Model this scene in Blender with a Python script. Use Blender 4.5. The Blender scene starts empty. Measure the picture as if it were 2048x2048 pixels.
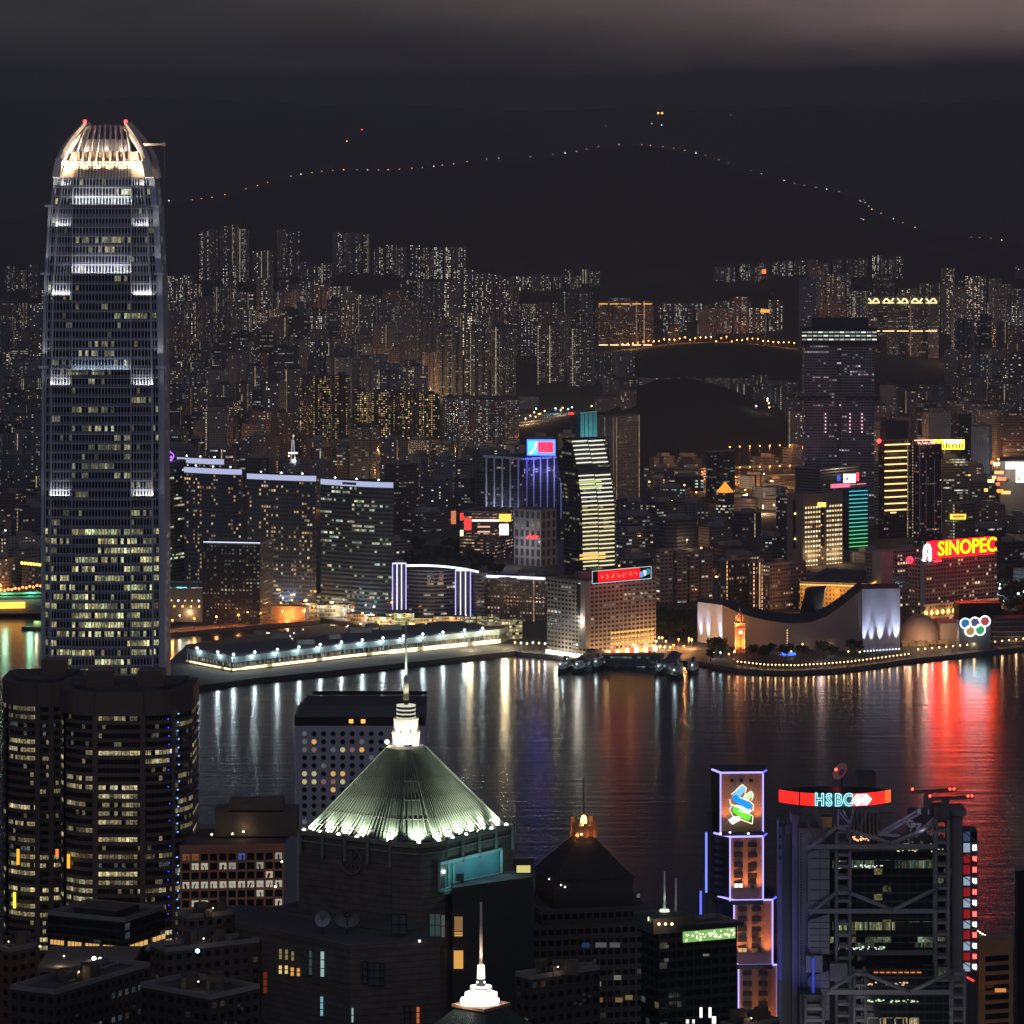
import bpy, bmesh, math, random
from mathutils import Vector, Matrix
random.seed(7)
R = math.radians
scn = bpy.context.scene
col = scn.collection
# ---------------------------------------------------------------- camera: high on a hillside, level, looking over the harbour
CAM_H = 390.0
cam_d = bpy.data.cameras.new('camera'); cam = bpy.data.objects.new('camera', cam_d); col.objects.link(cam)
cam.location = (0, 0, CAM_H); cam.rotation_euler = (R(90), 0, 0)
cam_d.sensor_width = 36.0; cam_d.lens = 36.0 * 7900 / 2048
cam_d.shift_y = -(1024 - 349) / 2048.0
cam_d.clip_start = 5; cam_d.clip_end = 60000
scn.camera = cam
# ---------------------------------------------------------------- world: night sky with low cloud lit by the city
world = bpy.data.worlds.new('World'); scn.world = world; world.use_nodes = True
wt = world.node_tree; wt.nodes.clear()
def wn(t, **k):
    n = wt.nodes.new(t)
    for a, b in k.items(): setattr(n, a, b)
    return n
wout = wn('ShaderNodeOutputWorld'); wbg = wn('ShaderNodeBackground'); wtc = wn('ShaderNodeTexCoord'); wsep = wn('ShaderNodeSeparateXYZ')
wt.links.new(wtc.outputs['Generated'], wsep.inputs[0])
wmap = wn('ShaderNodeMapping'); wmap.inputs['Scale'].default_value = (9, 3, 46)
wt.links.new(wtc.outputs['Generated'], wmap.inputs[0])
wno = wn('ShaderNodeTexNoise'); wno.inputs['Scale'].default_value = 1.25; wno.inputs['Detail'].default_value = 5; wno.inputs['Roughness'].default_value = .5
wt.links.new(wmap.outputs[0], wno.inputs[0])
def wm(op, a, b, c=None, clamp=False):
    n = wn('ShaderNodeMath', operation=op, use_clamp=clamp)
    for i, v in enumerate((a, b, c)):
        if v is None: continue
        if isinstance(v, (int, float)): n.inputs[i].default_value = v
        else: wt.links.new(v, n.inputs[i])
    return n.outputs[0]
def wmix(f, a, b):
    n = wn('ShaderNodeMix', data_type='RGBA')
    if isinstance(f, (int, float)): n.inputs[0].default_value = f
    else: wt.links.new(f, n.inputs[0])
    for i, v in ((6, a), (7, b)):
        if isinstance(v, tuple): n.inputs[i].default_value = (*v, 1)
        else: wt.links.new(v, n.inputs[i])
    return n.outputs[2]
elev = wm('ADD', wsep.outputs[2], wm('MULTIPLY', wm('SUBTRACT', wno.outputs[0], .5), .016))
xs = wm('POWER', wm('ADD', wm('MULTIPLY', wsep.outputs[0], 4.6), .42, clamp=True), 1.4)            # clouds brighter and rosier over the east
f_lo = wm('SMOOTH_MIN', 1.0, wm('MULTIPLY', wm('SUBTRACT', elev, .008), 46, clamp=True), 0.2, clamp=True)
f_hi = wm('MULTIPLY', wm('SUBTRACT', elev, .0262), 62, clamp=True)
cloud_c = wmix(xs, (.036, .036, .034), (.27, .19, .175))
low_c = wmix(f_lo, (.0066, .0064, .0080), (.0068, .0068, .0074))
sky1 = wmix(wm('MULTIPLY', f_hi, wm('ADD', wm('MULTIPLY', wno.outputs[0], .9), .45), clamp=True), low_c, cloud_c)
f_up = wm('MULTIPLY', wm('SUBTRACT', wsep.outputs[2], .05), 28.0, clamp=True)
sky2a = wmix(f_up, sky1, (.0105, .0135, .0290))
# added glow in the sky behind the camera fills the walls facing it
f_bk = wm('MULTIPLY', wm('MULTIPLY', wsep.outputs[1], -3.0, clamp=True), wm('MULTIPLY', wsep.outputs[2], 9.0, clamp=True))
sky2 = wmix(f_bk, sky2a, (.150, .152, .200))
wt.links.new(sky2, wbg.inputs[0]); wbg.inputs[1].default_value = 1.0
wt.links.new(wbg.outputs[0], wout.inputs[0])
scn.view_settings.view_transform = 'Standard'; scn.view_settings.look = 'None'
scn.view_settings.exposure = 0.0; scn.view_settings.gamma = 1.0
scn.render.engine = 'CYCLES'
cy = scn.cycles
cy.use_denoising = True; cy.max_bounces = 4; cy.diffuse_bounces = 2; cy.glossy_bounces = 2; cy.transmission_bounces = 2
cy.volume_bounces = 0; cy.sample_clamp_indirect = 2.0; cy.use_light_tree = True; cy.caustics_reflective = False; cy.caustics_refractive = False
cy.use_adaptive_sampling = False; cy.volume_max_steps = 64
try:
    cy.denoiser = 'OPENIMAGEDENOISE'; cy.denoising_input_passes = 'RGB_ALBEDO_NORMAL'; cy.denoising_prefilter = 'ACCURATE'
except Exception: pass

# ---------------------------------------------------------------- real-world positions from sight lines (metres)
F = 7900.0; HY = 349.0
def PX(px, Y): return (px - 1024.0) * Y / F
def PZ(py, Y): return CAM_H - (py - HY) * Y / F
def W(px, py, Y): return Vector((PX(px, Y), Y, PZ(py, Y)))
def GY(py, z=3.0): return (CAM_H - z) * F / (py - HY)
def G(px, py, z=3.0):
    Y = GY(py, z); return Vector((PX(px, Y), Y, z))

# ---------------------------------------------------------------- materials
class NB:
    def __init__(s, tree): s.t = tree
    def n(s, typ, **k):
        o = s.t.nodes.new(typ)
        for a, b in k.items(): setattr(o, a, b)
        return o
    def put(s, sock, v):
        if v is None: return
        if isinstance(v, bpy.types.NodeSocket): s.t.links.new(v, sock)
        elif isinstance(v, (tuple, list)):
            sock.default_value = tuple(v) if len(v) == len(sock.default_value) else (*v, 1.0)
        else: sock.default_value = v
    def m(s, op, a, b=None, c=None, clamp=False):
        o = s.n('ShaderNodeMath', operation=op, use_clamp=clamp)
        for i, v in enumerate((a, b, c)): s.put(o.inputs[i], v)
        return o.outputs[0]
    def mix(s, f, a, b):
        o = s.n('ShaderNodeMix', data_type='RGBA'); s.put(o.inputs[0], f); s.put(o.inputs[6], a); s.put(o.inputs[7], b)
        return o.outputs[2]
    def white(s, x, y, z):
        v = s.n('ShaderNodeCombineXYZ')
        for i, q in enumerate((x, y, z)): s.put(v.inputs[i], q)
        w = s.n('ShaderNodeTexWhiteNoise', noise_dimensions='3D'); s.t.links.new(v.outputs[0], w.inputs[0])
        return w

def make_facade_group():
    g = bpy.data.node_groups.new('facade', 'ShaderNodeTree')
    sk = g.interface.new_socket
    def inp(name, typ, d):
        x = sk(name, in_out='INPUT', socket_type=typ)
        x.default_value = d
    inp('wall', 'NodeSocketColor', (.3, .3, .3, 1)); inp('glass', 'NodeSocketColor', (.02, .025, .03, 1))
    for nm, d in (('wx', .6), ('wy', .5), ('p', .15), ('phi', .7), ('q', .1), ('colv', 0.0), ('B', 1.0), ('strip', .03), ('stripB', .5), ('detail', .6), ('grough', .15), ('seg', 7.0)):
        inp(nm, 'NodeSocketFloat', d)
    inp('ca', 'NodeSocketColor', (1, .75, .4, 1)); inp('cb', 'NodeSocketColor', (.8, .9, 1, 1))
    sk('BSDF', in_out='OUTPUT', socket_type='NodeSocketShader')
    b = NB(g); gi = b.n('NodeGroupInput'); go = b.n('NodeGroupOutput'); I = gi.outputs
    uv = b.n('ShaderNodeUVMap', uv_map='UVMap'); sp = b.n('ShaderNodeSeparateXYZ'); g.links.new(uv.outputs[0], sp.inputs[0])
    u, v = sp.outputs[0], sp.outputs[1]
    oi = b.n('ShaderNodeObjectInfo'); seed = b.m('FLOOR', b.m('MULTIPLY', oi.outputs['Random'], 977.0))
    cu, cv = b.m('FLOOR', u), b.m('FLOOR', v); fu, fv = b.m('FRACT', u), b.m('FRACT', v)
    r = b.white(cu, cv, seed); rs = b.n('ShaderNodeSeparateColor'); g.links.new(r.outputs['Color'], rs.inputs[0])
    row = b.white(b.m('FLOOR', b.m('DIVIDE', u, I['seg'])), cv, b.m('ADD', seed, 3.3)).outputs['Value']
    cw_ = b.white(b.m('ADD', cu, 31.0), 5.5, b.m('ADD', seed, 1.7)).outputs['Value']
    cfac = b.m('ADD', b.m('SUBTRACT', 1.0, I['colv']), b.m('MULTIPLY', I['colv'], b.m('ADD', b.m('MULTIPLY', b.m('GREATER_THAN', cw_, .55), 2.1), .08)))
    prob = b.m('ADD', b.m('MULTIPLY', I['p'], cfac), b.m('MULTIPLY', b.m('LESS_THAN', row, I['q']), I['phi']))
    lit = b.m('LESS_THAN', r.outputs['Value'], prob)
    mx = b.m('LESS_THAN', b.m('ABSOLUTE', b.m('SUBTRACT', fu, .5)), b.m('MULTIPLY', I['wx'], .5))
    my = b.m('LESS_THAN', b.m('ABSOLUTE', b.m('SUBTRACT', fv, .5)), b.m('MULTIPLY', I['wy'], .5))
    mask = b.m('MULTIPLY', mx, my)
    bri = b.m('ADD', b.m('MULTIPLY', b.m('POWER', rs.outputs[0], 2.2), 1.0), .22)
    nz = b.n('ShaderNodeTexNoise'); nz.inputs['Scale'].default_value = 3.1; nz.inputs['Detail'].default_value = 2.0; g.links.new(uv.outputs[0], nz.inputs[0])
    det = b.m('ADD', b.m('MULTIPLY', b.m('MULTIPLY', b.m('SUBTRACT', nz.outputs[0], .36), 4.0, clamp=True), I['detail']), b.m('SUBTRACT', 1.0, I['detail']))
    oz = b.n('ShaderNodeTexNoise'); oz.inputs['Scale'].default_value = .33; oz.inputs['Detail'].default_value = 1.0; g.links.new(uv.outputs[0], oz.inputs[0])
    bri = b.m('MULTIPLY', bri, b.m('ADD', b.m('MULTIPLY', b.m('SUBTRACT', oz.outputs[0], .38), 3.4, clamp=True), .25))
    bri = b.m('MULTIPLY', bri, b.m('ADD', b.m('MULTIPLY', b.m('POWER', oi.outputs['Random'], 1.6), 1.5), .75))
    cc = b.mix(b.m('POWER', rs.outputs[1], 1.4), I['ca'], I['cb'])
    e1 = b.m('MULTIPLY', b.m('MULTIPLY', b.m('MULTIPLY', mask, lit), b.m('MULTIPLY', bri, det)), I['B'])
    # lit stair and lift lobbies: one column of cells glows over the full height
    rc = b.white(cu, 7.7, b.m('ADD', seed, 9.1)); sc = b.n('ShaderNodeSeparateColor'); g.links.new(rc.outputs['Color'], sc.inputs[0])
    cl = b.m('LESS_THAN', rc.outputs['Value'], I['strip'])
    cmk = b.m('MULTIPLY', b.m('LESS_THAN', b.m('ABSOLUTE', b.m('SUBTRACT', fu, .5)), .2), b.m('LESS_THAN', b.m('ABSOLUTE', b.m('SUBTRACT', fv, .5)), b.m('ADD', b.m('MULTIPLY', sc.outputs[1], .3), .22)))
    e2 = b.m('MULTIPLY', b.m('MULTIPLY', cl, cmk), b.m('MULTIPLY', I['stripB'], b.m('ADD', b.m('MULTIPLY', rs.outputs[2], .7), .3)))
    em = b.m('ADD', b.m('MULTIPLY', e1, b.m('SUBTRACT', 1.0, cl)), e2)
    # wall with grime
    tc = b.n('ShaderNodeTexCoord'); gn = b.n('ShaderNodeTexNoise'); gn.inputs['Scale'].default_value = .07; gn.inputs['Detail'].default_value = 6
    g.links.new(tc.outputs['Object'], gn.inputs[0])
    gr = b.m('ADD', b.m('MULTIPLY', gn.outputs[0], .9), .55)
    wc = b.n('ShaderNodeVectorMath', operation='SCALE'); g.links.new(I['wall'], wc.inputs[0]); g.links.new(gr, wc.inputs['Scale'])
    isw = b.m('MULTIPLY', mask, b.m('SUBTRACT', 1.0, cl))
    bs = b.n('ShaderNodeBsdfPrincipled'); g.links.new(b.mix(isw, wc.outputs[0], I['glass']), bs.inputs['Base Color'])
    g.links.new(b.m('ADD', b.m('MULTIPLY', isw, b.m('SUBTRACT', I['grough'], .75)), .75), bs.inputs['Roughness'])
    g.links.new(b.mix(cl, cc, b.mix(sc.outputs[0], I['ca'], I['cb'])), bs.inputs['Emission Color']); g.links.new(em, bs.inputs['Emission Strength'])
    g.links.new(bs.outputs[0], go.inputs[0])
    return g
FG = make_facade_group()
def nosample(m):
    try: m.cycles.emission_sampling = 'NONE'
    except Exception: pass
    return m
_m = {}
def facade(name, **k):
    if name in _m: return _m[name]
    m = bpy.data.materials.new(name); m.use_nodes = True; t = m.node_tree; t.nodes.clear()
    o = t.nodes.new('ShaderNodeOutputMaterial'); g = t.nodes.new('ShaderNodeGroup'); g.node_tree = FG
    for a, b in k.items():
        g.inputs[a].default_value = (*b, 1) if isinstance(b, tuple) else b
    t.links.new(g.outputs[0], o.inputs[0]); _m[name] = nosample(m); return m
def surf(name, c, rough=.7, metal=0.0, noise=.25, scale=.15, bump=0.0, spec=.5):
    if name in _m: return _m[name]
    m = bpy.data.materials.new(name); m.use_nodes = True; t = m.node_tree; b = NB(t)
    bs = t.nodes['Principled BSDF']; bs.inputs['Roughness'].default_value = rough; bs.inputs['Metallic'].default_value = metal
    bs.inputs['Specular IOR Level'].default_value = spec
    tc = b.n('ShaderNodeTexCoord'); nz = b.n('ShaderNodeTexNoise'); nz.inputs['Scale'].default_value = scale; nz.inputs['Detail'].default_value = 6
    t.links.new(tc.outputs['Object'], nz.inputs[0])
    f = b.m('ADD', b.m('MULTIPLY', nz.outputs[0], noise * 2), 1 - noise)
    vs = b.n('ShaderNodeVectorMath', operation='SCALE'); vs.inputs[0].default_value = c; t.links.new(f, vs.inputs['Scale'])
    t.links.new(vs.outputs[0], bs.inputs['Base Color'])
    if bump:
        bp = b.n('ShaderNodeBump'); bp.inputs['Distance'].default_value = bump; t.links.new(nz.outputs[0], bp.inputs['Height']); t.links.new(bp.outputs[0], bs.inputs['Normal'])
    _m[name] = m; return m
def glow(name, c, s, sample=False):
    if name in _m: return _m[name]
    m = bpy.data.materials.new(name); m.use_nodes = True; bs = m.node_tree.nodes['Principled BSDF']
    bs.inputs['Base Color'].default_value = (.04, .04, .04, 1); bs.inputs['Specular IOR Level'].default_value = .1; bs.inputs['Emission Color'].default_value = (*c, 1); bs.inputs['Emission Strength'].default_value = s
    _m[name] = m
    if not sample: nosample(m)
    return m

# ---------------------------------------------------------------- mesh builder
class MB:
    def __init__(s): s.v = []; s.f = []; s.m = []; s.uv = []; s.sm = []; s.face_id = 0
    def face(s, pts, mi=0, uvs=None, smooth=False):
        i = len(s.v); s.v += [Vector(p) for p in pts]; s.f.append(list(range(i, i + len(pts)))); s.m.append(mi); s.sm.append(smooth)
        s.uv.append(uvs if uvs else [(p[0] * .2, p[1] * .2) for p in s.v[i:]])
    def prism(s, poly, z0, z1, ms=0, mt=1, cw=3.0, fh=3.0, top=True, u0=None, taper=None, cont=False, bottom=False):
        """poly counter-clockwise seen from above, or a list of such; side uv count windows and floors"""
        n = len(poly); s.face_id += 1
        p1 = taper if taper else poly
        nf = max(1, round((z1 - z0) / fh)); uacc = 0.0
        for i in range(n):
            a, b2 = poly[i], poly[(i + 1) % n]; c, d = p1[(i + 1) % n], p1[i]
            L = math.hypot(b2[0] - a[0], b2[1] - a[1])
            if cont: ua = uacc + s.face_id * 211; ub = ua + L / cw; uacc += L / cw
            else: ua = (s.face_id * 61 + i * 83) % 4001; ub = ua + max(1, round(L / cw))
            s.face([(a[0], a[1], z0), (b2[0], b2[1], z0), (c[0], c[1], z1), (d[0], d[1], z1)], ms, [(ua, 0), (ub, 0), (ub, nf), (ua, nf)])
        if top: s.face([(p[0], p[1], z1) for p in p1], mt)
        if bottom: s.face([(p[0], p[1], z0) for p in reversed(poly)], mt)
    def box(s, c, sz, rot=0.0, m=0, fh=3.0, cw=3.0, tilt=None):
        """box centred at c"""
        hx, hy, hz = sz[0] / 2, sz[1] / 2, sz[2] / 2; cr, sr = math.cos(rot), math.sin(rot)
        P = []
        for z in (-hz, hz):
            for x, y in ((-hx, -hy), (hx, -hy), (hx, hy), (-hx, hy)):
                q = Vector((x, y, z))
                if tilt: q = tilt @ q
                P.append((c[0] + q.x * cr - q.y * sr, c[1] + q.x * sr + q.y * cr, c[2] + q.z))
        nf = max(1, round(sz[2] / fh))
        for k, (a, b2) in enumerate(((0, 1), (1, 2), (2, 3), (3, 0))):
            L = sz[0] if k % 2 == 0 else sz[1]; nu = max(1, round(L / cw))
            s.face([P[a], P[b2], P[b2 + 4], P[a + 4]], m, [(k * 50, 0), (k * 50 + nu, 0), (k * 50 + nu, nf), (k * 50, nf)])
        s.face([P[4], P[5], P[6], P[7]], m); s.face([P[3], P[2], P[1], P[0]], m)
    def bar(s, a, b, w, h=None, m=0):
        """square bar from a to b"""
        a, b = Vector(a), Vector(b); d = b - a
        if d.length < 1e-6: return
        d.normalize(); up = Vector((0, 0, 1)) if abs(d.z) < .9 else Vector((0, 1, 0))
        x = d.cross(up).normalized() * w / 2; y = x.cross(d).normalized() * (h or w) / 2
        A = [a - x - y, a + x - y, a + x + y, a - x + y]; B = [p - a + b for p in A]
        for i in range(4):
            j = (i + 1) % 4; s.face([A[i], A[j], B[j], B[i]], m)
        s.face(A[::-1], m); s.face(B, m)
    def tube(s, a, b, r0, r1=None, n=8, m=0, cap=True):
        a, b = Vector(a), Vector(b); d = (b - a).normalized(); r1 = r0 if r1 is None else r1
        up = Vector((0, 0, 1)) if abs(d.z) < .9 else Vector((0, 1, 0)); x = d.cross(up).normalized(); y = d.cross(x).normalized()
        A = [a + (x * math.cos(t) + y * math.sin(t)) * r0 for t in (2 * math.pi * i / n for i in range(n))]
        B = [b + (x * math.cos(t) + y * math.sin(t)) * r1 for t in (2 * math.pi * i / n for i in range(n))]
        for i in range(n):
            j = (i + 1) % n; s.face([A[j], A[i], B[i], B[j]], m, smooth=True)
        if cap: s.face(A, m); s.face(B[::-1], m)
    def ball(s, c, r, m=0, n=8, k=5, sz=1.0, half=False):
        c = Vector(c); rings = []
        for i in range(k + 1):
            t = math.pi * i / k * (0.5 if half else 1)
            rings.append([c + Vector((math.sin(t) * math.cos(2 * math.pi * j / n) * r, math.sin(t) * math.sin(2 * math.pi * j / n) * r, math.cos(t) * r * sz)) for j in range(n)])
        for i in range(k):
            for j in range(n):
                q = [rings[i][j], rings[i + 1][j], rings[i + 1][(j + 1) % n], rings[i][(j + 1) % n]]
                if i == 0: q = [q[0], q[1], q[2]]
                elif i == k - 1 and not half: q = [q[0], q[1], q[3]]
                s.face(q, m, smooth=True)
    def build(s, name, mats, parent=None, loc=None):
        if not isinstance(mats, (list, tuple)): mats = [mats]
        org = Vector(loc) if loc is not None else (parent['_o'] if False else (ORG.get(parent.name) if parent else None)) or Vector((0, 0, 0))
        if loc is None and parent is None and s.v:
            xs_ = [p.x for p in s.v]; ys_ = [p.y for p in s.v]; zs_ = [p.z for p in s.v]
            org = Vector(((min(xs_) + max(xs_)) / 2, (min(ys_) + max(ys_)) / 2, min(zs_)))
        me = bpy.data.meshes.new(name); me.from_pydata([tuple(p - org) for p in s.v], [], s.f)
        for mt in mats: me.materials.append(mt)
        me.polygons.foreach_set('material_index', [min(i, len(mats) - 1) for i in s.m])
        me.polygons.foreach_set('use_smooth', s.sm)
        ul = me.uv_layers.new(name='UVMap'); flat = []
        for q in s.uv:
            for a in q: flat += [a[0], a[1]]
        ul.data.foreach_set('uv', flat)
        if any(s.sm):
            bm = bmesh.new(); bm.from_mesh(me); bmesh.ops.remove_doubles(bm, verts=bm.verts, dist=.0005); bm.to_mesh(me); bm.free()
        me.update()
        o = bpy.data.objects.new(name, me); col.objects.link(o)
        if parent is not None: o.parent = parent; ORG[o.name] = org
        else: o.location = org; ORG[o.name] = org
        return o
ORG = {}
def tag(o, label=None, cat=None, group=None, kind=None):
    if label: o['label'] = label
    if cat: o['category'] = cat
    if group: o['group'] = group
    if kind: o['kind'] = kind
    return o
def thing(name, loc, label, cat, group=None):
    o = bpy.data.objects.new(name, None); o.empty_display_size = 5; col.objects.link(o); o.location = loc
    ORG[o.name] = Vector(loc); tag(o, label, cat, group); return o
def dup(root, loc, label=None, rotz=None, group=None):
    r = root.copy(); col.objects.link(r); r.location = loc
    if rotz is not None: r.rotation_euler = (0, 0, rotz)
    if label: r['label'] = label
    if group: r['group'] = group
    for ch in list(root.children):
        c = ch.copy(); col.objects.link(c); c.parent = r
        for gch in list(ch.children):
            d = gch.copy(); col.objects.link(d); d.parent = c
    return r
def lamp(kind, loc, power, color, parent=None, size=.5, to=None, name='lamp_light', spot=None, sizey=None, blend=.6):
    d = bpy.data.lights.new(name, kind); d.energy = power; d.color = color
    if kind == 'POINT': d.shadow_soft_size = size
    if kind == 'SPOT': d.shadow_soft_size = size; d.spot_size = R(spot or 70); d.spot_blend = blend
    if kind == 'AREA':
        d.size = size
        if sizey: d.shape = 'RECTANGLE'; d.size_y = sizey
    o = bpy.data.objects.new(name, d); col.objects.link(o)
    loc = Vector(loc); o.location = loc
    if to is not None: o.rotation_euler = (Vector(to) - loc).to_track_quat('-Z', 'Y').to_euler()
    if parent is not None:
        o.parent = parent; o.location = loc - ORG[parent.name]
    return o
def corner(xl, xc, xr, Yc, th):
    """plan of a block whose front corner is seen at xc: returns corner C, left end, right end, back"""
    t = R(th); ld = Vector((-math.cos(t), math.sin(t))); rd = Vector((math.sin(t), math.cos(t)))
    C = Vector((PX(xc, Yc), Yc)); tl = (xl - 1024) / F; tr = (xr - 1024) / F
    L = (C.x - tl * C.y) / (math.cos(t) + tl * math.sin(t)); Rr = (tr * C.y - C.x) / (math.sin(t) - tr * math.cos(t))
    A = C + ld * L; B = C + rd * Rr
    return C, A, B, A + rd * Rr
def inset(poly, d):
    c = sum((Vector((p[0], p[1])) for p in poly), Vector((0, 0))) / len(poly)
    out = []
    for p in poly:
        q = Vector((p[0], p[1])) - c; out.append(c + q * max(.05, (q.length - d) / max(q.length, .01)))
    return out
def rect(cx, cy_, w, d, rot):
    cr, sr = math.cos(rot), math.sin(rot)
    return [(cx + x * cr - y * sr, cy_ + x * sr + y * cr) for x, y in ((-w / 2, -d / 2), (w / 2, -d / 2), (w / 2, d / 2), (-w / 2, d / 2))]
_tc = {}
def text_part(s, size, mat, parent, name='lettering', loc=(0, 0, 0), facing=0.0, depth=.3, sx=1.0, bold=0.0, align='CENTER'):
    cu = bpy.data.curves.new('t', 'FONT'); cu.body = s; cu.size = size; cu.extrude = depth / 2; cu.align_x = align; cu.align_y = 'CENTER'; cu.offset = bold
    cu.resolution_u = 3
    o = bpy.data.objects.new('t', cu); col.objects.link(o)
    dg = bpy.context.evaluated_depsgraph_get(); me = bpy.data.meshes.new_from_object(o.evaluated_get(dg)); bpy.data.objects.remove(o)
    M = Matrix.Rotation(facing, 4, 'Z') @ Matrix.Rotation(R(90), 4, 'X') @ Matrix.Diagonal((sx, 1, 1, 1))
    me.transform(M); me.materials.clear(); me.materials.append(mat); me.name = name
    t = bpy.data.objects.new(name, me); col.objects.link(t); t.parent = parent; t.location = Vector(loc) - ORG[parent.name]
    return t
# ---------------------------------------------------------------- palettes
WARM = (1, .62, .26); AMB = (1, .36, .08); COOL = (.72, .9, 1); NEUT = (1, .9, .7); GRN = (.75, 1, .62)
M_roof = surf('roof_felt', (.075, .075, .08), .9, noise=.5)
M_conc = surf('concrete', (.26, .25, .24), .85)
M_dark = surf('dark_metal', (.03, .03, .035), .5)
M_grey = surf('grey_metal', (.22, .23, .26), .45)
M_lgrey = surf('pale_panel', (.45, .46, .5), .5, noise=.1)
M_black = surf('blackened_steel', (.012, .012, .014), .5)
M_glassd = surf('dark_glass', (.012, .015, .02), .08, noise=.1)
M_leaf = surf('foliage', (.03, .045, .02), .9, noise=.5)
M_bark = surf('bark', (.05, .04, .03), .9)
G_warm = glow('lamp_warm', (1, .5, .18), 9); G_amb = glow('lamp_amber', (1, .3, .05), 11); G_white = glow('lamp_white', (.9, .96, 1), 9)
G_red = glow('lamp_red', (1, .03, .03), 10); G_teal = glow('lamp_teal', (.3, .9, 1), 10); G_blue = glow('lamp_blue', (.08, .12, 1), 10)
G_yel = glow('strip_yellow', (1, .78, .36), 2.6); G_gold = glow('strip_gold', (1, .5, .1), 1.6)

# ---------------------------------------------------------------- terrain
RIDGE = [(-400, 470), (100, 430), (355, 398), (450, 384), (560, 366), (680, 352), (820, 340), (900, 334), (1002, 321), (1060, 314), (1110, 305), (1200, 291), (1260, 295),
         (1340, 311), (1430, 329), (1540, 352), (1600, 367), (1700, 391), (1735, 420), (1800, 447), (1850, 463), (1930, 475), (1980, 483), (2040, 500), (2500, 560)]
def lerp_tab(t, x):
    if x <= t[0][0]: return t[0][1]
    for (a, b), (c, d) in zip(t, t[1:]):
        if x <= c: return b + (d - b) * (x - a) / (c - a)
    return t[-1][1]
def sm(t): t = max(0.0, min(1.0, t)); return t * t * (3 - 2 * t)
KN = [(1375, 5850, 165, 380, 80), (1290, 5600, 100, 250, 30), (1430, 7080, 330, 260, 62), (1660, 7800, 190, 250, 60), (240, 6900, 200, 300, 40)]
def H(x, y):
    a = (x * F / y) + 1024 if y > 100 else 1024
    h = 3.05 + 180 * sm((y - 6700) / 1900)
    rz = PZ(lerp_tab(RIDGE, a), 9500)
    if y <= 9500: h = h + (rz - h) * sm((y - 8500) / 1000) if y > 8500 else h
    elif y < 11000: h = rz + (rz * .55 - rz) * sm((y - 9500) / 1500)
    else:
        top = 640 + 22 * math.sin(a / 330.0 + 1.0)
        h = rz * .55 + (top - rz * .55) * sm((y - 11000) / 3500)
    for px, ky, hx, hy, hh in KN:
        kx = PX(px, ky); d = ((x - kx) / hx) ** 2 + ((y - ky) / hy) ** 2
        if d < 6: h += hh * math.exp(-d * 1.1)
    if y > 6500: h += (math.sin(x * .011 + y * .004) * math.sin(y * .009 + x * .003)) * min(14, (y - 6500) * .006)
    return h
def grid(name, x0, x1, y0, y1, nx, ny, fn, mat, **k):
    b = MB(); P = [[(x0 + (x1 - x0) * i / nx, y0 + (y1 - y0) * j / ny) for i in range(nx + 1)] for j in range(ny + 1)]
    v = [(p[0], p[1], fn(*p)) for r in P for p in r]; f = []
    for j in range(ny):
        for i in range(nx):
            a = j * (nx + 1) + i; f.append((a, a + 1, a + nx + 2, a + nx + 1))
    me = bpy.data.meshes.new(name); me.from_pydata(v, [], f); me.materials.append(mat); me.polygons.foreach_set('use_smooth', [True] * len(f)); me.update()
    o = bpy.data.objects.new(name, me); col.objects.link(o); tag(o, kind='structure', **k); return o
M_hill = surf('hill_scrub', (.022, .026, .024), .95, noise=.6, scale=.012)
M_ground = surf('city_ground', (.05, .048, .045), .8, noise=.5, scale=.02)
M_quay = surf('quay_concrete', (.12, .115, .11), .8, noise=.3, scale=.05)
grid('hills', -3300, 3300, 4300, 16500, 150, 170, H, M_hill)
# near shore: the slope the camera looks over and the reclaimed land at its foot
def Hn(x, y): return max(3.0, 372 - .272 * y) if y < 1340 else max(3.0, 7.5 - (y - 1340) * .012)
grid('terrain', -1400, 1400, 5, 1980, 40, 50, Hn, M_ground)
b = MB(); b.prism([(-1400, 1979.5), (1400, 1979.5), (1400, 2012), (-1400, 2012)], -2.5, 3.3, 0, 0); tag(b.build('near_quay_pavement', M_quay), kind='structure')
# far shore slab following the real waterfront
SH = [(-420, 1235), (-100, 1228), (55, 1222), (200, 1226), (329, 1229), (496, 1216), (600, 1229), (660, 1238), (700, 1245), (760, 1264), (1040, 1304), (1110, 1311), (1180, 1318),
      (1250, 1318), (1330, 1320), (1400, 1323), (1440, 1331), (1480, 1338), (1530, 1341), (1589, 1342), (1650, 1339), (1700, 1335), (1760, 1327), (1820, 1318), (1930, 1307), (2048, 1294), (2500, 1250)]
b = MB(); sh = [G(*p)[:2] for p in SH]; b.prism(sh + [(2300, 4500), (-2300, 4500)], -2.5, 3.0, 1, 0); tag(b.build('land', [M_ground, M_quay]), kind='structure')
# long thin pier with an orange-lit road, and the cruise terminal's quay
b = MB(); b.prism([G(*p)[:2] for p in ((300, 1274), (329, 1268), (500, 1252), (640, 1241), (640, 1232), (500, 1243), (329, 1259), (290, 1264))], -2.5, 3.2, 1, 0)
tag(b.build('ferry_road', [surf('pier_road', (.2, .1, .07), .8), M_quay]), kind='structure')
b = MB(); b.prism([G(*p)[:2] for p in ((318, 1345), (326, 1376), (384, 1374), (500, 1359), (760, 1332), (1012, 1305), (1043, 1301), (780, 1262), (640, 1250), (373, 1290))], -2.5, 3.4, 1, 0)
tag(b.build('cruise_quay_pavement', [M_quay, M_dark]), kind='structure')
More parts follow.
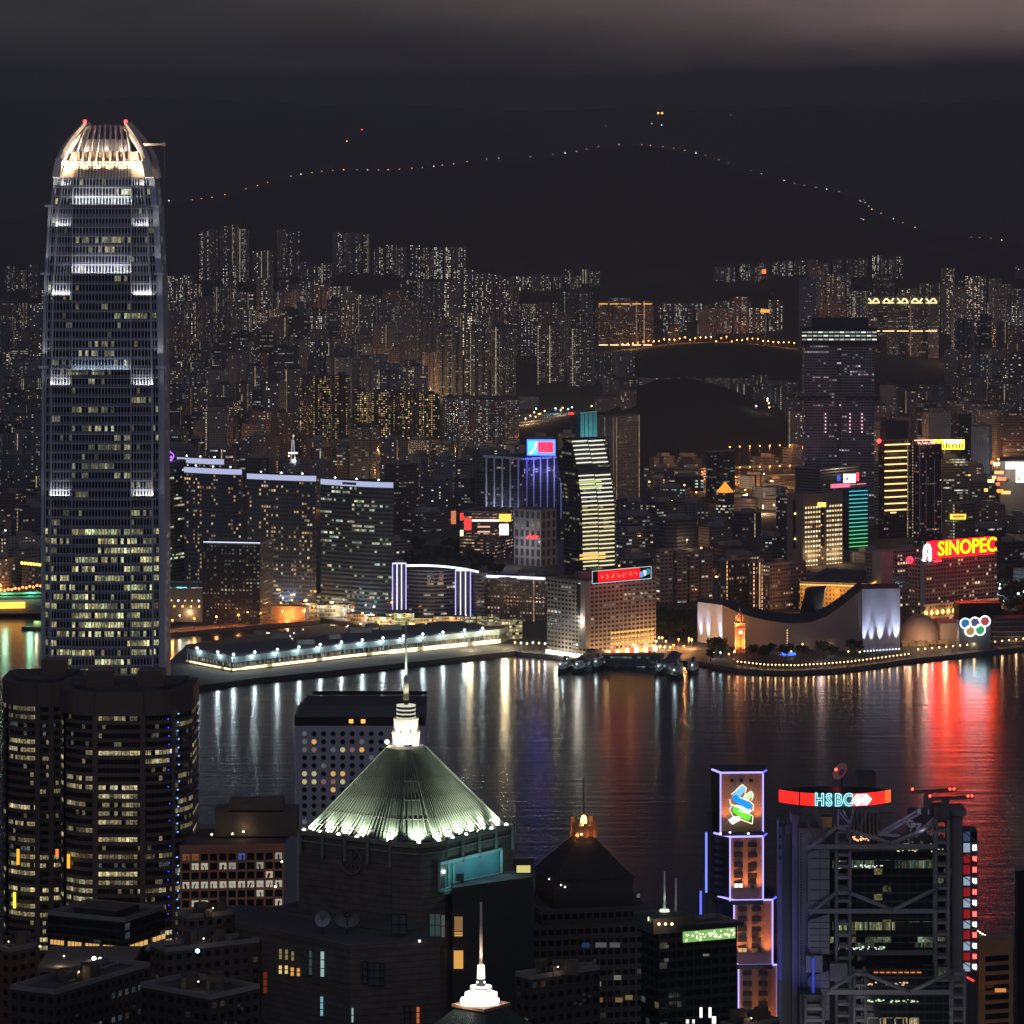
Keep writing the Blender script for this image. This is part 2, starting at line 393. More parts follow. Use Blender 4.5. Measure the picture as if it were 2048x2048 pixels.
# water: long-exposure harbour, softly rippled
mw = bpy.data.materials.new('harbour_water'); mw.use_nodes = True; nb = NB(mw.node_tree); bs = mw.node_tree.nodes['Principled BSDF']
bs.inputs['Base Color'].default_value = (.003, .005, .016, 1); bs.inputs['IOR'].default_value = 1.33; bs.inputs['Specular IOR Level'].default_value = .5
tc = nb.n('ShaderNodeTexCoord')
mp = nb.n('ShaderNodeMapping'); mp.inputs['Scale'].default_value = (.014, .075, 1); mp.inputs['Rotation'].default_value = (0, 0, R(-4)); mw.node_tree.links.new(tc.outputs['Object'], mp.inputs[0])
n1 = nb.n('ShaderNodeTexNoise'); n1.inputs['Scale'].default_value = 1.0; n1.inputs['Detail'].default_value = 5; n1.inputs['Roughness'].default_value = .6; mw.node_tree.links.new(mp.outputs[0], n1.inputs[0])
mp2 = nb.n('ShaderNodeMapping'); mp2.inputs['Scale'].default_value = (.0022, .006, 1); mw.node_tree.links.new(tc.outputs['Object'], mp2.inputs[0])
n2 = nb.n('ShaderNodeTexNoise'); n2.inputs['Scale'].default_value = 1.0; n2.inputs['Detail'].default_value = 3; mw.node_tree.links.new(mp2.outputs[0], n2.inputs[0])
bp = nb.n('ShaderNodeBump'); bp.inputs['Distance'].default_value = 1.0; bp.inputs['Strength'].default_value = .5
mw.node_tree.links.new(n1.outputs[0], bp.inputs['Height']); mw.node_tree.links.new(bp.outputs[0], bs.inputs['Normal'])
mw.node_tree.links.new(nb.m('ADD', nb.m('MULTIPLY', n2.outputs[0], .08), .165), bs.inputs['Roughness'])
b = MB(); b.face([(-3300, 1985, 0), (3300, 1985, 0), (3300, 4480, 0), (-3300, 4480, 0)]); tag(b.build('water', mw, loc=(0, 0, 0)), kind='structure')
# air
mh = bpy.data.materials.new('haze'); mh.use_nodes = True; t = mh.node_tree; t.nodes.clear(); o_ = t.nodes.new('ShaderNodeOutputMaterial'); pv = t.nodes.new('ShaderNodeVolumePrincipled')
pv.inputs['Color'].default_value = (.86, .88, .95, 1); pv.inputs['Density'].default_value = HAZE_D = .000045; pv.inputs['Anisotropy'].default_value = .2
t.links.new(pv.outputs[0], o_.inputs['Volume'])
b = MB(); b.box((0, 8300, 470), (6900, 17200, 948)); hz = b.build('haze', mh); hz['kind'] = 'stuff'

# ---------------------------------------------------------------- trees
def make_tree(h, r, seed, label, group):
    rr = random.Random(seed); t = thing('broadleaf_tree', (0, 0, 0), label, 'tree', group)
    b = MB(); b.tube((0, 0, 0), (0, 0, h * .45), r * .09, r * .06, 6)
    for k in range(5):
        a = k * 1.26 + rr.random(); b.tube((0, 0, h * (.3 + .04 * k)), (math.cos(a) * r * .6, math.sin(a) * r * .6, h * (.55 + .06 * k)), r * .05, r * .02, 5)
    b.build('trunk', M_bark, t)
    b = MB(); cl = [(Vector((rr.uniform(-.7, .7) * r, rr.uniform(-.7, .7) * r, h * rr.uniform(.5, .92))), rr.uniform(.25, .5) * r) for _ in range(11)]
    for c, cr in cl:
        for _ in range(26):
            d = Vector((rr.gauss(0, 1), rr.gauss(0, 1), rr.gauss(0, 1))).normalized() * cr * rr.uniform(.5, 1.05); p = c + d
            q = Vector((rr.gauss(0, 1), rr.gauss(0, 1), rr.gauss(0, 1))).normalized(); w = q.cross(d).normalized() * r * .13; e = q * r * .13
            b.face([p - w - e, p + w - e, p + w * .6 + e, p - w * .6 + e])
    b.build('crown', M_leaf, t); return t
TREES = [make_tree(11, 6, 1, '', ''), make_tree(9, 5, 2, '', ''), make_tree(13, 6.5, 3, '', '')]
TUSED = [False] * 3
def tree(x, y, z, label, group, k=None):
    k = random.randrange(3) if k is None else k
    if TUSED[k]: o = dup(TREES[k], (x, y, z), rotz=random.uniform(0, 6.28))
    else: o = TREES[k]; TUSED[k] = True; o.location = (x, y, z)
    o['label'] = label; o['category'] = 'tree'; o['group'] = group; return o
# ---------------------------------------------------------------- lamps
def make_street_lamp(mat, h=9.0, r=.55, name='street_lamp'):
    t = thing(name, (0, 0, 0), 'lamp', 'street lamp'); b = MB(); b.tube((0, 0, 0), (0, 0, h), .16, .09, 6); b.bar((0, 0, h), (0, -1.3, h + .3), .14)
    b.build('post', M_dark, t); b = MB(); b.ball((0, -1.3, h + .1), r, n=8, k=5); b.build('lamp_head', mat, t); return t
LP = {}
def street_lamp(x, y, z, style, label, group, r=.8, h=9.0, light=0.0, name='street_lamp'):
    key = (style, r, h, name); mat = {'warm': G_warm, 'amber': G_amb, 'white': G_white, 'teal': G_teal, 'red': G_red}[style]
    if key not in LP: o = LP[key] = make_street_lamp(mat, h, r, name); o.location = (x, y, z)
    else: o = dup(LP[key], (x, y, z))
    o['label'] = label; o['category'] = 'street lamp'; o['group'] = group
    if light: lamp('POINT', (x, y - 1.3, z + h - 1.0), light, {'warm': (1, .6, .3), 'amber': (1, .38, .1), 'white': (.9, .95, 1), 'teal': (.4, .9, 1), 'red': (1, .1, .1)}[style], size=.6)
    return o
# ================================================================= FAR SHORE: procedurally varied towers, each a building of its own
def plan(kind, w, d):
    if kind == 'rect': return [(-w / 2, -d / 2), (w / 2, -d / 2), (w / 2, d / 2), (-w / 2, d / 2)]
    if kind == 'cross':
        a, c = w / 2, w * .2; e = d / 2; g = d * .2
        return [(-c, -e), (c, -e), (c, -g), (a, -g), (a, g), (c, g), (c, e), (-c, e), (-c, g), (-a, g), (-a, -g), (-c, -g)]
    if kind == 'notch':
        n = 3; P = []; s = w / (2 * n + 1)
        for i in range(2 * n + 1):
            y = -d / 2 if i % 2 == 0 else -d / 2 + s * .9
            P += [(-w / 2 + i * s, y), (-w / 2 + (i + 1) * s, y)]
        return P + [(w / 2, d / 2), (-w / 2, d / 2)]
    if kind == 'cham':
        c = w * .2; return [(-w / 2 + c, -d / 2), (w / 2 - c, -d / 2), (w / 2, -d / 2 + c), (w / 2, d / 2 - c), (w / 2 - c, d / 2), (-w / 2 + c, d / 2), (-w / 2, d / 2 - c), (-w / 2, -d / 2 + c)]
def xf(P, x, y, a): c, s = math.cos(a), math.sin(a); return [(x + p[0] * c - p[1] * s, y + p[0] * s + p[1] * c) for p in P]
def fac_res(i, far, warmth):
    rr = random.Random(i * 31 + int(far * 10) + int(warmth * 100))
    wl = [(.22, .22, .23), (.30, .27, .25), (.16, .17, .20), (.27, .21, .18), (.20, .22, .26)][i % 5]
    ca = (1, .62, .28) if warmth > .5 else (1, .84, .56)
    return facade('tower_%d_%d_%d' % (i, int(far * 10), int(warmth * 10)), wall=wl, glass=(.02, .022, .03), wx=rr.uniform(.42, .62), wy=rr.uniform(.36, .5), p=rr.uniform(.05, .17) if far < .8 else rr.uniform(.14, .3),
                  phi=.0, q=0.0, B=(1.9 if far < .3 else 2.1 if far < .7 else 3.2) * rr.uniform(.6, 1.35), strip=rr.choice([.02, .03, .05, .0]), stripB=rr.uniform(.2, .9),
                  detail=.2, colv=.9, ca=ca, cb=(.8, .93, 1) if i % 2 else (1, .93, .75))
def fac_off(i):
    rr = random.Random(i * 77)
    return facade('office_%d' % i, wall=[(.1, .11, .13), (.2, .19, .18), (.07, .08, .1), (.24, .21, .2), (.15, .12, .12)][i % 5], glass=(.015, .02, .028), wx=rr.choice([.95, .7, .85]), wy=rr.uniform(.36, .5),
                  p=.06, phi=.6, q=rr.uniform(.08, .22), B=rr.uniform(.8, 1.6), strip=rr.choice([.0, .03]), stripB=.8, detail=.5, ca=[(1, .72, .4), (.85, 1, .7), (1, .85, .55)][i % 3], cb=(.75, .95, 1), grough=.1)
LMK = [(200, 600, 'the tall crowned skyscraper'), (560, 940, 'the white-capped dark glass towers'), (1190, 980, 'the stripe-lit curved tower'), (1040, 900, 'the white-ribbed office tower'),
       (1370, 820, 'the dark wooded knoll'), (1677, 800, 'the tall grey tower with lit crown'), (1820, 960, 'the yellow-striped tower'), (1780, 600, 'the gold-topped apartment row'),
       (1190, 660, 'the gold-topped apartment slab'), (1460, 690, 'the orange-lit hill road'), (1900, 890, 'the yellow rooftop sign'), (1640, 1060, 'the gold-dotted hotel'), (700, 740, 'the warm-windowed estate'),
       (490, 640, 'the small orange rooftop sign'), (40, 660, 'the floodlit slope on the west'), (2030, 950, 'the big white screen')]
LBL = {}
def autolabel(base, px, py):
    d, l = min(((abs(px - a) + abs(py - b), (a, b, n)) for a, b, n in LMK), key=lambda q: q[0])
    dx, dy = px - l[0], py - l[1]
    rel = ('right of' if dx > 0 else 'left of') if abs(dx) > abs(dy) else ('in front of' if dy > 0 else 'rising behind')
    return '%s %s %s' % (base, rel, l[2])
def tower(x, y, w, d, h, rot, kind, mat, name, cat, desc, group, z=None, plant=True, solo=False, fh=3.0, cw=3.2):
    z = H(x, y) if z is None and y > 4300 else (3.0 if z is None else z)
    P = xf(plan(kind, w, d), x, y, rot); b = MB(); b.prism(P, z - 4, z + h, 0, 1, cw=cw, fh=fh)
    px = 1024 + x * F / y; py = HY + (CAM_H - z - h / 2) * F / y
    if solo:
        if plant: b.box((x, y, z + h + 2), (w * .4, d * .4, 4), rot, 1)
        o = b.build(name, [mat, M_roof])
    else:
        o = thing(name, (x, y, z), '', cat); b.build('wall', [mat, M_roof], o)
        if plant:
            b = MB(); b.box((x + random.uniform(-.1, .1) * w, y, z + h + 2.2), (w * random.uniform(.3, .55), d * .45, 4.4), rot); b.box((x + w * .2, y, z + h + 1.2), (w * .15, w * .15, 2.4), rot)
            b.build('roof_plant', M_conc, o)
    tag(o, autolabel(desc, px, py), cat, group); return o
# skyline control: highest py a row may reach (2048-px photo rows), by px
def in_frame(x, y): return -60 < 1024 + x * F / y < 2110
random.seed(11)
BLOCKED = []   # (x, y, r) footprints of landmark buildings: filler keeps off them
def free(x, y, r): return all((x - a) ** 2 + (y - b2) ** 2 > (r + c) ** 2 for a, b2, c in BLOCKED)
# skyline estates at the foot of the hills: (px0, px1, py_top, Y, n, warmth, slab?)
EST = [(8, 80, 528, 8050, 3, 0, 'cross'), (335, 385, 545, 8000, 3, 0, 'cross'), (397, 498, 448, 8350, 5, 0, 'cross'), (505, 545, 500, 8200, 2, 0, 'cross'), (552, 598, 458, 8380, 2, 0, 'notch'),
       (600, 662, 522, 8150, 3, 0, 'cross'), (664, 742, 461, 8350, 4, 0, 'cross'), (748, 932, 480, 8300, 8, 0, 'cross'), (935, 1045, 545, 8150, 5, 0, 'cross'), (1045, 1200, 543, 8200, 8, 0, 'notch'),
       (1190, 1308, 603, 7650, 4, 1, 'notch'), (1322, 1480, 618, 7700, 10, 0, 'notch'), (1424, 1470, 552, 8250, 2, 0, 'cross'), (1478, 1540, 545, 8250, 3, 0, 'notch'), (1545, 1560, 538, 8300, 1, 0, 'rect'),
       (1562, 1660, 545, 8300, 4, 0, 'cross'), (1665, 1738, 510, 8400, 3, 0, 'cross'), (1742, 1806, 503, 8420, 3, 0, 'notch'), (1888, 1936, 597, 8000, 2, 0, 'notch'), (1948, 2050, 628, 7750, 5, 0, 'cross'),
       (2030, 2060, 535, 8200, 1, 0, 'cross'), (330, 420, 600, 7500, 4, 0, 'notch'), (415, 560, 610, 7550, 6, 0, 'notch'), (560, 700, 560, 7900, 7, 0, 'cross'), (700, 860, 590, 7600, 7, 0, 'cross'), (860, 1000, 600, 7750, 6, 0, 'notch')]
M_slabest = facade('slab_estate', wall=(.20, .19, .17), glass=(.02, .022, .03), wx=.5, wy=.42, p=.11, B=2.2, colv=1.0, strip=.055, stripB=1.0, detail=.2, ca=(1, .8, .5), cb=(.8, .92, 1))
M_warmest = facade('warm_estate', wall=(.09, .08, .08), glass=(.02, .02, .02), wx=.56, wy=.5, p=.24, B=2.0, colv=1.0, strip=.02, stripB=1.0, detail=.2, ca=(1, .62, .18), cb=(1, .9, .55))
M_coolest = facade('cool_estate', wall=(.15, .16, .18), glass=(.02, .022, .03), wx=.5, wy=.45, p=.20, B=1.8, colv=.8, strip=.03, stripB=.9, detail=.2, ca=(.9, .92, .9), cb=(.6, .85, 1))
for a, c, pt, Y, n, mt, nm in ((872, 1034, 650, 6850, 3, M_slabest, 'wide grey slab block with a bright lift-shaft line'), (1072, 1192, 650, 6900, 2, M_slabest, 'wide grey slab block with a bright lift-shaft line'), (596, 700, 746, 5650, 3, M_warmest, 'tower full of golden windows'), (706, 880, 780, 5750, 5, M_warmest, 'tower full of golden windows'),
                              (885, 1040, 792, 5560, 5, M_coolest, 'pale tower dotted with bluish-white windows'), (700, 760, 850, 4800, 1, fac_off(1), 'grey tower with an arched frame')):
    for i in range(n):
        px = a + (c - a) * (i + .5) / n; y = Y + random.uniform(-30, 30); x = PX(px, y); w = (c - a) / n * y / F * .9; z = H(x, y)
        tower(x, y, w, min(w, 28), PZ(pt + random.uniform(0, 8), y) - z, random.uniform(-.15, .15), 'notch', mt, 'apartment_tower', 'apartment tower', nm, 'mid-city estates', solo=True)
k = 0
for ei, (a, c, pt, Y, n, wm_, pk) in enumerate(EST):
    for i in range(n):
        px = a + (c - a) * (i + .5) / n + random.uniform(-2, 2); y = Y + random.uniform(-50, 50); x = PX(px, y)
        w = min(46, max(20, (c - a) / n * y / F * .86)); z = H(x, y); h = PZ(pt + random.uniform(0, 16 if n > 2 else 5), y) - z
        if h < 25: h = 25 + random.uniform(0, 10)
        tower(x, y, w, w * .8, h, random.uniform(-.25, .25), pk, fac_res(k % 6 + (6 if ei % 2 else 0), .9, wm_), 'apartment_tower', 'apartment tower',
              'slim dotted skyline apartment tower' if w < 32 else 'broad dotted skyline apartment tower', 'apartment towers on the far skyline', solo=True, plant=i % 2 == 0); k += 1
# gold crowned slab estates
def crown_slab(xl, xr, pt, pb, Y, desc, bars, zig=False):
    z0 = PZ(pb, Y); z1 = PZ(pt, Y); w = (xr - xl) * Y / F; cx = PX((xl + xr) / 2, Y); BLOCKED.append((cx, Y, w / 2))
    t = thing('apartment_block', (cx, Y, z0), desc, 'apartment block')
    b = MB(); b.prism(xf(plan('notch', w, 26), cx, Y, 0), H(cx, Y) - 5, z1, 0, 1, cw=3.4)
    b.build('wall', [facade('gold_slab', wall=(.15, .13, .13), glass=(.02, .02, .025), wx=.55, wy=.5, p=.2, B=1.5, detail=.2, strip=.06, stripB=.8, ca=(1, .6, .3), cb=(.85, .9, 1)), M_roof], t)
    for q in bars:
        n = 5
        for i in range(n):
            x0 = cx - w / 2 + w * (i + .08) / n; x1 = x0 + w * .8 / n; zz = PZ(q, Y)
            b = MB()
            if zig and q == bars[0]:
                for s in range(3):
                    xa = x0 + (x1 - x0) * (s + .1) / 3; b.bar((xa, Y - 13.8, zz - 3.5 if (s + i) % 2 else zz + 3.5), (xa + (x1 - x0) * .26, Y - 13.8, zz + 3.5 if (s + i) % 2 else zz - 3.5), 2.4)
            b.bar((x0, Y - 13.7, zz - 5), (x1, Y - 13.7, zz - 5), 1.5)
            b.build('light_bar', G_yel if zig or q == bars[-1] else G_gold, t)
crown_slab(1733, 1876, 592, 770, 7300, 'long apartment slab topped by zigzag golden lights', [600, 656, 714], True)
crown_slab(1196, 1306, 602, 720, 7450, 'apartment slab with a golden light band along its roof edge', [602, 684])
# mid and near filler rows on the flat
ROWS = []
Yr = 4450
while Yr < 7650: ROWS.append(Yr); Yr += 125 + (Yr - 4400) * .035
KNOLL = [(1265, 1545, 5450, 6400), (1260, 1590, 6850, 7350)]
random.seed(5); cnt = {'a': 0, 'o': 0}
SPEC = []
def row_fill(Y, px0, px1, hmin, hmax, wmin, wmax, off=.25, dens=.93, rots=(.0, .62, -.3)):
    px = px0
    while px < px1:
        w = random.uniform(wmin, wmax); pw = w * F / Y; cx = px + pw / 2; px += pw * random.uniform(1.0, 1.22)
        if random.random() > dens: continue
        y = Y + random.uniform(-35, 35); x = PX(cx, y)
        if any(a < cx < c and d < y < e for a, c, d, e in KNOLL) or not free(x, y, w * .45): continue
        SPEC.append((x, y, w, random.uniform(.5, .95) * min(w, 30), random.uniform(hmin, hmax) * (1.25 if random.random() < .12 else 1), random.choice(rots), random.random() < off))
# ================================================================= FAR SHORE LANDMARKS
def fill_rad(pts):
    c = sum((Vector(p) for p in pts), Vector((0, 0))) / len(pts); BLOCKED.append((c.x, c.y, max((Vector(p) - c).length for p in pts) * .85)); return c
def block(name, label, cat, xl, xc, xr, Yc, th, pt, mat, cw=3.2, fh=3.2, z0=3.0, group=None, roof=None, parapet=True):
    C, A, B, D = corner(xl, xc, xr, Yc, th); z1 = PZ(pt, Yc); c = fill_rad([C, A, B, D])
    t = thing(name, (c.x, c.y, z0), label, cat, group); b = MB(); b.prism([C, B, D, A], z0 - 1, z1, 0, 1, cw=cw, fh=fh); b.build('wall', [mat, roof or M_roof], t)
    if parapet:
        b = MB(); Q = [C, B, D, A]; h = 1.4
        for i in range(4):
            p, q = Q[i], Q[(i + 1) % 4]; n_ = (c - (p + q) / 2).normalized() * .4
            b.bar((p.x + n_.x, p.y + n_.y, z1 + h / 2), (q.x + n_.x, q.y + n_.y, z1 + h / 2), .5, h)
        b.build('parapet', M_conc, t)
    return t, C, A, B, D, z1
def on_face(P, Q, u, z, off=.3):
    """point on the vertical face from P to Q (fraction u) pushed off towards the camera side"""
    p = P.lerp(Q, u); d = (Q - P).normalized(); n_ = Vector((d.y, -d.x))
    if n_.y > 0: n_ = -n_
    return Vector((p.x + n_.x * off, p.y + n_.y * off, z))
def roof_clutter(t, c, z, w, n=5, seed=0, mat=None):
    rr = random.Random(seed)
    for i in range(n):
        b = MB(); s = rr.uniform(.1, .28) * w; h = rr.uniform(2, 5); b.box((c[0] + rr.uniform(-.3, .3) * w, c[1] + rr.uniform(-.3, .3) * w, z + h / 2 + .01 * i), (s, s * .7, h), rr.uniform(0, 1))
        b.build('roof_plant', mat or M_conc, t)
def centre(*p): return sum(p, Vector((0, 0))) / len(p)

# ---- dark glass office towers with white lit crowns (three) and their neighbours
gw = facade('gateway_glass', wall=(.09, .12, .16), glass=(.016, .034, .055), wx=.96, wy=.5, p=.05, phi=.6, q=.16, B=2.2, detail=.6, ca=(1, .85, .5), cb=(.55, 1, .85), grough=.08, seg=9.0, strip=.0)
gwb = facade('gateway_glass_amber', wall=(.08, .10, .145), glass=(.014, .028, .05), wx=.7, wy=.5, p=.16, phi=.4, q=.07, B=2.6, colv=.7, detail=.4, ca=(1, .5, .15), cb=(1, .9, .6), grough=.08, strip=.01, stripB=.5)
G_crown = glow('crown_strip', (.60, .66, 1), .85); G_line = glow('roof_line', (.72, .76, 1), 1.5)
def gateway(xl, xr, ptl, ptr, Y, label, mat, bulge=16, zb=3.0, band=11, gap=None):
    z1 = PZ((ptl + ptr) / 2 + band, Y); x0, x1 = PX(xl, Y), PX(xr, Y); w = x1 - x0; cx = (x0 + x1) / 2; BLOCKED.append((cx, Y + 20, w / 2))
    P = []; n = 10
    for i in range(n + 1):
        u = i / n; P.append((x0 + w * u, Y + 14 * (1 - u) - math.sin(u * math.pi * .5) * bulge))
    P += [(x1 - 3, Y + 34), (x0 + 4, Y + 46)]
    t = thing('office_tower', (cx, Y + 20, zb), label, 'office tower', 'white-capped glass towers by the water')
    b = MB(); b.prism(P, zb, z1, 0, 1, cw=2.6, fh=3.7, cont=True); b.build('wall', [mat, M_roof], t)
    b = MB(); dz = band * Y / F
    for i in range(n):
        p, q = Vector(P[i]), Vector(P[i + 1]); zc = z1 + dz * .5
        zs = [(.0, 1.0)] if not gap or not gap[0] <= i < gap[1] else [(0, .25), (.7, 1.0)]
        for a, c in zs: b.bar((p.x, p.y - .3, z1 + dz * (a + c) / 2), (q.x, q.y - .3, z1 + dz * (a + c) / 2), .6, dz * (c - a) * .96)
    b.build('crown_band', G_crown, t)
    b = MB(); b.prism(inset(P, 7), z1, z1 + dz * .7, 0, 0); b.build('roof_plant', M_dark, t)
    for i in (2, 5, 8):
        b = MB(); b.ball((P[i][0], P[i][1] + 4, z1 + dz + 1.5), .7); b.build('roof_lamp', G_white, t)
    return t
gateway(366, 486, 926, 946, 3620, 'dark glass tower with a white lit cap, westernmost of the three capped towers', gwb)
gateway(492, 634, 938, 960, 3560, 'dark glass tower with a white lit cap, middle one of the three capped towers', gwb)
gateway(640, 788, 954, 966, 3480, 'dark glass tower with an unbroken curved white cap, nearest the arched hotel', gw, bulge=26, gap=(3, 5))
t = gateway(352, 450, 912, 920, 3900, 'rear glass tower whose white cap shows above the westernmost capped tower', gwb, band=11)
t, C, A, B, D, z1 = block('office_block', 'narrow dark glass block beside the skyscraper topped by a small purple emblem', 'office block', 328, 340, 372, 3640, 30, 925, gw)
b = MB(); p = W(338, 912, 3640)
for i in range(14):
    a = i / 14 * 2 * math.pi; a2 = (i + 1) / 14 * 2 * math.pi; r = 4.4; sx = .8
    b.bar(p + Vector((math.cos(a) * r, 0, math.sin(a) * r * sx)), p + Vector((math.cos(a2) * r, 0, math.sin(a2) * r * sx)), .9)
b.bar(p + Vector((-3, 0, -4)), p + Vector((3, 0, -4)), 1.0); b.ball(p + Vector((0, 0, 4)), 1.6); b.ball(p + Vector((-2, 0, -1)), 1.2); b.ball(p + Vector((2, 0, -1)), 1.2)
b.bar(p + Vector((0, .5, -6)), p + Vector((0, .5, -3)), .5)
b.build('emblem', glow('emblem_purple', (.45, .12, 1), 2.2), t)
# low block with white roof line in front of the capped towers
t, C, A, B, D, z1 = block('hotel_block', 'low dark hotel block with a single white line along its roof', 'hotel', 405, 520, 545, 3400, 12, 1090,
                          facade('hotel_low', wall=(.05, .05, .06), glass=(.015, .02, .028), wx=.5, wy=.45, p=.3, B=.9, ca=(1, .8, .45), cb=(.6, 1, .9), detail=.3, strip=.0))
b = MB(); b.bar(on_face(A, C, .02, z1 + 1.8), on_face(A, C, 1, z1 + 1.8), .8); b.build('roof_light', G_line, t)
# podium behind the basin
t, C, A, B, D, z1 = block('shopping_mall', 'low dark shopping podium with an entrance glowing amber behind the boat basin', 'mall', 340, 640, 800, 3548, 12, 1190,
                          facade('mall', wall=(.08, .075, .075), glass=(.02, .02, .025), wx=.8, wy=.5, p=.12, phi=.6, q=.3, B=2.0, ca=(1, .5, .15), cb=(1, .9, .6), detail=.6, strip=.0), z0=3)
# cruise building by the skyscraper: pale roof deck, rows of bulbs
t, C, A, B, D, z1 = block('ferry_terminal', 'pale flat-roofed ferry terminal with a row of bulbs, right beside the skyscraper', 'terminal', 250, 470, 500, 3420, 8, 1182,
                          surf('terminal_wall', (.30, .28, .24), .7), z0=3)
for i in range(11):
    b = MB(); b.ball(on_face(A, C, .3 + i * .062, z1 - 9), .55, n=6, k=4); b.build('bulb', G_yel if i % 3 else G_white, t)
for i in range(9):
    b = MB(); b.ball(on_face(A, C, .3 + i * .075, z1 - 14), .8, n=6, k=4); b.build('entrance_lamp', glow('amb_soft', (1, .42, .1), 5), t)
for i, cc in enumerate(((.3, .75, .8), (.3, .75, .8), (.9, .75, .5), (.9, .75, .5), (.9, .75, .5))):
    b = MB(); q = A.lerp(C, .3 + i * .14); b.box((q.x + 6, q.y + 12, z1 + .6), (9, 8, .8), R(8)); b.build('roof_deck', surf('deck%d' % (i > 1), cc, .7), t)
lamp('POINT', on_face(A, C, .5, z1 + 9, -10), 9000, (.7, 1, .95), t, 1.5); lamp('POINT', on_face(A, C, .8, z1 + 8, -10), 9000, (1, .85, .6), t, 1.5)

# ---- arched hotel with outlined pylons
G_out = glow('outline_lavender', (.50, .45, 1), 2.0); G_outw = glow('outline_white', (.75, .78, 1), 2.4)
Y0 = 3440; c0 = W(850, 1180, Y0); BLOCKED.append((c0.x, Y0 + 15, 45))
t = thing('hotel', (c0.x, Y0, 3), 'curved hotel with a white arched roof line between two pylons outlined in lavender', 'hotel')
P = []; n = 12
for i in range(n + 1):
    u = i / n; P.append((PX(812 + 100 * u, Y0), Y0 + 4 - math.sin(u * math.pi) * 10))
P += [(PX(912, Y0), Y0 + 28), (PX(812, Y0), Y0 + 28)]
zt = PZ(1140, Y0)
arch = facade('arched', wall=(.20, .21, .27), glass=(.012, .016, .03), wx=.98, wy=.52, p=.03, B=1.0, strip=.0, grough=.1)
b = MB(); b.prism(P, 3, zt, 0, 1, cw=3, fh=3.4, cont=True); b.build('wall', [arch, M_roof], t)
b = MB(); pr = None
for i in range(24):
    u = i / 23; q = W(785 + 172 * u, 1131 + 7 * (2 * u - .65) ** 2 * (1 if u > .33 else .4), Y0 - 4 - 6 * math.sin(u * 3.1))
    if pr: b.bar(pr, q, 1.5, 1.8)
    pr = q
b.build('roof_light', G_outw, t)
for (a, c, pt, pb) in ((785, 812, 1128, 1222), (911, 941, 1142, 1236)):
    z1, z0 = PZ(pt, Y0 - 14), 3; x0, x1 = PX(a, Y0 - 14), PX(c, Y0 - 14)
    b = MB(); b.box(((x0 + x1) / 2, Y0 - 1, (z0 + z1) / 2), (x1 - x0, 22, z1 - z0)); b.build('pylon', surf('pylon_blue', (.05, .05, .12), .4), t)
    for k in range(4):
        x = x0 + (x1 - x0) * (k + .0) / 3; b = MB(); b.bar((x, Y0 - 12.6, PZ(pb - 6, Y0)), (x, Y0 - 12.6, z1), .75); b.build('edge_light', G_out if k in (0, 3) else G_outw, t)
    b = MB(); b.bar((x0, Y0 - 12.6, z1 + .4), (x1, Y0 - 12.6, z1 + .4), .9); b.build('edge_light', G_outw, t)
    b = MB(); b.box(((x0 + x1) / 2, Y0 - 1, z1 + 1), ((x1 - x0) * .6, 12, 2.6)); b.build('roof_plant', M_conc, t)
t, C, A, B, D, z1 = block('apartment_block', 'narrow banded block wedged beside the right lavender pylon', 'apartment block', 941, 969, 976, 3430, 20, 1150,
                          facade('sidebl', wall=(.16, .16, .17), glass=(.02, .02, .03), wx=.9, wy=.5, p=.08, phi=.5, q=.15, B=.9, strip=.12, stripB=1.6, ca=(1, .9, .6)))
# ---- long hotel with white roof line
t, C, A, B, D, z1 = block('hotel', 'long flat hotel with small amber windows and a straight white roof line', 'hotel', 968, 1090, 1097, 3415, 22, 1162,
                          facade('dothotel', wall=(.10, .095, .1), glass=(.02, .02, .022), wx=.5, wy=.5, p=.30, B=.75, ca=(1, .55, .22), cb=(.9, .9, 1), strip=.03, stripB=.6, detail=.3), cw=3, fh=3.3)
b = MB(); b.bar(on_face(A, C, 0, z1 + 2.2), on_face(A, C, 1, z1 + 2.2), 1.4, 1.9); b.build('roof_light', G_outw, t)
b = MB(); b.bar(on_face(C, B, .5, 30), on_face(C, B, .5, z1), 2.5); b.build('corner_pier', surf('corner_pale', (.4, .4, .48), .6), t)
roof_clutter(t, centre(A, B, C, D), z1, 50, 6, 4)

# ---- chequered concrete commercial block on the ferry square, with roof screen and vertical advert
wstar = facade('chequer', wall=(.42, .37, .33), glass=(.018, .018, .022), wx=.62, wy=.48, p=.035, B=1.2, ca=(.8, 1, .9), cb=(1, .8, .5), strip=.0)
t, C, A, B, D, z1 = block('commercial_block', 'chequered concrete block at the ferry pier with a red screen on its roof', 'office block', 1094, 1172, 1312, 3150, 50, 1166, wstar, cw=4.4, fh=3.5)
b = MB(); q = on_face(C, B, 0, 0, .5); b.box((C.x - .5, C.y - .2, (z1 + 14) / 2), (5.5, 5.5, z1 - 12), R(40)); b.build('corner_pier', surf('corner_stone', (.45, .40, .34), .7), t)
sg = thing('advert_panel', on_face(A, C, .93, 30), 'tall bright vertical advert in white, purple and yellow on the chequered block', 'billboard')
p0, p1 = on_face(A, C, .84, 0, 1.2), on_face(A, C, 1.02, 0, 1.2)
zt_, zb_ = PZ(1168, 3150), PZ(1232, 3150)
rr = random.Random(2)
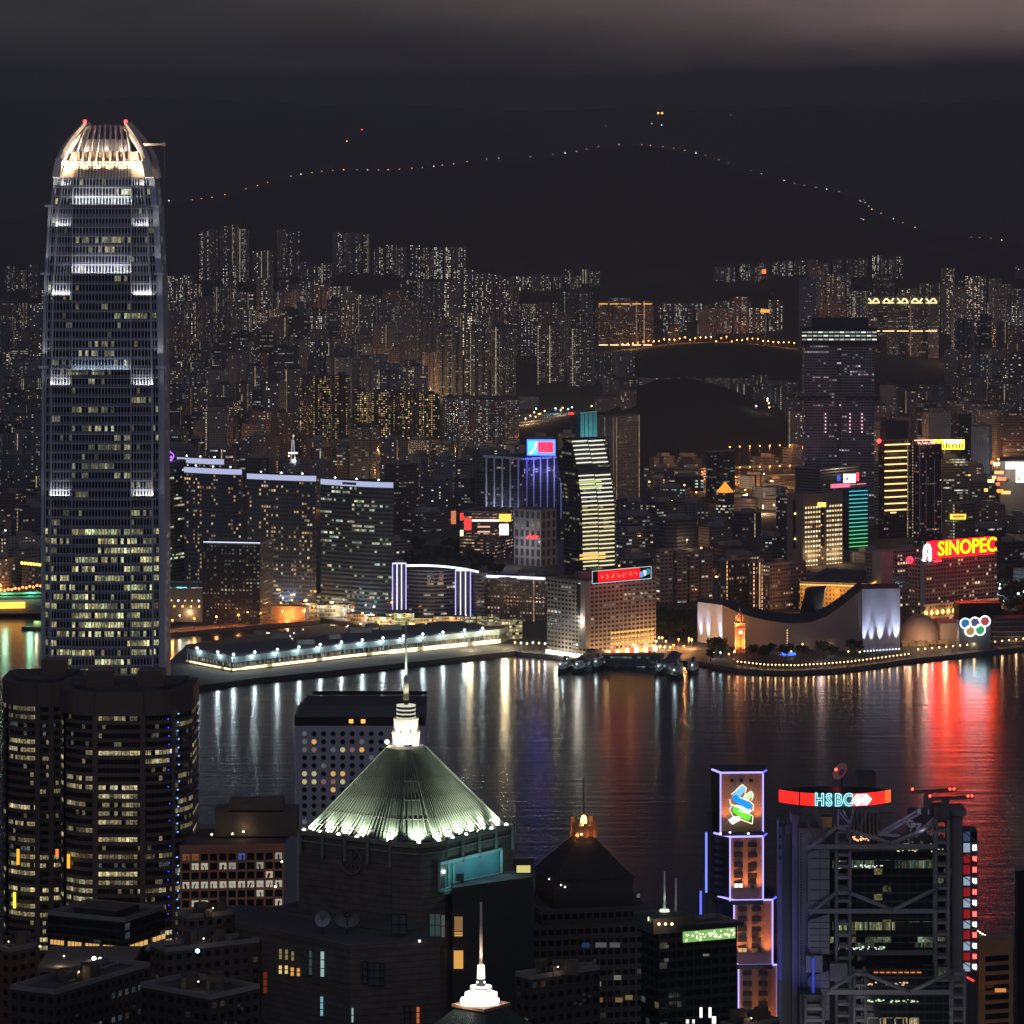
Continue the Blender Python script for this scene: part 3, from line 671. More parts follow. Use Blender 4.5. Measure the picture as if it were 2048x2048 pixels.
b = MB(); b.bar((p0.lerp(p1, .5).x, p0.lerp(p1, .5).y + .6, zb_), (p0.lerp(p1, .5).x, p0.lerp(p1, .5).y + .6, zt_), (p1 - p0).length, .4); b.build('frame', M_dark, sg)
cols = [((1, .97, .9), 3.0), ((1, .9, .75), 2.2), ((.25, .12, .5), .8), ((.9, .85, .9), 1.6), ((.1, .06, .2), .3), ((1, .8, .12), 2.0), ((1, .85, .25), 2.4)]
for i in range(7):
    for j in range(2):
        a = p0.lerp(p1, j / 2); c = p0.lerp(p1, (j + 1) / 2); zz = zt_ + (zb_ - zt_) * i / 7; z2 = zt_ + (zb_ - zt_) * (i + 1) / 7
        cc, s = cols[i] if j == 0 else cols[(i + rr.choice([0, 1, 6])) % 7]
        b = MB(); b.face([(a.x, a.y - .2, z2), (c.x, c.y - .2, z2), (c.x, c.y - .2, zz), (a.x, a.y - .2, zz)]); b.build('light_panel', glow('ad%d%d' % (i, j), cc, s), sg)
lamp('POINT', on_face(A, C, .93, 34, 6), 7000, (1, .92, .8), sg, 2)
# roof screen: dark frame, red face with rows of strokes, blue end
sc = thing('roof_sign', on_face(C, B, .45, z1), 'long red lit screen framed in white on the chequered block roof', 'sign')
za, zb2 = PZ(1136, 3180), PZ(1163, 3180) + 1
b = MB()
for u0, u1 in ((.08, .92),):
    a, c = on_face(C, B, u0, 0, .8), on_face(C, B, u1, 0, .8)
    for z in (za, zb2): b.bar((a.x, a.y, z), (c.x, c.y, z), .45)
    for p in (a, c): b.bar((p.x, p.y, zb2), (p.x, p.y, za), .45)
b.build('frame', glow('frame_white', (.8, .9, 1), .9), sc)
def fpanel(par, nm, u0, u1, z0, z_1, mat, off=.6, P=None, Q=None):
    a, c = on_face(P or C, Q or B, u0, 0, off), on_face(P or C, Q or B, u1, 0, off); m_ = MB()
    a2, c2 = on_face(P or C, Q or B, u0, 0, off - .4), on_face(P or C, Q or B, u1, 0, off - .4)
    m_.face([(a.x, a.y, z0), (c.x, c.y, z0), (c.x, c.y, z_1), (a.x, a.y, z_1)]); m_.face([(c2.x, c2.y, z0), (a2.x, a2.y, z0), (a2.x, a2.y, z_1), (c2.x, c2.y, z_1)])
    m_.face([(a2.x, a2.y, z_1), (a.x, a.y, z_1), (c.x, c.y, z_1), (c2.x, c2.y, z_1)]); return m_.build(nm, mat, par)
fpanel(sc, 'screen', .09, .91, zb2 + .3, za - .3, M_glassd, .5)
fpanel(sc, 'red_panel', .16, .76, zb2 + 1, za - .6, glow('screen_red', (1, .003, .006), 1.8), .8)
for i in range(7):
    u = .18 + i * .082; b = MB(); zc = (za + zb2) / 2; rr = random.Random(i)
    for s in range(4): b.bar(on_face(C, B, u + rr.uniform(0, .05), zc + rr.uniform(-2.4, 2.4), 1.0), on_face(C, B, u + rr.uniform(0, .06), zc + rr.uniform(-2.4, 2.4), 1.0), .35)
    b.build('character', glow('char_dark', (1, .25, .2), 1.3), sc)
for i, (u, cc) in enumerate(((.78, (.1, .45, 1)), (.82, (.8, .9, 1)), (.87, (.05, .3, .4)))):
    b = MB(); b.ball(on_face(C, B, u, (za + zb2) / 2 - 1 + i, .9), 2.1, sz=1.2); b.build('picture_patch', glow('scr%d' % i, cc, 1.0), sc)
lamp('AREA', on_face(C, B, .4, za + 2, 7), 6000, (1, .1, .08), sc, size=30, to=on_face(C, B, .4, za - 20, .0))
# shop fronts and canopy lights at street level of the block
for i in range(15):
    b = MB(); u = i / 15; a = on_face(C, B, u + .01, 6.5, 1.4); c = on_face(C, B, u + .06, 6.5, 1.4); b.bar(a, c, 1.0, random.uniform(2.5, 5)); b.build('shop_front', [G_yel, glow('shop_or', (1, .35, .07), 2.6), glow('shop_wh', (1, .85, .6), 3.4), glow('shop_rd', (1, .12, .04), 2)][(i * 7) % 4], t)
for i in range(6):
    b = MB(); u = i / 6; b.bar(on_face(A, C, u + .01, 5.5, 1.4), on_face(A, C, u + .15, 5.5, 1.4), 1.0, 3.2); b.build('shop_front', glow('shop_wh', (1, .85, .6), 3.4), t)
for k in range(3):
    for i in range(13):
        b = MB(); b.bar(on_face(C, B, .35 + i * .048, 14 + k * 4.2, .5), on_face(C, B, .38 + i * .048, 14 + k * 4.2, .5), .5, 1.3); b.build('podium_window', G_gold, t)
for u in (.15, .5, .85): lamp('POINT', on_face(C, B, u, 10, 12), 8000, (1, .55, .22), t, 2)
lamp('POINT', on_face(A, C, .5, 11, 10), 6000, (1, .9, .7), t, 2)
roof_clutter(t, centre(A, B, C, D), z1, 60, 7, 9)

# ---- curved stripe-lit tower
Y0 = 3470
def tow_l(py): return lerp_tab([(878, 1143), (940, 1155), (1010, 1164), (1140, 1166)], py)
def tow_r(py): return lerp_tab([(878, 1207), (940, 1221), (1010, 1230), (1140, 1231)], py)
t = thing('office_tower', (PX(1180, Y0), Y0 + 20, 3), 'sail-shaped tower whose curved face is striped by white light bars', 'office tower'); BLOCKED.append((PX(1170, Y0), Y0 + 20, 42))
b = MB(); N = 18; S = [880 + (1175 - 880) * i / N for i in range(N + 1)]
gsail = facade('sail', wall=(.03, .04, .05), glass=(.012, .02, .028), wx=.95, wy=.5, p=.02, phi=.7, q=.2, B=1.0, ca=(1, .8, .4), cb=(.7, 1, .7), detail=.5, strip=.0, grough=.08)
def sail_sec(py):
    z = PZ(py, Y0); l, r = PX(tow_l(py), Y0), PX(tow_r(py), Y0 + 12); return [Vector((l, Y0, z)), Vector((r, Y0 + 12, z)), Vector((r + 2, Y0 + 45, z)), Vector((l - 16 if py > 900 else l - 8, Y0 + 34, z))]
for i in range(N):
    a, c = sail_sec(S[i + 1]), sail_sec(S[i])
    for k in range(4):
        j = (k + 1) % 4; L = (a[j] - a[k]).length; nu = round(L / 3)
        b.face([a[k], a[j], c[j], c[k]], 0, [(k * 50, (N - i - 1) * 2), (k * 50 + nu, (N - i - 1) * 2), (k * 50 + nu, (N - i) * 2), (k * 50, (N - i) * 2)])
b.face(sail_sec(880), 1); b.build('wall', [gsail, M_roof], t)
G_bar = glow('bar_cool', (1, .96, .80), 1.15); G_bar2 = glow('bar_warm', (1, .86, .48), 1.15)
for i in range(30):
    py = 883 + i * 8.6
    if 930 < py < 944: continue
    z = PZ(py, Y0); l, r = tow_l(py), tow_r(py)
    for s in (0, 1):
        a = W(l + (r - l) * (.01 + .5 * s), py, Y0 - .8); c = W(l + (r - l) * (.47 + .51 * s), py, Y0 - .8); a.y += 12 * (.01 + .5 * s) - .6; c.y += 12 * (.47 + .51 * s) - .6; c.z = a.z + .4
        b = MB(); b.bar(a, c, 1.0, 1.15); b.build('light_bar', G_bar if i < 15 else G_bar2, t)
for i, (py, cc) in enumerate(((962, 1), (972, 1), (1108, 0), (1115, 0))):
    b = MB(); a = W(tow_l(py) - (0 if cc else 6), py + 3, Y0 - 1.6); c = W(tow_l(py) + 45, py, Y0 + 4); b.bar(a, c, .8, 1.7); b.build('lit_floor', glow('floor_green', (.8, 1, .25), .8) if cc else G_gold, t)
t, C, A, B, D, z1 = block('office_tower', 'slab tower clad in teal netting rising behind the stripe-lit tower', 'office tower', 1152, 1160, 1194, 4300, 30, 828, surf('teal_net', (.05, .16, .17), .6))
lamp('AREA', on_face(C, B, .5, z1 - 45, 30), 45000, (.5, 1, 1), t, size=40, to=on_face(C, B, .5, z1 - 20, 0))
b = MB()
for i in range(5): b.bar(on_face(C, B, i / 4, 30, .4), on_face(C, B, i / 4, z1, .4), .5)
b.build('scaffold', M_dark, t)
t, C, A, B, D, z1 = block('apartment_tower', 'beige apartment block with dotted windows beside the teal netted tower', 'apartment tower', 1194, 1225, 1280, 4700, 40, 835,
                          facade('beige', wall=(.34, .29, .24), glass=(.03, .03, .03), wx=.5, wy=.4, p=.16, B=.8, strip=.1, stripB=.5))
# ---- white ribbed office tower with the blue and red roof sign
t, C, A, B, D, z1 = block('office_tower', 'dark office tower with white vertical ribs and a blue and red sign on top', 'office tower', 968, 1048, 1130, 4150, 45, 918,
                          facade('ribbed', wall=(.05, .055, .08), glass=(.015, .02, .035), wx=.85, wy=.55, p=.05, phi=.3, q=.08, B=.9, strip=.0, cb=(.7, .8, 1)), roof=M_roof)
for P_, Q_, n in ((A, C, 5), (C, B, 6)):
    for i in range(n):
        b = MB(); u = (i + .35) / n; b.bar(on_face(P_, Q_, u, 25, .6), on_face(P_, Q_, u, z1, .6), 1.5); b.build('rib', surf('rib_white', (.75, .75, .85), .5), t)
b = MB(); b.bar(on_face(A, C, 0, z1, .8), on_face(A, C, 1, z1, .8), 2.4); b.bar(on_face(C, B, 0, z1, .8), on_face(C, B, 1, z1, .8), 2.4); b.build('cornice', surf('rib_white', (.75, .75, .85), .5), t)
for u in (.2, .5, .8): lamp('POINT', on_face(C, B, u, z1 - 14, 12), 5000, (.45, .42, 1), t, 2); lamp('POINT', on_face(A, C, u, z1 - 60, 18), 9000, (.7, .75, 1), t, 2)
sg = thing('roof_sign', W(1083, 918, 4150), 'roof sign with a cyan panel and a red panel framed in blue', 'sign')
Yq = 4145; BLU = glow('sign_blue', (.04, .12, 1), 5, True); CYN = glow('sign_cyan', (.06, .5, 1), 3.0, True); REDS = glow('sign_red', (1, .03, .06), 3.2, True); SW = glow('sign_white', (1, 1, 1), 2.5)
def plate(par, nm, a, c, pt, pb, Y, mat, th=.6):
    m_ = MB(); m_.box((PX((a + c) / 2, Y), Y, PZ((pt + pb) / 2, Y)), ((c - a) * Y / F, th, (pb - pt) * Y / F)); return m_.build(nm, mat, par)
plate(sg, 'frame', 1054, 1111, 879, 911, Yq + .9, BLU); plate(sg, 'cyan_panel', 1057, 1074, 883, 908, Yq, CYN); plate(sg, 'red_panel', 1076, 1107, 884, 905, Yq, REDS)
b = MB(); b.bar(W(1060, 908, Yq - .6), W(1070, 896, Yq - .6), 1.6); b.bar(W(1070, 896, Yq - .6), W(1073, 884, Yq - .6), 1.6); b.build('white_swoosh', SW, sg)
for k, a in enumerate((1079, 1093)):
    b = MB()
    for (x0, y0, x1, y1) in ((0, 1, 11, 1), (0, 1, 0, 16), (11, 1, 11, 16), (2, 6, 9, 6), (2, 11, 9, 11), (5.5, 3, 5.5, 16)) if k == 0 else ((1, 1, 10, 1), (5, 0, 5, 6), (0, 6, 11, 6), (1, 9, 10, 9), (1, 9, 1, 16), (10, 9, 10, 16), (1, 16, 10, 16)):
        b.bar(W(a + x0, 886 + y0, Yq - .5), W(a + x1, 886 + y1, Yq - .5), .55)
    b.build('character', glow('char_maroon', (.35, 0, .02), .6), sg)
b = MB()
for a in (1060, 1083, 1105): b.bar(W(a, 911, Yq + 2), W(a, 922, Yq + 2), .8)
b.build('mount', M_dark, sg)
lamp('POINT', W(1083, 925, Yq - 12), 22000, (.1, .12, 1), sg, 3)
# museum-like beige block with red neon
t, C, A, B, D, z1 = block('museum_block', 'beige block with deep square windows and a small red neon sign', 'building', 1028, 1082, 1113, 3900, 40, 1022,
                          facade('beigeblock', wall=(.42, .38, .34), glass=(.10, .10, .12), wx=.55, wy=.7, p=.0, B=.4, strip=.0), cw=7, fh=9)
b = MB()
for i in range(8): b.bar(on_face(A, C, .5 + i * .055, 30 + (i % 2) * 1.5, 1), on_face(A, C, .53 + i * .055, 32 + (i % 3), 1), .8)
b.build('neon_sign', glow('neon_red', (1, .05, .05), 3), t)
lamp('POINT', on_face(A, C, .5, 25, 22), 12000, (.85, .85, 1), t, 2)
# shop strip with stacked signs
t, C, A, B, D, z1 = block('shopping_arcade', 'low arcade crowded with red, orange and white signs below the ribbed tower', 'shops', 920, 990, 1026, 3960, 20, 1026,
                          facade('arcade', wall=(.10, .09, .1), glass=(.05, .04, .05), wx=.9, wy=.35, p=.2, phi=.6, q=.4, B=1.3, ca=(1, .5, .25), cb=(1, .8, .6), strip=.0))
Ys = 3935
for nm, a, c, pt, pb, cc, s in (('red_sign', 920, 927, 1026, 1040, (1, .05, .05), 1.6), ('red_sign', 928, 943, 1036, 1060, (1, .06, .05), 1.3), ('orange_sign', 998, 1022, 1028, 1043, (1, .42, .06), 2.6), ('white_sign', 999, 1017, 1048, 1070, (.85, .9, 1), 3.2),
                                ('white_strip', 944, 998, 1039, 1043, (1, .9, .85), 1.8), ('green_sign', 920, 927, 1060, 1072, (.8, 1, .55), 1.6), ('orange_sign', 902, 912, 1022, 1048, (1, .3, .12), .8), ('floor_strip', 955, 980, 1052, 1055, (1, .6, .4), 1.1), ('floor_strip', 955, 980, 1062, 1065, (1, .6, .4), 1.1)):
    plate(t, nm, a, c, pt, pb, Ys, glow('arc_' + nm + str(a), cc, s, nm == 'white_sign'))
# ---- very tall grey residential tower with lit crown
Y0 = 4330; M_tall = facade('masterpiece', wall=(.30, .31, .31), glass=(.015, .015, .018), wx=.72, wy=.5, p=.03, B=1.3, ca=(1, .6, .7), cb=(.9, .95, 1), strip=.02, stripB=.9, detail=.2)
t = thing('residential_tower', (PX(1677, Y0), Y0 + 20, 3), 'tallest grey residential tower with three lit bands at its crown', 'residential tower'); BLOCKED.append((PX(1677, Y0), Y0 + 20, 48))
x0, x1 = PX(1603, Y0), PX(1754, Y0); w = x1 - x0
def slabpoly(x0, x1, y0, y1): return [(x0, y0), (x1, y0), (x1, y1), (x0, y1)]
b = MB(); b.prism(slabpoly(x0 + 3, x0 + w * .47, Y0, Y0 + 34), 3, PZ(690, Y0), 0, 1, cw=3.1, fh=3.1); b.build('wall', [M_tall, M_roof], t)
b = MB(); b.prism(slabpoly(x0 + w * .53, x1 - 3, Y0, Y0 + 34), 3, PZ(690, Y0), 0, 1, cw=3.1, fh=3.1); b.build('wall', [M_tall, M_roof], t)
b = MB(); b.prism(slabpoly(x0 + w * .47 + .01, x0 + w * .53 - .01, Y0 + 3, Y0 + 34), 3, PZ(690, Y0), 0, 1, cw=3.1, fh=3.1); b.build('recess', [M_tall, M_roof], t)
b = MB(); b.prism(slabpoly(x0, x1, Y0 - 1, Y0 + 35), PZ(690, Y0), PZ(657, Y0), 0, 0); b.build('crown', M_dark, t)
for i, py in enumerate((664.5, 671.5, 679)):
    for k in range(14):
        b = MB(); a = 1603 + 151 * (k + .1) / 14; b.bar(W(a, py, Y0 - 1.6), W(a + 9, py, Y0 - 1.6), .6, 1.5); b.build('crown_light', glow('crownl%d' % ((k * 5 + i * 3) % 4), (.9, 1, .9), [.35, .7, .4, 1.3][(k * 5 + i * 3) % 4]), t)
for a, c in ((1595, 1659), (1692, 1760)):
    b = MB(); b.prism(slabpoly(PX(a, Y0), PX(c, Y0), Y0 - .8, Y0 + 30), PZ(800, Y0), PZ(791, Y0), 0, 0); b.build('refuge_floor', M_black, t)
    b = MB(); n = 4
    for i in range(n): xa = PX(a + (c - a) * i / n, Y0); xb = PX(a + (c - a) * (i + 1) / n, Y0); b.bar((xa, Y0 - 1.2, PZ(800, Y0)), ((xa + xb) / 2, Y0 - 1.2, PZ(791, Y0)), .8); b.bar(((xa + xb) / 2, Y0 - 1.2, PZ(791, Y0)), (xb, Y0 - 1.2, PZ(800, Y0)), .8)
    b.bar((PX(a, Y0), Y0 - 1.2, PZ(790, Y0)), (PX(c, Y0), Y0 - 1.2, PZ(790, Y0)), 1.2); b.build('truss', M_grey, t)
for px in (1651, 1700, 1724):
    for i in range(6):
        b = MB(); b.ball(W(px, 828 + i * 7.2, Y0 - .6), .75, n=6, k=4); b.build('facade_lamp', glow('pinkl', (1, .6, .7), 2.0), t)
b = MB(); q = [(-8, 640), (-70, 650), (70, 648), (8, 640)]
b.prism(slabpoly(PX(1625, Y0), PX(1738, Y0), Y0 + 8, Y0 + 12), PZ(658, Y0), PZ(636, Y0), 0, 0); b.build('roof_screen', surf('roof_screen', (.04, .04, .07), .5), t)
t2, C, A, B, D, z1 = block('office_podium', 'banded grey podium block at the foot of the tallest grey tower', 'office block', 1590, 1640, 1762, 4270, 40, 938,
                          facade('mpod', wall=(.17, .18, .18), glass=(.02, .02, .02), wx=.98, wy=.4, p=.02, phi=.3, q=.05, B=1.0, strip=.0))
# ---- gold-dotted hotel
t, C, A, B, D, z1 = block('hotel', 'hotel slab covered with rows of small gold window lights', 'hotel', 1574, 1605, 1686, 3900, 50, 992,
                          surf('hotel_pale', (.22, .2, .19), .7))
GD = [glow('gold_dot', (1, .72, .34), 1.25), glow('gold_dot_b', (1, .85, .55), 1.6), glow('gold_dot_c', (1, .5, .15), 1.0)]
b = MB(); fh = 5.2
for r in range(17):
    for c_ in range(14):
        u = .06 + c_ * .067
        if 6 <= c_ <= 7: continue
        if random.random() < .04: continue
        z = z1 - 12 - r * fh * .92
        a = on_face(C, B, u, z, .3); e = on_face(C, B, u + .034, z, .3); b.bar(a, e, .4, 1.9, m=random.choice([0, 0, 1]) if r not in (3, 4) else random.choice([1, 2]))
w_ = b.build('window', GD, t); w_['kind'] = 'stuff'
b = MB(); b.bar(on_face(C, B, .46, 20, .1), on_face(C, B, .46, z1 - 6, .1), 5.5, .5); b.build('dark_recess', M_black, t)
for i in range(9):
    b = MB(); b.ball(on_face(C, B, .45 + .03 * (i % 2), z1 - 8 - i * 11, .9), .9, n=6, k=4); b.build('facade_lamp', G_gold, t)
plate(t, 'roof_sign', 1635, 1652, 1005, 1014, 3895, glow('sign_or', (1, .45, .08), 3))
for i in range(4):
    b = MB(); b.ball(on_face(A, C, .55, z1 - 18 - i * 25, .6), 1.1, n=6, k=4); b.build('stair_lamp', glow('stairl', (1, .8, .3), 2.5), t)
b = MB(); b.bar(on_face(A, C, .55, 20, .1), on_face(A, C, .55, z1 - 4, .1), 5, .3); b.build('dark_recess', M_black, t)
for u in (.2, .8): lamp('POINT', on_face(C, B, u, 14, 8), 7000, (1, .6, .25), t, 2)
# ---- cyan to green striped tower with pink roof
t, C, A, B, D, z1 = block('office_tower', 'slim tower striped by light bars fading from cyan down to green', 'office tower', 1686, 1697, 1735, 4080, 55, 976, surf('striped_dark', (.03, .035, .04), .3))
for i in range(15):
    py = 983 + i * 7.9; z = PZ(py, 4080); f = i / 14; cc = (.05 + .03 * f, .62 + .2 * f, .85 - .62 * f)
    b = MB(); b.bar(on_face(C, B, .02, z, .6), on_face(C, B, .98, z, .6), .7, .95); b.build('light_bar', glow('cg%d' % i, cc, 1.15), t)
b = MB(); b.bar(on_face(C, B, -.9, z1 + 3, .5), on_face(C, B, 0, z1 + 3, .5), 3, 4); b.bar(on_face(C, B, 0, z1 + 3.5, .5), on_face(C, B, .9, z1 + 3.5, .5), 1); b.build('pink_roof_light', glow('pink', (1, .22, .38), 1.2), t)
sg = thing('roof_sign', W(1702, 962, 4080), 'white roof screen with red and blue ends above the cyan striped tower', 'sign')
plate(sg, 'white_panel', 1687, 1711, 948, 965, 4078, glow('scr_w', (1, .96, .98), 3.5, True)); plate(sg, 'red_end', 1712, 1718, 945, 962, 4079, REDS); plate(sg, 'blue_end', 1674, 1681, 950, 962, 4079, glow('blue_end', (.08, .15, .9), 1)); plate(sg, 'black_mark', 1692, 1696, 955, 960, 4077, M_black)
b = MB(); b.bar(W(1690, 965, 4080), W(1690, 977, 4080), 1); b.bar(W(1712, 963, 4080), W(1712, 977, 4080), 1); b.build('mount', M_dark, sg)
# ---- yellow striped tower and its neighbour
t, C, A, B, D, z1 = block('office_tower', 'dark brown tower with a ladder of yellow light bars on one face', 'office tower', 1757, 1767, 1828, 4200, 60, 882,
                          facade('brownt', wall=(.09, .05, .045), glass=(.02, .015, .015), wx=.6, wy=.5, p=.07, B=.9, strip=.05, stripB=.6))
for i in range(11):
    z = PZ(890 + i * 13.1, 4200); b = MB(); b.bar(on_face(C, B, .03, z, .7), on_face(C, B, .75 if i else .86, z, .7), .9, 1.25); b.build('light_bar', glow('bar_yellow', (1, .66, .24), 2.2), t)
b = MB(); b.bar(on_face(C, B, .22, PZ(1026, 4200), .7), on_face(C, B, .4, PZ(1026, 4200), .7), .9, 1.25); b.build('light_bar', glow('bar_yellow', (1, .66, .24), 2.2), t)
b = MB(); b.prism([C + Vector((3, 3)), B + Vector((-6, 1)), D + Vector((-3, -4)), A + Vector((2, 0))], z1, PZ(843, 4200), 0, 0); b.build('roof_house', surf('roofh', (.07, .08, .085), .7), t)
b = MB(); b.ball(W(1758, 882, 4196), 2.4); b.build('beacon', G_red, t)
t, C, A, B, D, z1 = block('office_tower', 'dark tower edged by thin pale vertical lines with a red-white sign on its roof', 'office tower', 1828, 1838, 1884, 4150, 60, 892,
                          facade('brownt2', wall=(.08, .05, .055), glass=(.02, .015, .018), wx=.7, wy=.5, p=.10, B=1.1, strip=.03, stripB=.6, ca=(1, .5, .2)))
for u in (.02, .3, .66, .97):
    b = MB(); b.bar(on_face(C, B, u, 12, .5), on_face(C, B, u, z1 - (0 if u in (.02,) else 14), .5), .8); b.build('edge_line', surf('edge_line', (.6, .5, .55), .5), t)
b = MB()
for i in range(14): b.bar(W(1836 + i * 2.6, 884 + (i % 3) * 2, 4140), W(1838 + i * 2.6, 888 - (i % 2) * 3, 4140), 1.1)
b.bar(W(1829, 881, 4142), W(1868, 880, 4142), 1.2); b.build('roof_sign', glow('coral', (1, .4, .3), 2.6), t)
# ---- yellow sign and bright screen
sg = thing('roof_sign', W(1890, 905, 4550), 'glowing yellow rooftop sign with dark lettering', 'sign')
plate(sg, 'panel', 1862, 1929, 879, 899, 4548, glow('yel_panel', (1, .72, .06), 3.0, True)); plate(sg, 'bright_patch', 1888, 1922, 880, 887, 4547.5, glow('yel_hot', (1, .95, .75), 4))
text_part('Nikon', 11, surf('ink', (.01, .01, .0), .6), sg, 'lettering', W(1897, 891, 4546.5), 0, .4, sx=1.3)
b = MB(); b.bar(W(1870, 899, 4552), W(1870, 925, 4552), 1); b.bar(W(1920, 899, 4552), W(1920, 925, 4552), 1); b.build('mount', M_dark, sg)
tower(PX(1895, 4590), 4590, 44, 30, PZ(915, 4590) - 3, 0, 'rect', fac_off(3), 'office_block', 'office block', 'office block carrying the yellow sign', 'office blocks across the harbour', z=3)
BLOCKED.append((PX(1895, 4590), 4590, 30))
sg = thing('screen_wall', W(2030, 960, 4400), 'big white glowing advertising screen at the edge of the city', 'screen')
BLOCKED.append((PX(2030, 4420), 4430, 40))
b = MB(); b.prism([tuple(W(2000, 0, 4380)[:2]), tuple(W(2110, 0, 4440)[:2]), (PX(2110, 4470), 4480), (PX(2000, 4450), 4450)], 3, PZ(920, 4400), 0, 0); b.build('wall', surf('scrwall', (.2, .18, .17), .8), sg)
plate(sg, 'white_panel', 2011, 2100, 924, 938, 4370, glow('scr_w2', (1, .93, .8), 4, True)); plate(sg, 'white_panel', 2032, 2100, 939, 965, 4370, glow('scr_w2', (1, .93, .8), 4, True)); plate(sg, 'grey_shutter', 2011, 2031, 940, 964, 4371, M_grey)
b = MB(); b.bar(W(2042, 949, 4368), W(2046, 944, 4368), 1.2); b.bar(W(2038, 952, 4368), W(2038, 962, 4368), 1.6); b.build('black_mark', M_black, sg)
lamp('POINT', W(2000, 950, 4340), 60000, (1, .75, .5), sg, 5)
for i, (px, py, cc) in enumerate(((1985, 925, (1, .2, .05)), (1993, 928, (.4, 1, .5)), (1998, 945, (1, .3, .1)), (1988, 955, (1, .5, .15)), (1982, 962, (1, .7, .3)), (2003, 958, (1, .15, .05)), (1972, 980, (1, .4, .1)), (2000, 982, (1, .3, .05)), (2012, 985, (1, .4, .1)), (1996, 968, (1, .1, .05)))):
    s = thing('street_sign', W(px, py, 4360), 'small neon sign %s in the busy street beside the white screen' % ['glowing red', 'glowing green', 'in orange-red', 'in amber, upper', 'in pale amber', 'in deep red', 'in amber, by the roofs', 'in orange, low', 'in amber, lowest', 'in red, lower'][i], 'neon sign', 'neon signs by the white screen')
    b = MB(); b.box(W(px, py, 4360), (4 + i % 3 * 3, 1, 3.5)); b.build('panel', glow('nn%d' % i, cc, 2.6), s); b = MB(); b.bar(W(px, py + 3, 4361), W(px, py + 16, 4361), .5); b.build('post', M_dark, s)
# small yellow/red sign above the red sign
t, C, A, B, D, z1 = block('office_block', 'reddish block carrying a small yellow and red sign near the big red letters', 'office block', 1890, 1905, 1950, 3900, 55, 1008, fac_off(4))
plate(t, 'yellow_panel', 1900, 1932, 1028, 1038, 3890, glow('y2', (1, .55, .05), 2.2)); plate(t, 'red_marks', 1906, 1928, 1031, 1035, 3889.5, glow('r2', (1, .1, .02), 1.4)); plate(t, 'green_edge', 1901, 1931, 1038.3, 1039.6, 3890, glow('g2', (.2, 1, .2), 1))

# ---- red-sign hotel by the promenade
rw = facade('redhotel', wall=(.36, .27, .26), glass=(.02, .015, .018), wx=.6, wy=.55, p=.10, B=4.0, ca=(1, .6, .25), cb=(1, .85, .6), strip=.0, detail=.2)
t, C, A, B, D, z1 = block('hotel', 'wide grid-windowed hotel under the huge red letter sign', 'hotel', 1818, 1841, 1994, 3420, 52, 1122, rw, cw=3.4, fh=3.5)
b = MB(); b.bar(on_face(C, B, .02, 12, .6), on_face(C, B, .02, z1, .6), 4, 1.2); b.build('end_pier', surf('endp', (.5, .42, .4), .7), t)
b = MB(); b.bar(on_face(C, B, 0, 17, 1.5), on_face(C, B, 1, 17, 1.5), 2.5, 1.6); b.build('podium_cornice', surf('endp', (.5, .42, .4), .7), t)
for i in range(13):
    b = MB(); b.ball(on_face(C, B, .05 + i * .072, 10, 2.2), 1.5, n=8, k=5, sz=1.5); b.build('wall_lantern', glow('lantern', (1, .5, .14), 3.4), t)
for u in (.12, .4, .7, .95): lamp('POINT', on_face(C, B, u, 9, 7), 5000, (1, .5, .18), t, 1.5)
t2, C2, A2, B2, D2, z2 = block('hotel_wing', 'older wing with grid windows just left of the red-sign hotel', 'hotel', 1733, 1745, 1838, 3520, 50, 1105, rw, cw=3.4, fh=3.5)
b = MB(); b.box((C2.x + 9, C2.y + 1, (z2 + 20) / 2), (15, 12, z2 - 18), R(40)); b.build('blank_wall', surf('blankw', (.42, .34, .32), .8), t2)
sg = thing('letter_sign', on_face(C, B, .5, z1), 'huge red rooftop sign with yellow letters and a white emblem', 'sign')
PR = glow('sign_halo_red', (1, .0004, .0016), 42, True); zb2 = z1 + .5; zt2 = zb2 + 15.5  # red halo around the letters, put in as a glowing sheet
a_, c_ = on_face(C, B, .1, 0, -1.2), on_face(C, B, .97, 0, -1.2)
b = MB(); b.face([(a_.x, a_.y, zb2), (c_.x, c_.y, zb2), (c_.x, c_.y, zt2), (a_.x, a_.y, zt2)]); b.build('red_panel', PR, sg)  # this red_panel is the added glowing sheet for the letters' halo
b = MB(); a2, c2 = on_face(C, B, .1, 0, -1.6), on_face(C, B, .97, 0, -1.6); b.bar((a2.x, a2.y, (zb2 + zt2) / 2), (c2.x, c2.y, (zb2 + zt2) / 2), .4, zt2 - zb2); b.build('spill_backing', M_dark, sg)  # plate added to keep the red sheet from lighting the towers behind
b = MB()
for i in range(9):
    p = on_face(C, B, .06 + i * .114, 0, -1.9); b.bar((p.x, p.y, z1), (p.x, p.y, zt2), .5); q = on_face(C, B, .06 + i * .114, 0, -9); b.bar((q.x, q.y, z1), (p.x, p.y, zt2 - 2), .4)
b.build('scaffold', M_dark, sg)
text_part('SINOPEC', 17.5, glow('letter_red', (1, .02, .0), 9), sg, 'letter_outline', on_face(C, B, .60, zb2 + 8.3, .4), R(38), .5, sx=1.02, bold=.42)
text_part('SINOPEC', 17.5, glow('letter_yellow', (1, .62, .0), 6), sg, 'lettering', on_face(C, B, .60, zb2 + 8.3, .9), R(38), .5, sx=1.02, bold=.06)
b = MB(); cc = Vector((.0, .0))
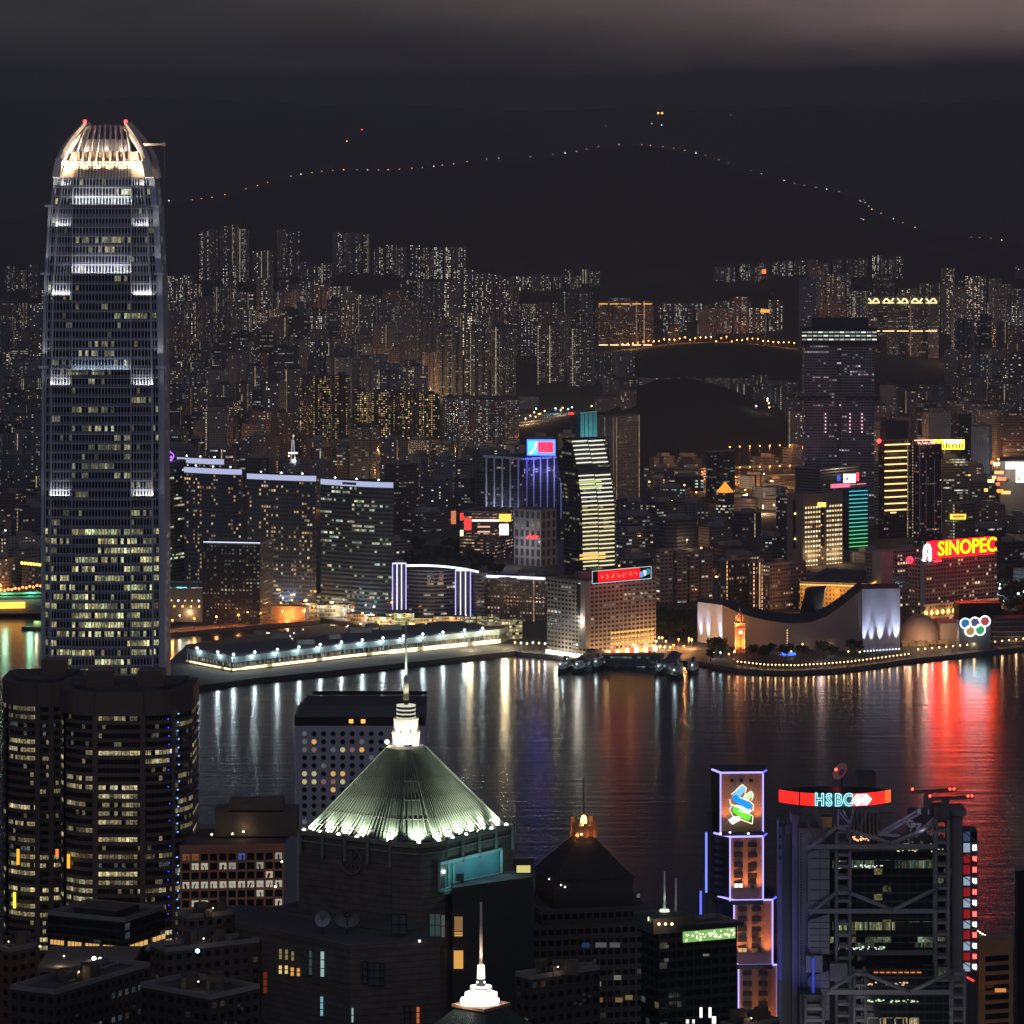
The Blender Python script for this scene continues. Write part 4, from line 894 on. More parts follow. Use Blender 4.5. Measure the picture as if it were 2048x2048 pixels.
pts = [(-5, -7.5), (-5, 2), (-3.6, 6), (0, 8.2), (3.6, 6), (5, 2), (5, -7.5), (2.6, -7.5), (1.2, -3), (-1.2, -3), (-2.6, -7.5)]
ce = on_face(C, B, .075, zb2 + 6.5, 1.2); rd = (B - C).normalized()
b.face([(ce.x + p[0] * rd.x, ce.y + p[0] * rd.y, ce.z + p[1]) for p in pts]); b.build('emblem', glow('emblem_w', (.95, .95, 1), 9, True), sg)
b = MB(); b.ball((ce.x, ce.y - .7, ce.z + 1.2), 1.5, sz=1.4); b.build('emblem_mark', glow('emb_b', (.35, .2, .8), 1.5), sg)
b = MB(); p = on_face(C, B, .2, z1 - 1, 2); b.box(p, (8, 1.5, 1.6), R(38)); b.build('red_strip', REDS, sg)
b = MB(); b.ball(on_face(A, C, .2, z1, 2), 3.3); b.build('red_roundel', REDS, t)
lamp('AREA', on_face(C, B, .5, zt2 + 5, 16), 9000, (1, .03, .05), sg, size=50, sizey=6, to=on_face(C, B, .5, z1 - 15, -30))
lamp('POINT', on_face(C, B, .5, zt2 + 13, -12), 26000, (1, .04, .08), sg, 6)  # unseen red lamp added for the letters' glow on the surroundings

# ---- clustered grey slabs and offices behind the culture centre
for i, (a, m_, c, pt, nm) in enumerate(((1312, 1320, 1345, 1101, 'first and palest'), (1348, 1354, 1374, 1105, 'second'), (1375, 1380, 1398, 1108, 'third'), (1398, 1402, 1425, 1111, 'fourth and widest'))):
    t, C, A, B, D, z1 = block('apartment_block', '%s of four parallel grey slab blocks right of the chequered block' % nm, 'apartment block', a, m_, c, 3560 + i * 8, 58, pt,
                              facade('slab4_%d' % i, wall=[(.36, .31, .27), (.30, .27, .26), (.22, .21, .22), (.2, .2, .2)][i], glass=(.015, .015, .018), wx=.72, wy=.42, p=.05, B=1.8, cb=(.8, 1, .95), strip=.0, detail=.1), cw=4.5, fh=3.4, group='four parallel grey slabs')
for i, (a, m_, c, pt, Y_, lb) in enumerate(((1436, 1446, 1500, 1122, 3520, 'dark office block with a lit column of windows behind the brick clock tower'), (1498, 1505, 1528, 1125, 3505, 'narrow dark block lined by amber window columns'), (1522, 1540, 1612, 1130, 3500, 'pinkish office block with banded windows behind the swooping roof'))):
    t, C, A, B, D, z1 = block('office_block', lb, 'office block', a, m_, c, Y_, 50, pt, facade('salis%d' % i, wall=[(.1, .1, .1), (.12, .09, .09), (.26, .19, .19)][i], glass=(.02, .02, .02), wx=.6, wy=.5, p=.12, B=1.1, ca=(1, .5, .2), cb=(1, .85, .6), strip=[.1, .3, .05][i], stripB=1.6, detail=.2), fh=3.6)
    roof_clutter(t, centre(A, B, C, D), z1, 20, 3, i)
t, C, A, B, D, z1 = block('hotel', 'old low hotel glowing gold along its cornice behind the swooping roof', 'hotel', 1600, 1735, 1782, 3480, 15, 1170,
                          facade('penin', wall=(.5, .32, .12), glass=(.06, .03, .01), wx=.45, wy=.5, p=.25, B=.9, ca=(1, .55, .18), cb=(1, .7, .3), strip=.0), fh=3.6)
b = MB(); b.bar(on_face(A, C, 0, z1 - 1, .8), on_face(A, C, 1, z1 - 1, .8), .9, 1.2); b.bar(on_face(C, B, 0, z1 - 1, .8), on_face(C, B, 1, z1 - 1, .8), .9, 1.2); b.build('cornice_light', glow('cornice', (1, .55, .14), 1.5), t)
for u in (.15, .5, .85): lamp('POINT', on_face(A, C, u, 20, 12), 10000, (1, .52, .14), t, 2)
# ================================================================= WATERFRONT OF THE FAR SHORE
M_tile = surf('wing_tile', (.20, .17, .17), .45, noise=.12, scale=.06); M_tileL = surf('panel_tile', (.45, .47, .55), .35, noise=.06, scale=.05)
# ---- culture centre with swooping roof
c0 = G(1600, 1300); BLOCKED.append((c0.x, c0.y + 15, 70))
t = thing('culture_centre', (c0.x, c0.y, 3), 'windowless culture centre whose roof swoops down and up between two floodlit end walls', 'culture centre')
TOP = [(1445, 1210), (1470, 1222), (1500, 1233), (1540, 1242), (1580, 1247), (1620, 1245), (1655, 1232), (1690, 1207), (1724, 1179)]
def ybase(px): return 3240 + (3206 - 3240) * (px - 1445) / 279.0
b = MB(); pr = None
for px, py in TOP:
    y = ybase(px); f = W(px, py, y); f0 = Vector((f.x, f.y, 2.5)); k = Vector((f.x + 3, y + 46, f.z + 3 if px not in (1445,) else f.z)); cur = (f0, f, k)
    if pr: b.face([pr[0], f0, f, pr[1]], 0); b.face([pr[1], f, k, pr[2]], 1)
    pr = cur
b.build('swoop_wall', [M_tile, surf('swoop_roof', (.035, .035, .04), .6)], t)
def lit_wall(a, c, ya, yc, pta, ptc, deep, nm):
    A_, C_ = W(a, pta, ya), W(c, ptc, yc); b = MB(); a0, c0_ = Vector((A_.x, A_.y, 2.5)), Vector((C_.x, C_.y, 2.5))
    bk = Vector((2, deep, 0)); b.face([a0, c0_, C_, A_], 0); b.face([c0_, c0_ + bk, C_ + bk, C_], 0); b.face([A_, C_, C_ + bk, A_ + bk], 1); b.face([a0 + bk, a0, A_, A_ + bk], 0)
    b.build(nm, [M_tileL, M_roof], t); return A_, C_
A1, C1 = lit_wall(1395, 1444.6, 3272, 3241, 1204, 1210, 40, 'end_wall')
A2, C2 = lit_wall(1724.4, 1800, 3205, 3222, 1178, 1177, 40, 'end_wall')
for P_, Q_, us, e in ((A1, C1, (.08, .38, .88), 1.0), (A2, C2, (.06, .28, .5, .72, .93), 1.25)):
    for u in us:
        p = P_.lerp(Q_, u); lamp('SPOT', (p.x, p.y - 4.2, 3.6), 150000 * e, (.70, .76, 1), t, .5, to=(p.x, p.y + .2, 36), spot=34, blend=1)
        b = MB(); b.box((p.x, p.y - 4.2, 3.1), (1.2, .8, .5)); b.build('floodlight', M_dark, t)
for i in range(12):
    p = A2.lerp(C2, (i + .5) / 12); b = MB(); b.bar((p.x, p.y - 5.5, 3), (p.x, p.y - 1.2, 8.2), .7); b.build('buttress', M_tileL, t); b = MB(); b.ball((p.x, p.y - 6.2, 3.9), .5, n=6, k=4); b.build('buttress_lamp', glow('lavl', (.75, .82, 1), 5), t)
lamp('SPOT', G(1470, 1322) + Vector((0, 0, 6)), 45000, (1, .34, .12), t, 2, to=W(1470, 1250, 3236), spot=60, blend=1)
lamp('POINT', G(1640, 1318) + Vector((0, -10, 10)), 3500, (.9, .6, .6), t, 3)
# stage tower: dark slanted box, its lit edge painted as a paler side
b = MB(); y = 3290; P0 = [W(1598, 1232, y), W(1640, 1228, y - 4), W(1650, 1178, y - 4), W(1610, 1182, y)]
bk = Vector((4, 30, 0)); b.face(P0, 0); b.face([P0[3], P0[2], P0[2] + bk, P0[3] + bk], 0); b.face([P0[1], P0[1] + bk, P0[2] + bk, P0[2]], 1); b.build('stage_tower', [M_black, M_tileL], t)
lamp('SPOT', W(1660, 1240, 3270), 30000, (.8, .85, 1), t, .5, to=W(1650, 1200, 3295), spot=60)
# ---- brick clock tower
cx, cy0 = G(1479.5, 1306)[:2]; t = thing('clock_tower', (cx, cy0, 3), 'floodlit orange brick clock tower on the promenade', 'clock tower')
M_brick = surf('brick', (.42, .17, .09), .8, noise=.2, scale=.6); M_st = surf('quoin_stone', (.55, .38, .28), .7)
b = MB(); b.box((cx, cy0, 14.5), (7.2, 7.2, 25), R(8)); b.build('shaft', M_brick, t)
b = MB()
for z in (27.2, 23, 5): b.box((cx, cy0, z), (8.2, 8.2, .9), R(8))
for sx in (-1, 1): b.box((cx + sx * 3.5, cy0 - 3.4 + sx * .5, 14), (.7, .7, 24), R(8))
b.build('stone_trim', M_st, t)
b = MB(); b.tube((cx, cy0, 27.6), (cx, cy0, 33.5), 2.9, 2.6, 8); b.build('belfry', M_brick, t)
b = MB()
for i in range(8): a = i * math.pi / 4; b.bar((cx + math.cos(a) * 3.2, cy0 + math.sin(a) * 3.2, 27.6), (cx + math.cos(a) * 3.0, cy0 + math.sin(a) * 3.0, 34), .55)
b.build('belfry_column', M_st, t)
b = MB(); b.ball((cx, cy0, 33.8), 2.7, half=True, sz=1.1); b.tube((cx, cy0, 36), (cx, cy0, 41), .35, .08, 6); b.build('dome', M_st, t)
b = MB(); b.tube((cx + .5, cy0 - 3.9, 20.2), (cx + .52, cy0 - 4.1, 20.2), 1.5, 1.5, 16); b.build('clock_face', glow('clock_face', (1, .8, .5), 3.0), t)
for i in range(4):
    b = MB(); b.box((cx + .5, cy0 - 3.75, 7.5 + i * 3.2), (.8, .3, 1.6), R(8)); b.build('window', M_black, t)
for dx, dy, z, tz in ((-9, -9, 6, 16), (9, -11, 6, 18), (0, -13, 5, 26), (-5, -9, 24, 34)): lamp('SPOT', (cx + dx, cy0 + dy, z), 34000, (1, .36, .09), t, .5, to=(cx, cy0, tz), spot=80)
# ---- domed museum, ring wall, louvred hall
c0 = G(1843, 1283); t = thing('domed_museum', (c0.x, c0.y, 3), 'egg-shaped domed museum with a glittering plaza in front', 'museum')
Yd = 3250; cc = W(1843, 1262, Yd); b = MB(); b.ball((cc.x, Yd + 12, 3), 18, sz=1.35, half=True, n=24, k=10); b.build('dome', surf('dome_pink', (.42, .30, .27), .6, noise=.08), t)
b = MB(); b.box((PX(1903, Yd), Yd + 12, 12), (22, 30, 18), R(6)); b.build('wing', surf('wing_pink', (.40, .30, .25), .7), t)
b = MB(); b.box((PX(1850, Yd), Yd - 6, 5), (38, 5, 5), R(5)); b.build('entrance', facade('dome_ent', wall=(.3, .18, .1), wx=.6, wy=.7, p=.7, B=2.2, ca=(1, .5, .15), cb=(1, .8, .4), strip=.0), t)
for px, e, cl in ((1818, 6000, (1, .55, .3)), (1850, 9000, (1, .6, .25)), (1890, 7000, (1, .65, .4))): lamp('POINT', W(px, 1280, Yd - 22) + Vector((0, 0, 4)), e, cl, t, 1.5)
for i in range(26):
    b = MB(); q = G(1815 + (i * 37 % 90), 1276 + (i * 13 % 14)); b.ball(q + Vector((0, 0, 2.2)), .55, n=6, k=4); b.build('plaza_lamp', [glow('am1', (1, .55, .15), 7), glow('am2', (1, .75, .45), 6), G_white][i % 7 // 3], t)
t = thing('ring_wall', G(1950, 1287), 'billboard wall glowing with five interlocking coloured rings', 'billboard'); Yr_ = 3215
b = MB(); x0, x1 = PX(1917, Yr_), PX(1984, Yr_ - 10); b.box(((x0 + x1) / 2, Yr_ + 6, 14.5), (x1 - x0, 10, 23), R(6)); b.build('wall', surf('ring_wall', (.10, .11, .15), .6), t)
for i, (px, py, cc, ci) in enumerate(((1931, 1247, (.05, .3, 1), (.35, .6, 1)), (1950, 1245, (.15, .12, .35), (.9, .9, 1)), (1970, 1242.5, (1, .1, .12), (1, .75, .8)), (1940.5, 1262, (1, .5, .1), (1, .95, .7)), (1960, 1260, (.05, .8, .3), (.7, 1, .85)))):
    yy = Yr_ - 1.2 - (px - 1917) * .045; c = W(px, py, yy); b = MB(); pr = None; r = 4.1
    for k in range(25):
        a = k / 24 * 2 * math.pi; q = c + Vector((math.cos(a) * r, 0, math.sin(a) * r))
        if pr: b.bar(pr, q, .95, .8)
        pr = q
    b.build('ring', glow('ring%d' % i, ci, 5, True), t)
    b = MB(); b.tube(c + Vector((0, .7, 0)), c + Vector((0, .5, 0)), 3.2, 3.2, 20); b.build('ring_disc', glow('disc%d' % i, cc, .5), t)
lamp('AREA', W(1950, 1252, Yr_ - 14), 2500, (.45, .7, 1), t, size=18, to=W(1950, 1300, Yr_ - 60))
t = thing('louvred_hall', G(2020, 1280), 'dark hall with horizontal louvres beside the ring billboard', 'hall'); b = MB(); b.box((PX(2022, 3260), 3262, 14), (34, 24, 22), R(6)); b.build('wall', surf('hall_dark', (.06, .06, .075), .6), t)
for i in range(5):
    b = MB(); b.box((PX(2022, 3248), 3249, 6 + i * 4), (33, .8, .8), R(6)); b.build('louvre', M_grey, t)
b = MB(); b.box((PX(1955, 3300), 3300, 18), (36, 20, 30), R(6)); b.build('rear_hall', M_black, t)

# ---- cruise terminal on its long pier
Q = [G(*p, z=3.4)[:2] for p in ((373, 1327), (464, 1345), (700, 1317), (1000, 1287), (1040, 1270), (900, 1262), (700, 1262), (600, 1262))]
Q[7] = (PX(590, 3190), 3190); Q[6] = (PX(700, 3235), 3235); Q[5] = (PX(880, 3315), 3315)
t = thing('cruise_terminal', (Q[1][0], Q[1][1], 3.4), 'long low cruise terminal on its pier with a glowing yellow deck strip along the water', 'cruise terminal')
BLOCKED.append((PX(750, 3220), 3220, 100)); BLOCKED.append((PX(600, 3160), 3160, 90)); BLOCKED.append((PX(900, 3290), 3290, 80))
M_term = surf('terminal_teal', (.34, .42, .42), .6, noise=.3, scale=.08)
b = MB(); b.prism(Q, 3.4, 6.0, 0, 0); b.build('quay_deck', surf('deck_conc', (.3, .28, .24), .8), t)
b = MB(); Qi = inset(Q, 3.0); b.prism(Qi, 6.0, 10.8, 0, 1, cw=2.6, fh=5); b.build('car_deck', facade('car_deck', wall=(.14, .14, .14), glass=(.03, .03, .03), wx=.6, wy=.45, p=.5, B=1.0, ca=(1, .42, .12), cb=(.9, .95, 1), strip=.02, stripB=.7, detail=.4), t)
b = MB(); b.prism(Q, 10.8, 15.2, 0, 1); b.build('upper_wall', [M_term, surf('terminal_roof', (.11, .11, .14), .8)], t)
def qpt(u, z, off): 
    # u 0..1 along the water side from the west end corner to the root
    P_ = [Vector(Q[0]), Vector(Q[1]), Vector(Q[2]), Vector(Q[3])]; L = [(P_[i + 1] - P_[i]).length for i in range(3)]; s = u * sum(L)
    for i in range(3):
        if s <= L[i] or i == 2:
            d = (P_[i + 1] - P_[i]).normalized(); p = P_[i] + d * s; return Vector((p.x + d.y * off, p.y - d.x * off, z))
        s -= L[i]
b = MB(); n = 60; mm = []
for i in range(n):
    a, c = qpt(i / n, 5.6, .4), qpt((i + 1) / n - .0004, 5.6, .4); b.bar(a, c, .5, 1.0 if i < 14 else 1.7 if i < 40 else 2.8, m=0 if i % 9 else 1)
b.build('deck_light', [glow('deck_yellow', (1, .80, .36), 4.0, True), glow('deck_dim', (1, .7, .3), .6)], t)
b = MB()
for i in range(70):
    a = qpt((i + .5) / 70, 10.8, .5); b.bar((a.x, a.y, 6), (a.x, a.y, 10.8), .5)
b.build('deck_column', M_term, t)
b = MB()
for i in range(120): a, c = qpt(i / 120, 16.2, .1), qpt((i + 1) / 120, 16.2, .1); b.bar(a, c, .12, .12); b.bar((a.x, a.y, 15.2), a, .1)
b.build('railing', M_grey, t)
LPX = [396, 437, 465, 509, 553, 596, 639, 681, 723, 764, 805, 845, 885, 927, 964]
xs_ = [(1024 + qpt(i / 400, 0, 0).x * F / qpt(i / 400, 0, 0).y, i / 400) for i in range(401)]
for px in LPX:
    u = min(xs_, key=lambda q: abs(q[0] - px))[1]; p = qpt(u, 15.2, .8); s = thing('roof_lamp', (p.x, p.y, 10.8), 'bright star-like lamp on the edge of the cruise terminal deck', 'lamp', 'deck edge lamps of the cruise terminal')
    b = MB(); b.tube((p.x, p.y, 10.8), (p.x, p.y, 17.6), .16, .12, 6); b.build('post', M_grey, s); b = MB(); b.ball((p.x, p.y, 17.4), .95, n=10, k=6); b.build('lamp_head', glow('deck_star', (.85, .97, 1), 8), s)
    lamp('POINT', (p.x, p.y - 2.4, 16.6), 4200, (.75, .95, 1), s, .8)
for i, (px, py) in enumerate(((520, 1262), (558, 1268), (720, 1258), (745, 1248), (610, 1281), (780, 1252), (668, 1270))):
    b = MB(); p = W(px, py, 0 + GY(py + 12, 15.2)); p = Vector((PX(px, GY(py + 8, 15.2)), GY(py + 8, 15.2), 15.3)); b.box(p + Vector((0, 0, 2)), (10 + i % 3 * 4, 5, 3.6), R(20)); b.build('roof_plant', M_conc, t)
rr = random.Random(77)
for i in range(22):
    b = MB(); px = rr.uniform(500, 940); y = GY(lerp_tab([(464, 1296), (940, 1252)], px) - rr.uniform(4, 26), 15.2); b.ball((PX(px, y), y, 16.0), .42, n=6, k=4); b.build('deck_bulb', [glow('rfb_w', (1, .6, .3), 5), glow('rfb_t', (.7, .95, 1), 5)][i % 2], t)
for px, y, ww, e in ((1000, 3290, 34, 1), (960, 3310, 30, .7)):
    b = MB(); b.box((PX(px, y), y, 11), (ww, 16, 15), R(20)); b.build('entrance_hall', facade('ent_hall', wall=(.3, .28, .2), wx=.8, wy=.6, p=.85, B=1.3, ca=(1, .78, .3), cb=(1, .95, .55), strip=.0, detail=.5), t)
lamp('POINT', G(1010, 1292) + Vector((0, -6, 14)), 34000, (1, .85, .5), t, 2); lamp('POINT', G(940, 1300) + Vector((0, -3, 9)), 16000, (1, .8, .45), t, 2)

# ---- lamps on the thin pier and along the promenades
for i, px in enumerate(range(345, 620, 44)):
    p = G(px, lerp_tab([(300, 1266), (500, 1249), (640, 1238)], px)); street_lamp(p.x, p.y, 3.2, 'amber', 'amber lamp on the thin dark pier with the orange-lit road', 'amber lamps on the thin pier', .75, 9, 5200, 'pier_lamp')
for i, (px, py) in enumerate(((360, 1250), (378, 1242), (395, 1240), (420, 1238), (450, 1236), (475, 1232))):
    p = G(px, py); street_lamp(p.x, p.y, 3.2, 'white' if i % 3 == 2 else 'warm', 'lamp on the basin quay behind the thin pier', 'lamps on the basin quay', .7, 8, 3000)
t = thing('pier_shed', G(590, 1236), 'low shed washed in orange light at the root of the thin pier', 'shed'); p = G(560, 1226); b = MB(); b.box((PX(565, 3440), 3440, 9), (44, 14, 12), R(-12)); b.build('wall', surf('shed', (.35, .28, .24), .8), t)
for px in (530, 575): lamp('POINT', Vector((PX(px, 3425), 3424, 7)), 22000, (1, .32, .06), t, 1)
random.seed(21)
for i in range(46):
    px = 1475 + i * 7.6; py = lerp_tab([(1440, 1327), (1530, 1337), (1589, 1338.5), (1650, 1335), (1700, 1331), (1760, 1323), (1830, 1314)], px); p = G(px, py)
    street_lamp(p.x, p.y, 3, 'warm', 'small warm bulb in the string along the promenade rail', 'promenade rail lamps', .5, 3.2, 500 if i % 2 == 0 else 0, 'rail_lamp')
for i in range(16):
    px = 1836 + i * 14; p = G(px, lerp_tab([(1836, 1311), (1930, 1302), (2048, 1289)], px)); street_lamp(p.x, p.y, 3, 'warm', 'small warm bulb along the eastern promenade', 'eastern promenade lamps', .55, 5, 900 if i % 2 == 0 else 0, 'rail_lamp')
for i in range(13):
    px = 1420 + random.uniform(0, 300); p = G(px, random.uniform(1300, 1322)); street_lamp(p.x, p.y, 3, random.choice(['white', 'teal', 'warm', 'warm']), 'garden lamp scattered between the trees of the promenade', 'garden lamps on the promenade', .6, 5, 500, 'garden_lamp')
for i in range(15):
    px = random.uniform(1300, 1400); p = G(px, random.uniform(1288, 1312)); street_lamp(p.x, p.y, 3, random.choice(['amber', 'warm']), 'amber street lamp in the orange-lit square by the ferry pier', 'street lamps in the ferry square', .7, 7, 9000)
for i in range(34):
    px = random.uniform(510, 900); p = G(px, lerp_tab(SH[4:], px)); p = Vector((PX(px, p.y + random.uniform(6, 60)), p.y + random.uniform(6, 60), 3)); 
    street_lamp(p.x, p.y, 3, random.choice(['amber', 'warm', 'warm', 'white']), 'street lamp on the busy quay below the capped glass towers', 'street lamps on the busy quay', .7, 7, 7000)
for i, (px, y, w, c) in enumerate(((560, 3508, 26, (1, .5, .15)), (612, 3496, 34, (1, .62, .25)), (668, 3462, 30, (1, .8, .4)), (722, 3425, 26, (1, .5, .15)), (764, 3385, 22, (1, .85, .4)), (800, 3395, 24, (.8, 1, .5)), (846, 3392, 26, (1, .7, .25)), (902, 3388, 30, (1, .5, .15)), (700, 3500, 40, (.8, .95, 1)), (430, 3536, 44, (1, .6, .2)))):
    t = thing('pavilion', (PX(px, y), y, 3), ['low lit pavilion on the quay beside the orange-washed shed', 'amber lit pavilion, second along the quay behind the cruise terminal', 'pale yellow lit pavilion, third along the quay', 'small amber pavilion in the middle of the quay', 'small bright pavilion just left of the lavender pylon', 'greenish lit pavilion at the foot of the left pylon', 'yellow lit pavilion at the foot of the arched hotel', 'amber lit pavilion at the foot of the right pylon', 'cool white lit pavilion behind the amber ones', 'amber lit arcade behind the basin quay'][i], 'pavilion', 'lit pavilions on the quay')
    b = MB(); b.prism(rect(PX(px, y), y, w, 12, R(-8 + i * 5 % 14)), 3, 9.5 + i % 3 * 2, 0, 1, cw=2.4, fh=3.2); b.build('wall', [facade('pav%d' % i, wall=(.3, .26, .2), glass=(.05, .04, .03), wx=.8, wy=.7, p=.62, B=2.0, ca=c, cb=(1, .9, .65), strip=.0, detail=.6), M_roof], t)
    lamp('POINT', (PX(px, y), y - 14, 10), 9000, c, t, 1.5)
# blue lit fountain and thin lit mast
p = G(1576, 1312); t = thing('fountain', p, 'round fountain glowing blue beside a thin lit mast', 'fountain')
b = MB(); b.tube((p.x, p.y, 3), (p.x, p.y, 4.2), 7, 7, 24); b.build('basin', M_conc, t); b = MB(); b.tube((p.x, p.y, 4.2), (p.x, p.y, 5.4), 6.4, 6.0, 24); b.build('blue_rim', glow('fblue', (.03, .12, 1), 3.5), t)
t = thing('mast', p + Vector((0, 9, 0)), 'thin mast strung with warm bulbs behind the blue fountain', 'mast'); b = MB(); b.tube((p.x, p.y + 9, 3), (p.x, p.y + 9, 24), .5, .3, 6); b.build('pole', M_grey, t)
for i in range(8):
    b = MB(); b.ball((p.x, p.y + 8.3, 8 + i * 2.1), .5, n=6, k=4); b.build('bulb', glow('mastb', (1, .55, .2), 2.2), t)
# ---- star ferry piers, ferries
M_hull = surf('hull_green', (.02, .05, .045), .5); M_sup = surf('deck_white', (.35, .38, .4), .6)
def ferry(px, py, L, rot, label, s=1.0):
    p = G(px, py, 0); t = thing('ferry', p, label, 'ferry', 'ferries at the piers'); c, s_ = math.cos(rot), math.sin(rot)
    def ell(l, w, n=16): return [(p.x + math.cos(a) * l / 2 * c - math.sin(a) * w / 2 * s_, p.y + math.cos(a) * l / 2 * s_ + math.sin(a) * w / 2 * c) for a in (2 * math.pi * i / n for i in range(n))]
    b = MB(); b.prism(ell(L * .92, L * .24), -.4, 3.0, 0, 0, taper=ell(L, L * .28)); b.build('hull', M_hull, t)
    b = MB(); b.prism(ell(L * .82, L * .24), 3.0, 5.4, 0, 1, cw=1.6, fh=2.4, cont=True); b.prism(ell(L * .70, L * .22), 5.9, 8.2, 0, 1, cw=1.6, fh=2.3, cont=True)
    b.build('cabin', [facade('ferry_cabin', wall=(.3, .32, .33), glass=(.03, .04, .05), wx=.6, wy=.5, p=.45, B=1.2, ca=(.7, 1, .95), cb=(1, .85, .6), strip=.0, detail=.2), M_sup], t)
    b = MB(); b.prism(ell(L * .86, L * .27), 5.4, 5.9, 0, 0); b.prism(ell(L * .74, L * .25), 8.2, 8.6, 0, 0); b.build('deck', M_sup, t)
    b = MB(); b.tube((p.x, p.y, 8.6), (p.x, p.y, 12), 1.3, 1.1, 10); b.build('funnel', M_dark, t)
    b = MB(); b.bar((p.x + c * L * .25, p.y + s_ * L * .25, 8.6), (p.x + c * L * .25, p.y + s_ * L * .25, 11), 2.4); b.build('wheelhouse', M_sup, t)
    for k_ in (-.38, -.12, .12, .34):
        b = MB(); b.ball((p.x + c * L * k_, p.y + s_ * L * k_ - 1, 7.0 + (k_ > 0) * 2.4), .42, n=6, k=4); b.build('deck_lamp', G_white if k_ < .3 else G_teal, t)
    lamp('POINT', (p.x - 2, p.y - L * .62, 9), 900, (.7, .95, 1), t, .5)
ferry(1130, 1342, 30, R(70), 'small ferry moored leftmost at the piers, bow towards the water')
ferry(1163, 1340, 42, R(75), 'large dark double-ended ferry at the left pier'); ferry(1196, 1336, 34, R(80), 'ferry moored on the right side of the left pier')
ferry(1352, 1352, 44, R(82), 'large ferry with white deck lights at the right pier'); ferry(1318, 1346, 26, R(85), 'small ferry moored left of the large ferry at the right pier'); ferry(1386, 1344, 34, R(84), 'ferry moored on the right side of the right pier')
def pier(px, py, w, d, rot, label):
    p = G(px, py); t = thing('ferry_pier', p, label, 'ferry pier', 'ferry piers'); b = MB(); b.prism(rect(p.x, p.y, w, d, rot), -2, 3.2); b.build('platform', M_quay, t)
    b = MB(); b.prism(rect(p.x, p.y, w - 3, d - 3, rot), 3.2, 8.5, 0, 1, cw=3, fh=5); b.build('shed', [facade('pier_shed', wall=(.12, .15, .16), glass=(.03, .05, .06), wx=.7, wy=.4, p=.4, B=.8, ca=(.6, .95, 1), cb=(.8, 1, .9), strip=.0), M_roof], t)
    b = MB(); q = rect(p.x, p.y, w, d, rot); b.prism(q, 8.5, 11, 0, 0, taper=rect(p.x, p.y, w * .2, d * .9, rot)); b.build('roof', surf('pier_roof', (.04, .06, .07), .7), t)
pier(1178, 1326, 14, 60, R(-14), 'dark roofed ferry pier between the left ferries'); pier(1340, 1330, 14, 60, R(-8), 'dark roofed ferry pier between the right ferries')
p = G(1265, 1324); t = thing('ferry_concourse', p, 'low dark concourse linking the two ferry piers', 'concourse'); b = MB(); b.prism(rect(p.x, p.y, 56, 16, R(-4)), -2, 9.5, 0, 1, cw=3.4, fh=4); b.build('wall', [facade('concourse', wall=(.10, .12, .13), glass=(.04, .08, .09), wx=.85, wy=.4, p=.25, phi=.5, q=.3, B=.45, ca=(.5, .9, 1), cb=(.8, 1, .9), strip=.0), M_roof], t)
for i in range(11):
    p = G(1030 + i * 12, 1302 + (i % 3)); s = street_lamp(p.x, p.y, 3, 'white' if i % 2 else 'warm', 'bright lamp on the crowded ferry forecourt below the chequered block', 'forecourt lamps', .7, 7, 1500)
# ---- western shore behind the skyscraper: lit pier shed with green canopies
t = thing('pier_building', G(30, 1224), 'pier building at the western edge with green canopies above a glowing golden wall', 'pier building'); Yw = 3480
b = MB(); b.box((PX(10, Yw), Yw + 10, 9), (150, 18, 12), R(3)); b.build('hall', M_conc, t)
for zz, yy in ((1190, 0), (1198, -4)):
    b = MB(); b.bar(W(-200, zz + 4, Yw + yy), W(84, zz - 5, Yw + yy), 3, 1.4); b.build('canopy', surf('canopy_green', (.10, .42, .28), .6), t)
b = MB(); b.bar(W(-200, 1216, Yw - 2), W(50, 1210, Yw - 2), .6, 5.4); b.build('golden_wall', glow('gold_wall', (1, .46, .06), 3.0, True), t)
for i in range(12):
    b = MB(); b.ball(W(2 + i * 7.2, 1180 - i * .9 + (i % 2) * 2, Yw), 1.1, n=6, k=4); b.build('orange_bulb', glow('obulb', (1, .16, .03), 8), t)
for px in (10, 60): lamp('POINT', W(px, 1182, Yw - 6), 9000, (.4, 1, .6), t, 2)
for i in range(7):
    b = MB(); b.ball(W(44 + i * 6, 1126 + i * .6, Yw + 150), 1.4, n=6, k=4); b.build('quay_bulb', glow('ybulb', (1, .6, .08), 5), t)
p = G(70, 1252); t = thing('pontoon', p, 'small dark pontoon with a lamp beside the skyscraper', 'pontoon'); b = MB(); b.box((p.x, p.y, 1), (22, 9, 3)); b.build('deck', M_dark, t); b = MB(); b.box((p.x + 4, p.y, 5), (10, 6, 5)); b.build('cabin', surf('green_cabin', (.15, .2, .1), .7), t)
lamp('POINT', (p.x + 2, p.y - 6, 8), 3000, (.8, 1, .6), t, .5)

